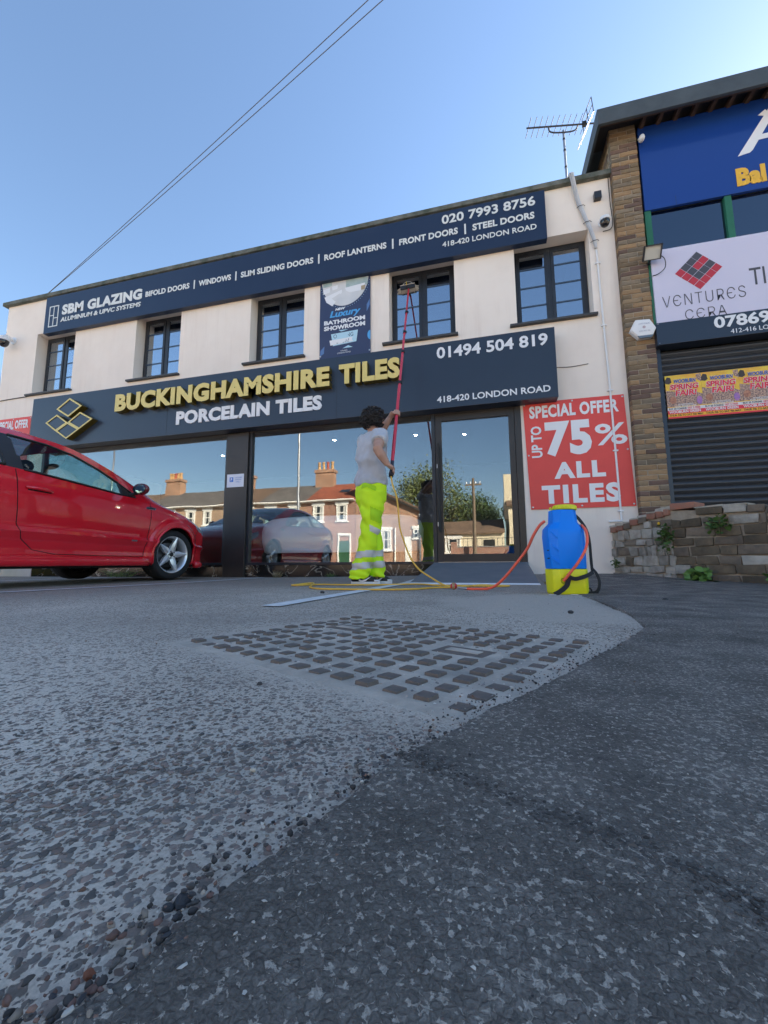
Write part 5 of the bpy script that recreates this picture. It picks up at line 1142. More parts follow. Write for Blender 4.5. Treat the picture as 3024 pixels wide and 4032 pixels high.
extract(trm, 'pocket_flap', m_hivd, man, lambda c, n_: .885 < c.z+.02*math.sin(c.x*30) < .935 and c.y < 3.72 and -1.14 < c.x < -1.0, .006)
extract(trm, 'cargo_pocket', m_hivd, man, lambda c, n_: .58 < c.z+.5*(c.x+1.0) < .70 and c.y < 3.68 and c.x > -1.05, .007)
extract(trm, 'belt_patch', m_frame, man, lambda c, n_: .955 < c.z < .98 and -1.175 < c.x < -1.15 and c.y < 3.75, .005)
# shoes
m_shoeb = M('black leather', (.012, .012, .013), .45); m_shoew = M('white leather', (.7, .71, .72), .45)
for (hx, hy, tx_, ty_, side) in ((-1.25, 3.645, -.985, 3.655, -1), (-1.14, 3.79, -.91, 3.82, -1)):
    h_, t_ = Vector((hx, hy, 0)), Vector((tx_, ty_, 0)); d_ = (t_-h_).normalized(); n_ = Vector((d_.y, -d_.x, 0)); L_ = (t_-h_).length
    def P(s, w_, z): p = h_+d_*(s*L_)+n_*w_; return Vector((p.x, p.y, z))
    up_ = MB(); up_.tube([P(.0, 0, .075), P(.12, 0, .075), P(.35, 0, .07), P(.6, 0, .055), P(.85, 0, .04), P(.98, 0, .032)], [(.026, .045), (.036, .058), (.039, .055), (.042, .040), (.040, .026), (.022, .014)], 16)
    so = link('shoe', remesh(up_, .006, 3), m_shoeb, man)
    b = MB(); pl = []
    for k in range(28):
        a = 2*PI*k/28; s = .5+.53*math.cos(a); w_ = (.040+.010*math.cos(a-.3))*math.sin(a)*1.0; p = h_+d_*(s*L_)+n_*w_; pl.append((p.x, p.y))
    b.prism(pl, lambda x, y, z: (x, y, z), .002, .032); b.build('sole', m_shoew, so, bevel=.006, ang=50)
    b = MB(); sw_ = [(.30, .055), (.42, .045), (.55, .055), (.72, .078), (.80, .09), (.70, .07), (.52, .035), (.38, .030), (.30, .040)]
    b.add([P(s, .0445-.004*abs(s-.5), z) for s, z in sw_], [tuple(range(len(sw_)))]); b.add([P(s, .043-.004*abs(s-.5), z) for s, z in sw_], [tuple(reversed(range(len(sw_))))]); b.build('side_flash', m_shoew, so)
    b = MB(); b.tube([P(.84, .034, .04), P(.95, .02, .038), P(1.0, 0, .037)], [.011, .011, .009], 8); b.build('toe_cap', m_shoew, so, smooth=True)
# hair: a cap of many small curls
hb = MB(); hc = Vector((-1.075, 3.765, 1.625)); rr = random.Random(5)
hb.ell(hc, (.100, .100, .098), 20, 14)
for k in range(620):
    d_ = Vector((rr.gauss(0, 1), rr.gauss(0, 1), rr.gauss(.15, 1))).normalized()
    if d_.dot(fd) > .45 and d_.z < .45: continue
    if d_.z < -.75: continue
    rq = .099+.024*rr.random()**2+.008*noise.noise(d_*3.1); p = hc+d_*rq; a_ = d_.orthogonal().normalized(); a_ = Matrix.Rotation(rr.uniform(0, 6.3), 3, d_)@a_; b_ = d_.cross(a_); r_ = rr.uniform(.009, .018)
    hb.tube([p+(a_*math.cos(q*1.15)+b_*math.sin(q*1.15))*r_+d_*(q*.003-.006) for q in range(8)], [.006]*7+[.003], 5)
hb.build('hair', m_hair, man, smooth=True)

# water fed pole with brush
wp = thing('cleaning_pole', tuple(PB), 'long red telescopic pole with brush reaching the upper window', 'cleaning pole')
m_redp = M('red anodised pole', (.66, .03, .06), .35, metal=.1, coat=.3); m_dkb = M('dark grip', (.025, .03, .045), .5)
cuts = [0, .04, .36, .53, .655, .80, 1.0]; Lp = (PT-PB).length; rr_ = [.0175, .0172, .0155, .0145, .0135, .0125]
for i in range(6):
    b = MB(); b.tube([PB+pd*(cuts[i]*Lp-(.002 if i else .02)), PB+pd*cuts[i+1]*Lp], rr_[i], 14); b.build('grip' if i == 0 else 'pole_section', m_dkb if i == 0 else m_redp, wp, ang=40)
    if i >= 2:
        b = MB(); c_ = PB+pd*cuts[i]*Lp; b.tube([c_-pd*.028, c_+pd*.028], .021, 14); cl = b.build('clamp', m_black, wp, ang=40)
        b = MB(); b.tube([c_-pd*.02+Vector((.022, 0, 0)), c_+pd*.02+Vector((.026, -.004, 0))], .007, 8); b.build('clamp_lever', m_black, cl)
b = MB(); b.tube([PB-pd*.03, PB+pd*.0], [.022, .022], 14); b.build('end_bung', m_black, wp, ang=40)
br = MB(); BC = Vector((-1.072, 5.735, 4.455))
q = MB(); q.box(-.115, .115, -.012, .016, -.024, .030); M_ = Matrix.Translation(BC)@Matrix.Rotation(R(-2), 4, 'Y'); br.add([M_@Vector(p) for p in q.v], q.f); bh = br.build('brush_head', m_frame, wp, bevel=.004)
rr = random.Random(3); b = MB()
for k in range(520):
    x = rr.uniform(-.155, .155); z = rr.uniform(-.03, .03); fl_ = max(0, abs(x)-.10)*1.2*math.copysign(1, x); p = M_@Vector((max(-.112, min(.112, x)), .016, z)); e = M_@Vector((x+fl_*.4, .062, z*1.5-.012)); b.tube([p, e], [.0022, .0026], 4, cap=False)
b.build('bristles', M('pale bristle', (.50, .47, .42), .8), bh)
b = MB(); b.tube([M_@Vector((-.115, -.014, .036)), M_@Vector((.115, -.014, .036))], .005, 6); b.tube(bez([M_@Vector((-.07, -.014, .036)), M_@Vector((-.05, -.02, .062)), M_@Vector((0, -.022, .07)), M_@Vector((.05, -.02, .062)), M_@Vector((.08, -.014, .04))], 5), .0035, 6); b.build('jet_bar', m_alu, bh)
b = MB(); b.tube([M_@Vector((-.015, -.022, .02)), M_@Vector((-.012, -.03, .075))], .006, 6); b.build('hose_joint', M('yellow plastic', (.7, .45, .03), .4), bh)
b = MB(); b.tube([PT-pd*.01, M_@Vector((-.01, -.014, .0))], [.015, .018], 10); b.build('gooseneck', m_black, wp)

# hoses
m_yh = M('yellow hose', (.85, .50, .06), .45, col2=(.78, .45, .06), vs=10); m_oh = M('salmon red hose', (.95, .14, .07), .4)
b = MB(); P = [PB-pd*.02, (-.818, 3.50, .90), (-.785, 3.50, .80), (-.767, 3.50, .664), (-.755, 3.50, .513), (-.711, 3.48, .376), (-.653, 3.45, .243), (-.576, 3.42, .146), (-.484, 3.40, .085), (-.38, 3.33, .032), (-.30, 3.26, .012), (-.20, 3.36, .009), (-.10, 3.62, .009), (.02, 3.60, .009), (.15, 3.53, .009), (.03, 3.46, .009), (-.15, 3.50, .009), (-.30, 3.47, .011), (-.45, 3.55, .009), (-.65, 3.72, .009), (-.92, 3.56, .009), (-1.31, 3.50, .009), (-1.52, 3.53, .009), (-1.62, 3.33, .012), (-1.72, 3.37, .009), (-1.73, 3.48, .009), (-1.62, 3.60, .018), (-1.50, 3.30, .011), (-1.40, 3.06, .009), (-1.24, 2.91, .009), (-1.05, 2.89, .009), (-.82, 2.885, .009), (-.64, 2.93, .009), (-.52, 3.02, .009), (-.45, 3.15, .009), (-.37, 3.21, .010), (-.29, 3.15, .014)]
b.tube(bez(P, 6), .0072, 8); tag(b.build('yellow_hose', m_yh, smooth=True), 'thin yellow water hose hanging from the pole and looped on the ground', 'hose')
b = MB(); P = [(.366, 2.86, .470), (.332, 2.87, .441), (.292, 2.89, .377), (.252, 2.92, .291), (.180, 2.95, .194), (.107, 2.98, .104), (.044, 3.02, .042), (-.01, 3.05, .016), (-.075, 3.06, .010), (-.165, 3.07, .010)]
b.tube(bez(P, 6), .0095, 10); tag(b.build('orange_hose', m_oh, smooth=True), 'salmon red hose running from the blue tank to the coupling on the ground', 'hose')
cp = thing('hose_coupling', (-.24, 3.1, 0), 'red ball coupling with brass and steel fitting joining the two hoses', 'coupling')
b = MB(); b.tube([(-.165, 3.07, .011), (-.185, 3.075, .013), (-.186, 3.0755, .013), (-.215, 3.085, .016), (-.232, 3.095, .018)], [.011, .011, .008, .008, .007], 10); b.build('steel_fitting', m_steel, cp, ang=40)
b = MB(); b.ell((-.265, 3.12, .026), (.026, .024, .025), 18, 12); cb_ = b.build('float_ball', M('red plastic', (.55, .03, .04), .4), cp, smooth=True)
b = MB()
for dx in (-.006, .004): b.lathe([(.0246, -.004), (.0256, 0), (.0246, .004)], 20, Matrix.Translation((-.265+dx, 3.12, .026))@Matrix.Rotation(PI/2, 4, 'Y'))
b.build('tape_bands', M('tan tape', (.45, .33, .15), .6), cb_)

# ---------------------------------------------------------------- backpack tank
tk = thing('water_tank', (.47, 2.82, 0), 'blue and yellow backpack water tank standing on the asphalt', 'water tank', rotz=R(16))
m_tb = M('blue polythene', (.0, .25, .95), .42, spec=.35, col2=(.0, .23, .88), vs=4); m_ty = M('yellow polythene', (.85, .83, .01), .45, col2=(.78, .76, .01), vs=4)
def oct_sec(wx, wy, ch): return [(-wx+ch, -wy), (wx-ch, -wy), (wx, -wy+ch), (wx, wy-ch), (wx-ch, wy), (-wx+ch, wy), (-wx, wy-ch), (-wx, -wy+ch)]
def loft(b, secs):
    n = 8; v = []
    for z, wx, wy, ch, ox in secs: v += [(x+ox, y, z) for x, y in oct_sec(wx, wy, ch)]
    f = [(i*n+k, i*n+(k+1)%n, (i+1)*n+(k+1)%n, (i+1)*n+k) for i in range(len(secs)-1) for k in range(n)]; f += [tuple(reversed(range(n))), tuple((len(secs)-1)*n+k for k in range(n))]; return b.add(v, f)
b = loft(MB(), [(.0, .105, .08, .03, .003), (.012, .112, .085, .034, .003), (.155, .113, .087, .034, 0)]); b.build('base', m_ty, tk, bevel=.005, ang=40, world=False)
b = loft(MB(), [(.157, .111, .085, .036, 0), (.36, .117, .09, .04, -.006), (.408, .115, .088, .045, -.006), (.448, .079, .07, .03, -.004), (.53, .075, .068, .036, -.004)]); tb_ = b.build('tank', m_tb, tk, bevel=.006, ang=35, world=False)
b = MB()
for z in (.21, .29):
    q = MB(); q.add([(-.119, -.05, z+.05), (-.082, -.092, z), (-.078, -.0925, z+.012), (-.121, -.045, z+.062)], [(0, 1, 2, 3)]); b.add(q.v, q.f)
b.build('moulded_rib', m_tb, tb_, world=True) if False else None
for z in (.20, .28, .36):
    q = MB(); q.tube([(-.118, -.03, z+.05), (-.104, -.066, z+.02), (-.082, -.089, z-.012)], [.004, .005, .004], 6); o = q.build('moulded_rib', m_tb, tb_, smooth=True, world=False)
b = MB(); b.lathe([(.0, .562), (.066, .562), (.072, .556), (.073, .535), (.069, .532), (.0, .532)], 36, Matrix.Translation((-.004, 0, 0))@Matrix.Rotation(R(2), 4, 'Y')); cp_ = b.build('cap', m_ty, tk, ang=40, world=False)
for k in range(18):
    a = 2*PI*k/18; q = MB(); q.box(.071, .0755, -.003, .003, .538, .552); me_ = q.v; q.v = [tuple(Matrix.Rotation(a, 4, 'Z')@Vector(p)+Vector((-.004, 0, 0))) for p in me_]; q.build('cap_rib', m_ty, cp_, world=False)
m_web = M('black webbing', (.014, .014, .015), .8)
def strap(name, pts, wd, nrm, par=tk):
    P = bez(pts, 6); b = MB(); v = []; nv = Vector(nrm)
    for i, p in enumerate(P):
        t = (P[min(i+1, len(P)-1)]-P[max(i-1, 0)]).normalized(); s = t.cross(nv); s = s.normalized() if s.length > 1e-4 else t.orthogonal(); n2 = s.cross(t)
        v += [p-s*wd/2+n2*.0015, p+s*wd/2+n2*.0015, p+s*wd/2-n2*.0015, p-s*wd/2-n2*.0015]
    f = []
    for i in range(len(P)-1):
        for k in range(4): f.append((4*i+k, 4*i+(k+1)%4, 4*i+4+(k+1)%4, 4*i+4+k))
    f += [(0, 1, 2, 3), tuple(len(v)-4+k for k in (3, 2, 1, 0))]; b.add(v, f); return b.build(name, m_web, par, ang=50)
strap('shoulder_strap', [(.552, 2.86, .50), (.576, 2.86, .473), (.606, 2.86, .423), (.621, 2.86, .375), (.628, 2.86, .312), (.629, 2.86, .233), (.628, 2.85, .175), (.627, 2.84, .141)], .034, (.8, -.6, .1))
strap('strap_tail', [(.627, 2.84, .16), (.645, 2.825, .13), (.659, 2.82, .081), (.650, 2.81, .032), (.626, 2.80, .008), (.585, 2.79, .004)], .026, (.7, -.7, 0))
strap('waist_strap', [(.627, 2.82, .137), (.592, 2.765, .121), (.545, 2.725, .106), (.502, 2.716, .097), (.470, 2.714, .108), (.452, 2.714, .118)], .024, (0, -1, .25))
strap('waist_strap', [(.466, 2.712, .098), (.448, 2.700, .055), (.407, 2.685, .022), (.374, 2.67, .005)], .028, (.1, -.9, .5))
b = MB(); b.tube([(.595+.012*math.cos(a), 2.80, .020+.016*math.sin(a)) for a in np.linspace(0, 2*PI, 17)], .005, 6, cap=False); b.build('strap_roll', m_web, tk)
b = MB(); b.tube(bez([(.575, 2.80, .43), (.585, 2.74, .39), (.585, 2.72, .33), (.563, 2.70, .265), (.517, 2.69, .192), (.468, 2.695, .129), (.436, 2.715, .085)], 6), .0085, 10); b.build('outlet_hose', m_oh, tk, smooth=True)
b = MB(); b.lathe([(.0, .001), (.013, .001), (.016, .004), (.016, 0)], 18, Matrix.Translation((.435, 2.722, .085))@Matrix.Rotation(PI/2, 4, 'X')@Matrix.Rotation(R(16), 4, 'Y')); b.build('outlet_hole', m_black, tk)
for (x, y) in ((.36, 2.665), (.49, 2.70)):
    b = MB(); b.box(x-.022, x+.022, y-.006, y+.006, .001, .006); b.build('buckle', m_alu, tk, bevel=.002)
for z in (.22, .27, .32, .37):
    b = MB(); b.box(-.1195, -.1165, -.036, -.012, z, z+.006); b.build('level_mark', m_black, tk, world=False)
b = MB(); b.box(.112, .118, -.03, .05, .02, .44); b.build('back_frame', m_black, tk, bevel=.002, world=False)
# ---------------------------------------------------------------- red car
m_paint = M('red car paint', (.72, .006, .02), .22, coat=1.0, spec=.5); m_cglass = glass_mat('car glass', .10, (.62, .80, .80), col=(.9, .97, 1)); m_trim = M('black trim', (.012, .012, .013), .4); m_seam = M('shut line', (.02, .002, .003), .9); m_tyre = M('tyre rubber', (.016, .016, .017), .75, bump=.3, bs=120, bdist=.003); m_rim = M('silver alloy', (.82, .83, .85), .3, metal=.7); m_disc = M('brake steel', (.18, .18, .19), .4, metal=.8); m_under = M('underbody black', (.008, .008, .008), .9); m_int = M('dark cabin trim', (.012, .012, .014), .85); m_chrome = M('chrome', (.75, .76, .78), .12, metal=1); m_lens = M('lamp lens', (.35, .37, .40), .1, coat=.8)
m_mirr = M('dark red mirror shell', (.16, .006, .012), .25, coat=.8)
FS = [.87, .81, .66, .45, .2, -.1, -.38, -.6, -.845, -1.21, -1.6, -2.0, -2.5, -3.0, -3.3, -3.42]
WS = [.50, .70, .875, .955, 1.0, 1.0, 1.0, 1.0, 1.0, 1.0, 1.0, 1.0, 1.0, .97, .90, .78]
Z9 = [.53, .60, .69, .765, .835, .885, .92, .94, .955, .99, 1.015, 1.035, 1.055, 1.065, .98, .80]
W9 = [.80, .80, .80, .80, .805, .815, .825, .83, .832, .832, .83, .825, .82, .81, .81, .81]
Z11 = [.56, .64, .735, .815, .885, .945, 1.06, 1.16, 1.262, 1.385, 1.42, 1.415, 1.35, 1.22, 1.04, .85]
W11 = [.55, .56, .60, .63, .66, .70, .695, .68, .655, .605, .59, .585, .57, .56, .62, .66]
Z13 = [.57, .66, .765, .85, .92, .98, 1.10, 1.20, 1.305, 1.425, 1.46, 1.455, 1.40, 1.27, 1.08, .88]
ZL = [.20, .165, .15, .15, .165, .165, .165, .165, .165, .165, .165, .165, .17, .2, .25, .32]
def cr(xs, ys, x):
    xs = xs[::-1]; ys = ys[::-1]; i = max(0, min(len(xs)-2, int(np.searchsorted(xs, x))-1)); t = (x-xs[i])/(xs[i+1]-xs[i])
    m = lambda k: (ys[min(k+1, len(ys)-1)]-ys[max(k-1, 0)])/(xs[min(k+1, len(xs)-1)]-xs[max(k-1, 0)])
    h = xs[i+1]-xs[i]; m0, m1 = m(i)*h, m(i+1)*h; return (2*t**3-3*t*t+1)*ys[i]+(t**3-2*t*t+t)*m0+(-2*t**3+3*t*t)*ys[i+1]+(t**3-t*t)*m1
def section(f):
    ws, z9, w9, z11, w11, z13, zl = [cr(FS, a, f) for a in (WS, Z9, W9, Z11, W11, Z13, ZL)]
    k = (z9-.36)/(.955-.36)
    zz = lambda z: .36+(z-.36)*k
    P = [(0, zl+.02), (.60, zl+.01), (.78, zl+.012), (.832, zl+.05), (.842, .285), (.838, .33), (.848, zz(.40)), (.882, zz(.47)), (.858, zz(.51)), (.872, zz(.64)), (.872, zz(.76)), (.857, zz(.87)), (w9, z9)]
    hood = smooth01((f+.35)/.35)
    for t in (.33, .67): 
        bul = .018*math.sin(PI*t)
        P.append((w9+(w11-w9)*t+bul*(1-hood)*.6, z9+(z11-z9)*t+bul*hood*.6))
    P.append((w11, z11))
    for t in (.25, .5, .75, 1): P.append((w11*math.cos(t*PI/2) if hood < .5 else w11*(1-t), z11+(z13-z11)*math.sin(t*PI/2)))
    return [(w*ws, z) for w, z in P]
NSUB = 4
def dense(P):
    out = []
    for i in range(len(P)-1):
        for s in range(NSUB): t = s/NSUB; out.append((P[i][0]+(P[i+1][0]-P[i][0])*t, P[i][1]+(P[i+1][1]-P[i][1])*t))
    out.append(P[-1]); return out
def wheel_flare(f, z, w):
    for fc in (0, -2.614):
        d = math.hypot(f-fc, z-.315)
        if d < .46: w += .024*smooth01((.455-d)/.035)+.006*smooth01((.46-d)/.10)
    return w
def wsurf(f, z):
    D = dense(section(f))[2*NSUB:15*NSUB+1]; zs = [p[1] for p in D]; w_ = float(np.interp(z, zs, [p[0] for p in D])); return wheel_flare(f, z, w_)
SIDEW = [(-.80, .965), (-.80, 1.105), (-1.0, 1.212), (-1.25, 1.308), (-1.5, 1.352), (-1.84, 1.355), (-1.80, 1.03)]
QUARW = [(-1.95, 1.04), (-1.97, 1.352), (-2.4, 1.30), (-2.78, 1.16), (-2.70, 1.075)]
BPIL = [(-1.80, 1.03), (-1.84, 1.355), (-1.97, 1.352), (-1.95, 1.04)]; MTRI = [(-.61, .962), (-.80, .965), (-.80, 1.105), (-.66, 1.02)]
LAMP = [(.36, .775), (.52, .735), (.70, .655), (.74, .60), (.60, .60), (.46, .665)]
def make_car(name, loc, rotz, label, paint):
    t = thing(name, loc, label, 'car', rotz=rotz)
    fs = list(np.linspace(.87, -3.42, 200)); secs = [dense(section(f)) for f in fs]; n = len(secs[0])
    grp = {'body': [], 'side_window': [], 'quarter_window': [], 'pillar': [], 'headlight': [], 'windscreen': [], 'rear_window': [], 'corner': []}
    V = {}
    for side in (1, -1):
        v = [(side*wheel_flare(f, z, w) if w > .5 else side*w, f, z) for f, S in zip(fs, secs) for w, z in S]
        for i in range(len(fs)-1):
            for k in range(n-1):
                q = (i*n+k, i*n+k+1, (i+1)*n+k+1, (i+1)*n+k); q = q if side < 0 else q[::-1]
                fc = (fs[i]+fs[i+1])/2; zc = sum(v[a][2] for a in q)/4; wc = abs(sum(v[a][0] for a in q)/4)
                if wc > .5 and any(math.hypot(fc-c_, zc-.315) < .352 for c_ in (0, -2.614)): continue
                key = 'body'
                if wc > .5 and 12*NSUB <= k <= 15*NSUB+1:
                    for nm, PL in (('side_window', SIDEW), ('quarter_window', QUARW), ('pillar', BPIL), ('corner', MTRI)):
                        if in_poly(fc, zc, PL): key = nm
                if key == 'body' and wc > .35 and in_poly(fc, zc, LAMP): key = 'headlight'
                if k >= 15*NSUB+1 and -1.14 < fc < -.12 and wc < abs(v[i*n+15*NSUB][0])*.9: key = 'windscreen'
                if k >= 15*NSUB+1 and -3.22 < fc < -2.72: key = 'rear_window'
                grp[key].append((side, q))
        V[side] = v
    def mesh_of(faces):
        b = MB(); m = {}
        for side, q in faces:
            ix = []
            for a in q:
                if (side, a) not in m: m[(side, a)] = len(b.v); b.v.append(V[side][a])
                ix.append(m[(side, a)])
            b.f.append(tuple(ix))
        return b
    body = mesh_of(grp['body'])
    for fi, S in ((0, secs[0]), (-1, secs[-1])): P = [(w, fs[fi], z) for w, z in S]+[(-w, fs[fi], z) for w, z in S[::-1]]; body.add(P, [tuple(range(len(P)))])
    body.build('body', paint, t, ang=38, world=False)
    for nm, mat in (('side_window', m_cglass), ('quarter_window', m_cglass), ('pillar', m_trim), ('headlight', m_lens), ('corner', m_trim)):
        for s in (1, -1):
            fcs = [g for g in grp[nm] if g[0] == s]
            if fcs: mesh_of(fcs).build({'pillar': 'pillar_cover', 'corner': 'mirror_corner'}.get(nm, nm), mat, t, smooth=True, world=False)
    for nm in ('windscreen', 'rear_window'): mesh_of(grp[nm]).build(nm, m_cglass, t, smooth=True, world=False)
    def line(P, s, off, k=10):
        out = []
        for i in range(len(P)-1):
            for j in range(k): f = P[i][0]+(P[i+1][0]-P[i][0])*j/k; z = P[i][1]+(P[i+1][1]-P[i][1])*j/k; out.append((s*(wsurf(f, z)+off), f, z))
        out.append((s*(wsurf(*P[-1])+off), P[-1][0], P[-1][1])); return out
    for s in (1, -1):
        b = MB(); b.tube(line([SIDEW[0], SIDEW[-1]], s, .004), .011, 6); b.tube(line(SIDEW[1:6], s, .001), .012, 6); b.tube(line(SIDEW[0:2], s, .0), .012, 6); b.tube(line([MTRI[3]]+[MTRI[0]]+[MTRI[1]], s, .002), .009, 6); b.tube(line([SIDEW[1], MTRI[3]], s, .002), .009, 6); b.build('window_trim', m_trim, t, smooth=True, world=False)
        b = MB(); b.tube(line(QUARW+[QUARW[0]], s, .001), .012, 6); b.build('window_trim', m_trim, t, smooth=True, world=False)
        b = MB(); b.tube(line([(-.40, .925), (-.42, .70), (-.455, .42), (-.47, .285)], s, .0005), .0035, 5); b.build('shut_line', m_seam, t, world=False); b = MB(); b.tube(line([(-.47, .285), (-1.0, .283), (-1.5, .290), (-1.68, .325), (-1.79, .42), (-1.84, .55), (-1.86, .8), (-1.87, 1.02)], s, .0005), .0035, 5); b.build('shut_line', m_seam, t, world=False); b = MB(); b.tube(line([(.33, .45), (.40, .60), (.46, .665)], s, .0005), .003, 5); b.build('shut_line', m_seam, t, world=False)
        b = MB(); hz = .868
        P = [(s*(wsurf(f, hz)+o_), f, hz+dz) for f, o_, dz in ((-1.57, .004, -.008), (-1.62, .022, -.002), (-1.69, .026, 0), (-1.76, .022, .002), (-1.80, .004, .004))]; b.tube(P, [.012, .014, .014, .014, .012], 8); dh = b.build('door_handle', paint, t, smooth=True, world=False)
        b = MB(); b.tube(line([(-1.58, hz-.016), (-1.78, hz-.012)], s, -.001), .010, 6); b.build('handle_recess', m_seam, dh, world=False)
        # mirror
        c_ = Vector((s*.955, -.665, 1.045)); b = MB(); b.ell(c_, (.098, .06, .068), 20, 14); b.v = [(p[0], max(p[1], -.70), p[2]) for p in b.v]; mm = b.build('wing_mirror', m_mirr, t, ang=50, world=False)
        b = MB(); b.tube([(s*.83, -.69, .975), (s*.875, -.675, .995), (s*.915, -.665, 1.01)], [.022, .02, .026], 8); b.build('mirror_arm', m_trim, mm, world=False)
        b = MB(); b.ell(c_+Vector((0, -.0375, 0)), (.080, .002, .050), 20, 10); b.build('mirror_glass', M('mirror glass', (.55, .68, .72), .03, metal=1), mm, world=False)
        b = MB(); b.ell(c_+Vector((0, -.0350, 0)), (.090, .0022, .060), 20, 10); b.build('mirror_rim', m_trim, mm, world=False)
        b = MB(); P = [(-.36, .872), (-.38, .855), (-.46, .853), (-.49, .858), (-.475, .872), (-.42, .880)]; P = [(-.42+(f+.42)*1.25+.02, .865+(z-.865)*1.3-.005) for f, z in P]
        pts = [(s*(wsurf(f, z)+.004), f, z) for f, z in P]; b.add(pts, [tuple(range(6))] if s > 0 else [tuple(reversed(range(6)))]); si = b.build('side_indicator', M('dark indicator lens', (.03, .03, .035), .1, coat=1), t, fix=False, world=False)
        b = MB(); b.tube(pts+[pts[0]], .003, 5); b.build('chrome_rim', m_chrome, si, world=False)
        b = MB(); P = [(-.60, .452), (-.60, .468), (-.675, .468), (-.675, .452)]; b.add([(s*(wsurf(f, z)+.003), f, z) for f, z in P], [(0, 1, 2, 3)]); b.build('badge', m_chrome, t, fix=False, world=False)
        # arch lips and liners
        for fc, nm in ((0, 'arch_lip'), (-2.614, 'arch_lip')):
            b = MB(); P = []
            for a in np.linspace(R(-22), R(202), 44):
                f, z = fc+.353*math.cos(a), .315+.353*math.sin(a)
                if z > .17: P.append((s*(wsurf(f, z)+.001), f, z))
            b.tube(P, .013, 6); b.build(nm, paint, t, smooth=True, world=False)
            b = MB(); nn = 24; v = []
            for w_ in (.40, .835):
                for k in range(nn+1): a = R(-25)+R(230)*k/nn; v.append((s*w_, fc+.37*math.cos(a), .315+.37*math.sin(a)))
            b.add(v, [(k, k+1, k+nn+2, k+nn+1) for k in range(nn)]); b.add([(s*.42, fc, .315)]+v[:nn+1], [(0, k+1, k+2) for k in range(nn)]); b.build('arch_liner', m_under, t, world=False)
        # sill skirt
        b = MB(); P = line([(-.42, .225), (-1.2, .225), (-2.2, .225)], s, .006); b.tube(P, [(.028, .05)]*len(P), 10); b.build('side_skirt', paint, t, smooth=True, world=False)
    # front lip and bumper corner
    b = MB(); P = []
    for a in np.linspace(-1, 1, 41):
        w_ = a*.86; f = .50+.37*(1-abs(a)**3.2) if abs(a) < .999 else .40
        P.append((w_*.99, f, .185))
    b.tube(P, [(.035, .045)]*len(P), 8); b.build('front_lip', paint, t, smooth=True, world=False)
    b = MB(); b.box(-.78, .78, -2.95, .55, .155, .24); b.build('underbody', m_under, t, world=False)
    b = MB(); b.box(-.72, .72, -3.0, -.35, .28, .42); b.build('cabin_floor', m_int, t, world=False)
    b = MB(); b.box(-.72, .72, -.62, -.2, .42, .90); b.build('dashboard', m_int, t, bevel=.05, world=False)
    for s in (1, -1):
        for fy_, nm in ((-1.35, 'seat'), (-2.25, 'seat')):
            b = MB(); b.tube([(s*.36, fy_+.10, .52), (s*.36, fy_-.02, .75), (s*.36, fy_-.12, 1.0), (s*.36, fy_-.13, 1.06)], [(.22, .10), (.22, .09), (.2, .08), (.12, .05)], 14); b.box(s*.36-.22, s*.36+.22, fy_, fy_+.5, .42, .58); st = b.build(nm, m_int, t, smooth=True, world=False)
            b = MB(); b.ell((s*.36, fy_-.15, 1.15), (.12, .05, .075), 14, 10); b.build('headrest', m_int, st, smooth=True, world=False)
    b = MB(); b.lathe([(.17+.014*math.cos(a), .014*math.sin(a)) for a in np.linspace(0, 2*PI, 9)], 28, Matrix.Translation((.36, -.83, .90))@Matrix.Rotation(R(65), 4, 'X')); b.build('steering_wheel', m_int, t, smooth=True, world=False)
    b = MB(); b.ell((0, -.98, 1.30), (.11, .02, .035), 14, 8); b.build('rear_view_mirror', m_int, t, world=False)
    # wheels
    for fc in (0, -2.614):
        for s in (1, -1):
            steer = Matrix.Rotation(R(-6) if fc == 0 else 0, 4, 'Z')
            T = Matrix.Translation((s*.745, fc, .315))@steer@Matrix.Rotation(s*PI/2, 4, 'Y')
            b = MB(); b.lathe([(.222, -.09), (.235, -.112), (.285, -.118), (.305, -.108), (.315, -.085), (.3165, -.03), (.311, -.028), (.311, -.022), (.3165, -.02), (.3165, .02), (.311, .022), (.311, .028), (.3165, .03), (.315, .085), (.305, .108), (.285, .118), (.24, .112), (.228, .095)], 64, T); wh = b.build('wheel', m_tyre, t, ang=45, world=False)
            b = MB(); b.lathe([(.228, -.10), (.222, -.09), (.205, -.06), (.20, .03), (.213, .085), (.226, .103), (.234, .107), (.236, .098)], 64, T); b.build('rim', m_rim, wh, ang=45, world=False)
            b = MB(); b.lathe([(0, .01), (.15, .01), (.15, -.01), (.0, -.012)], 40, T); b.build('brake_disc', m_disc, wh, world=False)
            b = MB(); b.lathe([(0, -.03), (.205, -.03)], 40, T); b.build('wheel_back', m_under, wh, world=False)
            b = MB()
            for k in range(5):
                Rk = Matrix.Rotation(2*PI*k/5+.35, 4, 'Z')
                L_ = [(.035, -.034, .072), (.035, .034, .072), (.10, .040, .085), (.17, .022, .095), (.226, .008, .104), (.226, -.008, .104), (.17, -.022, .095), (.10, -.040, .085)]
                top_ = [(.035, 0, .082), (.10, 0, .099), (.17, 0, .104), (.226, 0, .106)]
                lo_ = [(a, c_*.85, d-.04) for a, c_, d in L_]
                v = [T@Rk@Vector(p) for p in L_+top_+lo_]
                b.add(v, [(1, 2, 9, 8), (2, 3, 10, 9), (3, 4, 11, 10), (0, 8, 9, 7), (7, 9, 10, 6), (6, 10, 11, 5), (4, 5, 11), (0, 1, 8)]+[(i, (i+1)%8, 12+(i+1)%8, 12+i) for i in range(8)]+[tuple(12+i for i in range(8))])
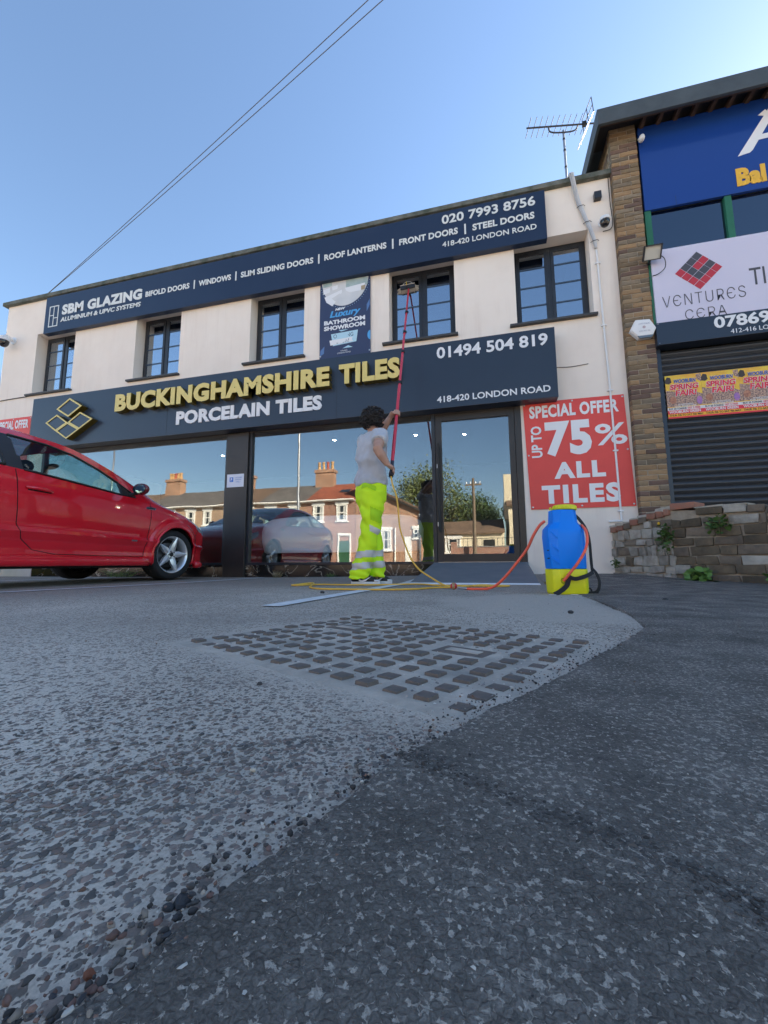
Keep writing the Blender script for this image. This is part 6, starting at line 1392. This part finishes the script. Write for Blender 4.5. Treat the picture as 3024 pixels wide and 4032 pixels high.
            b.lathe([(0, .07), (.058, .07), (.062, .082), (.05, .088), (.03, .086)], 30, T); b.build('spokes', m_rim, wh, ang=30, world=False)
            b = MB(); b.lathe([(.0, .092), (.024, .091), (.03, .086), (.03, .08)], 24, T)
            b.build('centre_cap', m_trim, wh, ang=40, world=False)
            for k in range(5):
                b = MB(); b.lathe([(0, .094), (.009, .094), (.010, .08)], 8, T@Matrix.Rotation(2*PI*(k+.5)/5+.35, 4, 'Z')@Matrix.Translation((.043, 0, 0))); b.build('wheel_nut', m_disc, wh, world=False)
    return t
CAR_X, CAR_Y = -4.79, 4.42
red_car = make_car('parked_car', (CAR_X, CAR_Y, .012), 0, 'red three door hatchback parked nose in to the shop window', m_paint)
# ---------------------------------------------------------------- the street behind the camera, seen in the glass
m_road = M('street asphalt', (.07, .07, .075), .85, col2=(.05, .05, .055), vs=2, bump=.3, bs=80); m_pave = M('paving concrete', (.26, .25, .24), .9, col2=(.2, .195, .19), vs=3)
b = MB(); b.add([(-120, -15.4, .004), (120, -15.4, .004), (120, -8.2, .004), (-120, -8.2, .004)], [(0, 1, 2, 3)]); struct(b.build('road', m_road))
b = MB(); b.box(-120, 120, -17.6, -15.4, -.1, .12); struct(b.build('pavement', m_pave, bevel=.01))
b = MB(); b.box(-120, 120, -8.2, -6.4, -.1, .11); struct(b.build('pavement', m_pave, bevel=.01))
for k in range(16):
    b = MB(); x = -40+k*5; b.add([(x, -11.86, .008), (x+2.5, -11.86, .008), (x+2.5, -11.74, .008), (x, -11.74, .008)], [(0, 1, 2, 3)]); struct(b.build('centre_line', m_line))
m_hb = [brick_mat('buff house brick', (.42, .26, .15), (.34, .19, .11), (.45, .38, .3), .23, .075), brick_mat('orange house brick', (.40, .19, .10), (.32, .14, .08), (.42, .34, .26), .23, .075), brick_mat('red house brick', (.32, .13, .08), (.26, .10, .07), (.38, .3, .24), .23, .075)]  # own brick colours of the buildings across the road
def tile_mat(name, c1, c2):
    return brick_mat(name, c1, c2, tuple(.5*v for v in c2), .3, .16)
m_sl = tile_mat('grey slate', (.17, .155, .14), (.12, .11, .105)); m_sl2 = tile_mat('brown tile', (.20, .13, .085), (.15, .10, .07)); m_rt = tile_mat('red clay tile', (.36, .10, .05), (.28, .08, .045))
m_wfr = M('white window paint', (.78, .77, .72), .5); m_dgl = M('dark window glass', (.02, .025, .03), .08); m_curt = M('net curtain', (.5, .5, .47), .9); m_pot = M('clay chimney pot', (.50, .30, .13), .8); m_potr = M('red chimney pot', (.38, .09, .05), .8); m_lead = M('lead flashing', (.2, .2, .21), .6); m_rendr = M('cream render', (.66, .58, .42), .9); m_doorc = [M('green door', (.03, .1, .05), .4), M('blue door', (.03, .06, .18), .4), M('black door', (.02, .02, .02), .4)]
HY = -22.8
def house_window(par, x0, x1, z0, z1, y, bars=1):
    b = MB(); b.box(x0, x1, y-.02, y+.02, z0, z1); wn = b.build('window', m_dgl, par)
    b = MB(); fw = .09; yy = y+.022
    for (a, c, d, e) in ((x0-.03, x0+fw, z0-.03, z1+.03), (x1-fw, x1+.03, z0-.03, z1+.03), (x0+fw, x1-fw, z0-.03, z0+fw), (x0+fw, x1-fw, z1-fw, z1+.03)): b.box(a, c, yy-.03, yy+.05, d, e)
    b.box(x0+fw, x1-fw, yy-.03, yy+.045, (z0+z1)/2-.04, (z0+z1)/2+.04); b.build('window_frame', m_wfr, wn)
    b = MB(); b.box(x0-.15, x1+.15, y, y+.10, z1+.035, z1+.27); b.build('lintel', m_wfr, wn); b = MB(); b.box(x0-.15, x1+.15, y, y+.14, z0-.15, z0-.035); b.build('window_sill', m_wfr, wn)
    b = MB(); b.box(x0+fw, x0+.34, y+.021, y+.026, z0+fw, z1-fw); b.box(x1-.34, x1-fw, y+.021, y+.026, z0+fw, z1-fw); b.build('curtain', m_curt, wn)
def roof_pair(par, x0, x1, yf, yb, ze, zr, mat):
    ym = (yf+yb)/2; b = MB(); v = []
    for x in (x0, x1): v += [(x, yf+.3, ze-.12), (x, ym, zr), (x, yb-.3, ze-.12), (x, yf+.3, ze-.24), (x, ym, zr-.14), (x, yb-.3, ze-.24)]
    b.add(v, [(0, 1, 7, 6), (1, 2, 8, 7), (3, 9, 10, 4), (4, 10, 11, 5), (0, 6, 9, 3), (2, 5, 11, 8), (0, 3, 4, 1), (1, 4, 5, 2), (6, 7, 10, 9), (7, 8, 11, 10)]); return b.build('roof', mat, par)
def chimney(par, x, y, z0, z1, npots, mat):
    b = MB(); b.box(x-1.0, x+1.0, y-.4, y+.4, z0, z1-.3); b.box(x-1.1, x+1.1, y-.5, y+.5, z1-.3, z1); c_ = b.build('chimney', mat, par)
    for k in range(npots):
        xx = x-.75+1.5*k/max(1, npots-1); b = MB(); b.lathe([(.0, z1), (.17, z1), (.15, z1+.15), (.13, z1+.65), (.17, z1+.72), (.17, z1+.8), (.11, z1+.8), (.10, z1+.3)], 14, Matrix.Translation((xx, y, 0))); b.build('chimney_pot', m_potr if k == 2 else m_pot, c_, ang=40)
def terrace(x0, x1, wallm, roofm, label, pots, skylight=False, doorm=0):
    t = thing('terraced_house', ((x0+x1)/2, HY, 0), label, 'house', 'houses across the road'); yb = HY-8.4
    b = MB(); ym = (HY+yb)/2; ze, zr = 5.95, 8.25
    v = [];
    for x in (x0+.003, x1-.003): v += [(x, HY, -.1), (x, HY, ze), (x, ym, zr-.2), (x, yb, ze), (x, yb, -.1)]
    b.add(v, [(0, 1, 6, 5), (1, 2, 7, 6), (2, 3, 8, 7), (3, 4, 9, 8), (4, 0, 5, 9), (0, 4, 3, 2, 1), (5, 6, 7, 8, 9)]); b.build('wall', wallm, t)
    rf_ = roof_pair(t, x0, x1, HY, yb, ze+.1, zr, roofm)
    b = MB(); b.tube([(x0, HY+.36, ze-.06), (x1, HY+.36, ze-.06)], .07, 8); b.box(x0, x1, HY+.02, HY+.28, ze-.16, ze-.08); b.build('gutter', m_wfr, rf_)
    if pots: chimney(rf_, x0+.2, ym+.2, 7.6, 9.75, pots, m_hb[1])
    if skylight:
        b = MB(); b.add([(x0+2.6, HY-1.5, ze+.02+1.8*.548*.85), (x0+3.6, HY-1.5, ze+.02+1.8*.548*.85), (x0+3.6, HY-2.3, ze+.02+2.6*.548*.86), (x0+2.6, HY-2.3, ze+.02+2.6*.548*.86)], [(0, 1, 2, 3)]); b.v = [(p[0], p[1], p[2]+.12) for p in b.v]; b.build('skylight', m_dgl, rf_)
    wdt = x1-x0
    house_window(t, x0+.7, x0+1.65, 4.05, 5.45, HY); house_window(t, x0+wdt-1.7, x0+wdt-.75, 4.05, 5.45, HY)
    # ground floor bay and door
    bx0, bx1 = x0+.5, x0+2.4; b = MB(); P = [(bx0, HY), (bx0+.3, HY+.7), (bx1-.3, HY+.7), (bx1, HY)]; b.prism(P, lambda a, c_, d: (a, c_, d), -.1, .9); bay = b.build('bay', wallm, t); b = MB(); b.prism(P, lambda a, c_, d: (a, c_, d), 2.75, 3.1); b.build('bay_roof', m_wfr, bay)
    b = MB(); b.prism([(a, c_-.04) for a, c_ in P], lambda a, c_, d: (a, c_, d), .9, 2.75); b.build('bay_glass', m_dgl, bay)
    b = MB()
    for (a, c_) in (P[0], P[1], P[2], P[3], ((bx0+bx1)/2, HY+.7)): b.box(a-.06, a+.06, c_-.05, c_+.05, .9, 2.75)
    b.box(bx0+.3, bx1-.3, HY+.64, HY+.72, 1.95, 2.05); b.build('bay_frame', m_wfr, bay)
    dx = x1-1.5; b = MB(); b.box(dx, dx+.95, HY-.03, HY+.03, .1, 2.25); dr = b.build('door', m_doorc[doorm], t); b = MB(); b.box(dx-.12, dx, HY, HY+.08, .1, 2.7); b.box(dx+.95, dx+1.07, HY, HY+.08, .1, 2.7); b.box(dx-.12, dx+1.07, HY, HY+.09, 2.71, 2.9); b.build('door_frame', m_wfr, dr)
    b = MB(); b.box(x0+.2, x1-1.7, -18.3, -18.05, -.05, .75); b.build('garden_wall', wallm, t)
defs = [(-43.6, -39.0, 0, m_sl, 0), (-39.0, -34.4, 0, m_sl2, 0), (-34.4, -29.8, 1, m_sl, 5), (-29.8, -25.4, 0, m_sl, 0), (-25.4, -20.9, 0, m_sl2, 4), (-20.9, -16.1, 1, m_sl, 0), (-16.1, -11.4, 2, m_rt, 4)]
labs = ['buff brick terraced house at the far end of the reflected row', 'buff brick terraced house with brown roof left of the five pot chimney', 'orange brick terraced house with a five pot chimney', 'buff brick terraced house between the two left chimneys', 'buff brick terraced house with brown roof and four pot chimney', 'orange brick terraced house with plain slate roof', 'red brick terraced house with red clay roof and skylight']
for i, (a, c_, wm, rm, pots) in enumerate(defs): terrace(a, c_, m_hb[wm], rm, labs[i], pots, rm is m_rt, i % 3)
gh = thing('gable_house', (-8.4, HY, 0), 'orange brick gable ended house with white downpipes across the road', 'house', 'houses across the road')
b = MB(); gp = [(-11.37, -.1), (-5.5, -.1), (-5.5, 4.65), (-11.37, 7.6)]; b.prism(gp, lambda a, z, d: (a, d, z), HY, HY-7); b.build('wall', m_hb[1], gh)
b = MB(); b.prism([(-11.37, 7.62), (-5.1, 4.50), (-5.1, 4.66), (-11.37, 7.80)], lambda a, z, d: (a, d, z), HY+.3, HY-7.3); gr = b.build('roof', m_sl2, gh)
b = MB(); b.prism([(-11.37, 7.40), (-5.1, 4.30), (-5.1, 4.49), (-11.37, 7.61)], lambda a, z, d: (a, d, z), HY+.22, HY+.3); b.build('barge_board', M('dark barge board', (.03, .025, .022), .6), gr)
house_window(gh, -9.05, -8.15, 1.4, 3.1, HY); house_window(gh, -6.15, -5.75, 2.4, 3.1, HY)
for x in (-7.75, -5.6):
    b = MB(); b.tube([(x, HY+.1, .1), (x, HY+.1, 4.4 if x > -6 else 3.3)], .06, 8); b.build('downpipe', m_wfr, gh)
b = MB(); b.box(-6.9, -6.35, HY-.03, HY+.04, .1, 2.5); b.build('door', m_wfr, gh)
bw = thing('brick_boundary_wall', (0, -19.4, 0), 'red brick boundary wall across the road', 'wall'); b = MB(); b.box(-2.3, 7, -19.6, -19.35, -.1, 1.35); b.build('wall', m_hb[2], bw); b = MB(); b.box(-2.75, -2.3, -19.7, -19.25, -.1, 1.75); b.build('pier', m_hb[2], bw); b = MB(); b.box(-2.3, 7, -19.63, -19.32, 1.35, 1.42); b.build('coping', m_pave, bw)
for k in range(26):
    x = -2.2+k*.35; b = MB(); b.tube([(x, -19.5, 1.42), (x, -19.5, 2.0)], .02, 6); b.build('railing_bar', m_trim, bw)
b = MB(); b.tube([(-2.3, -19.5, 2.0), (7, -19.5, 2.0)], .025, 6); b.build('railing', m_trim, bw)
bg_ = thing('bungalow', (0, -26, 0), 'white bungalow with brown tiled roof across the road', 'house', 'houses across the road'); b = MB(); b.box(-4.6, 1.3, -31, -25, -.1, 2.9); b.build('wall', m_rendr, bg_); roof_pair(bg_, -4.9, 1.35, -25, -31, 3.0, 4.2, m_sl2); house_window(bg_, -3.7, -2.4, 1.2, 2.4, -25); b = MB(); b.box(-.4, .5, -25.04, -24.97, .1, 2.2); b.build('door', m_doorc[2], bg_)
ch = thing('cream_house', (4.5, -25, 0), 'tall cream rendered house across the road behind the railings', 'house', 'houses across the road'); b = MB(); b.box(1.75, 8.2, -33, -25, -.1, 5.2); b.build('wall', m_rendr, ch); roof_pair(ch, 1.6, 8.4, -25, -33, 5.3, 7.4, m_sl2); chm = MB(); chm.box(1.45, 2.15, -26.5, -25.6, 4, 8.0); chm.build('chimney', m_rendr, ch); house_window(ch, 3, 4.1, 3.2, 4.6, -25); house_window(ch, 5.6, 6.7, 3.2, 4.6, -25)
# utility poles and lamp post
m_polew = M('weathered pole', (.20, .15, .10), .85, col2=(.13, .10, .075), vs=5, stretch=(4, 4, .4))
def upole(x, y, h_, label):
    t = thing('utility_pole', (x, y, 0), label, 'utility pole'); b = MB(); b.tube([(x, y, -.2), (x, y, h_)], [.15, .10], 12); b.build('post', m_polew, t, ang=40); b = MB(); b.box(x-.6, x+.6, y-.05, y+.05, h_-.55, h_-.43); cx = b.build('cross_arm', m_polew, t)
    for dx in (-.5, -.2, .2, .5): b = MB(); b.lathe([(0, .18), (.035, .17), (.045, .08), (.03, 0)], 10, Matrix.Translation((x+dx, y, h_-.43))); b.build('insulator', m_upvc, cx)
upole(-.95, -18.8, 6.4, 'wooden utility pole across the road reflected in the glass door'); upole(WIRE_END.x, WIRE_END.y, WIRE_END.z+.3, 'wooden utility pole carrying the overhead wires at the right')
lp = thing('street_lamp', (-9.3, -7.4, 0), 'tall grey street lamp reflected in the large shop window', 'street lamp'); b = MB(); b.tube([(-9.3, -7.4, 0), (-9.3, -7.4, 1.5), (-9.3, -7.4, 1.52), (-9.3, -7.4, 8.6)], [.11, .11, .075, .055], 14); b.build('post', m_steel, lp, ang=40); b = MB(); b.tube(bez([(-9.3, -7.4, 8.5), (-9.3, -7.9, 8.8), (-9.3, -8.8, 8.9)], 5), .035, 8); b.build('arm', m_steel, lp, smooth=True); b = MB(); b.ell((-9.3, -9.1, 8.9), (.14, .38, .07), 14, 8); b.build('lamp_head', m_steel, lp, smooth=True)
b = MB(); b.tube([(-21.0, -7.2, 0), (-21.0, -7.2, 7.6)], [.06, .045], 10); tag(b.build('sign_post', m_steel, smooth=True), 'thin grey post by the road reflected in the left shop window', 'post')
# trees
m_bark = M('bark', (.09, .07, .05), .95, col2=(.05, .04, .03), vs=8, bump=.6, stretch=(3, 3, .6))
m_fol = M('tree leaf', (.085, .12, .03), .6, col2=(.13, .15, .045), vs=1.2); m_fol2 = M('dark tree leaf', (.045, .085, .025), .6, col2=(.07, .11, .03), vs=1.2)
def tree(x, y, h_, r_, nleaf, label, mat, seed, size=.22):
    rr = np.random.default_rng(seed); t = thing('tree', (x, y, 0), label, 'tree', 'trees across the road'); b = MB(); tips = []
    b.tube([(x, y, -.2), (x+.1, y, h_*.25), (x, y+.1, h_*.45)], [.28, .22, .17], 10)
    for k in range(16):
        a = 2*PI*k/16+rr.uniform(-.3, .3); e = rr.uniform(.25, 1.3); st = Vector((x, y, h_*rr.uniform(.25, .5))); l = r_*rr.uniform(.75, 1.1); d = Vector((math.cos(a)*math.cos(e), math.sin(a)*math.cos(e), math.sin(e))); m_ = st+d*l*.5+Vector((0, 0, .2)); en = st+d*l+Vector((0, 0, .4)); b.tube([st, m_, en], [.10, .06, .02], 6); tips += [m_, en]
        for q in range(4):
            d2 = (d+Vector(rr.uniform(-.7, .7, 3))).normalized(); en2 = m_+d2*l*.45; b.tube([m_, en2], [.035, .01], 4); tips.append(en2)
    b.build('trunk', m_bark, t, smooth=True)
    T = np.array([list(p) for p in tips]); C = T[rr.integers(0, len(T), nleaf)]+rr.normal(0, r_*.14, (nleaf, 3)); s = rr.uniform(.6, 1.3, nleaf)*size
    A = rr.normal(0, 1, (nleaf, 3)); A /= np.linalg.norm(A, axis=1)[:, None]; B_ = np.cross(A, rr.normal(0, 1, (nleaf, 3))); B_ /= np.linalg.norm(B_, axis=1)[:, None]
    V_ = np.stack([C-A*s[:, None]*.5, C+B_*s[:, None]*.3, C+A*s[:, None]*.5, C-B_*s[:, None]*.3], 1).reshape(-1, 3); me = bpy.data.meshes.new('crown'); me.from_pydata(V_.tolist(), [], np.arange(nleaf*4).reshape(-1, 4).tolist()); me.update(); link('crown', me, mat, t)
tree(-6.0, -31, 10.6, 5.0, 11000, 'large leafy tree behind the gable house', m_fol, 1); tree(-1.6, -34, 8.6, 3.8, 8000, 'leafy tree behind the bungalow', m_fol2, 2); tree(-23, -33, 8.6, 3.4, 5000, 'dark tree behind the terrace row', m_fol2, 3); tree(10, -33, 9, 4, 6000, 'leafy tree right of the cream house', m_fol2, 4)
# odds and ends at the far left, seen under the car
b = MB(); b.prism([(-8.9, 0), (-8.35, 0), (-8.3, .42), (-8.95, .42)], lambda a, z, d: (a, d, z), 4.75, 5.2); tag(b.build('grit_bin', M('yellow grit bin', (.72, .58, .02), .5), bevel=.02), 'yellow plastic grit bin by the wall seen under the car', 'bin')
b = MB(); b.lathe([(0, 0), (.10, 0), (.13, .30), (.135, .31), (.12, .31), (.10, .02), (0, .02)], 24, Matrix.Translation((-8.05, 5.0, 0))); tag(b.build('white_bucket', m_upvc, ang=40), 'white plastic bucket by the wall seen under the car', 'bucket')
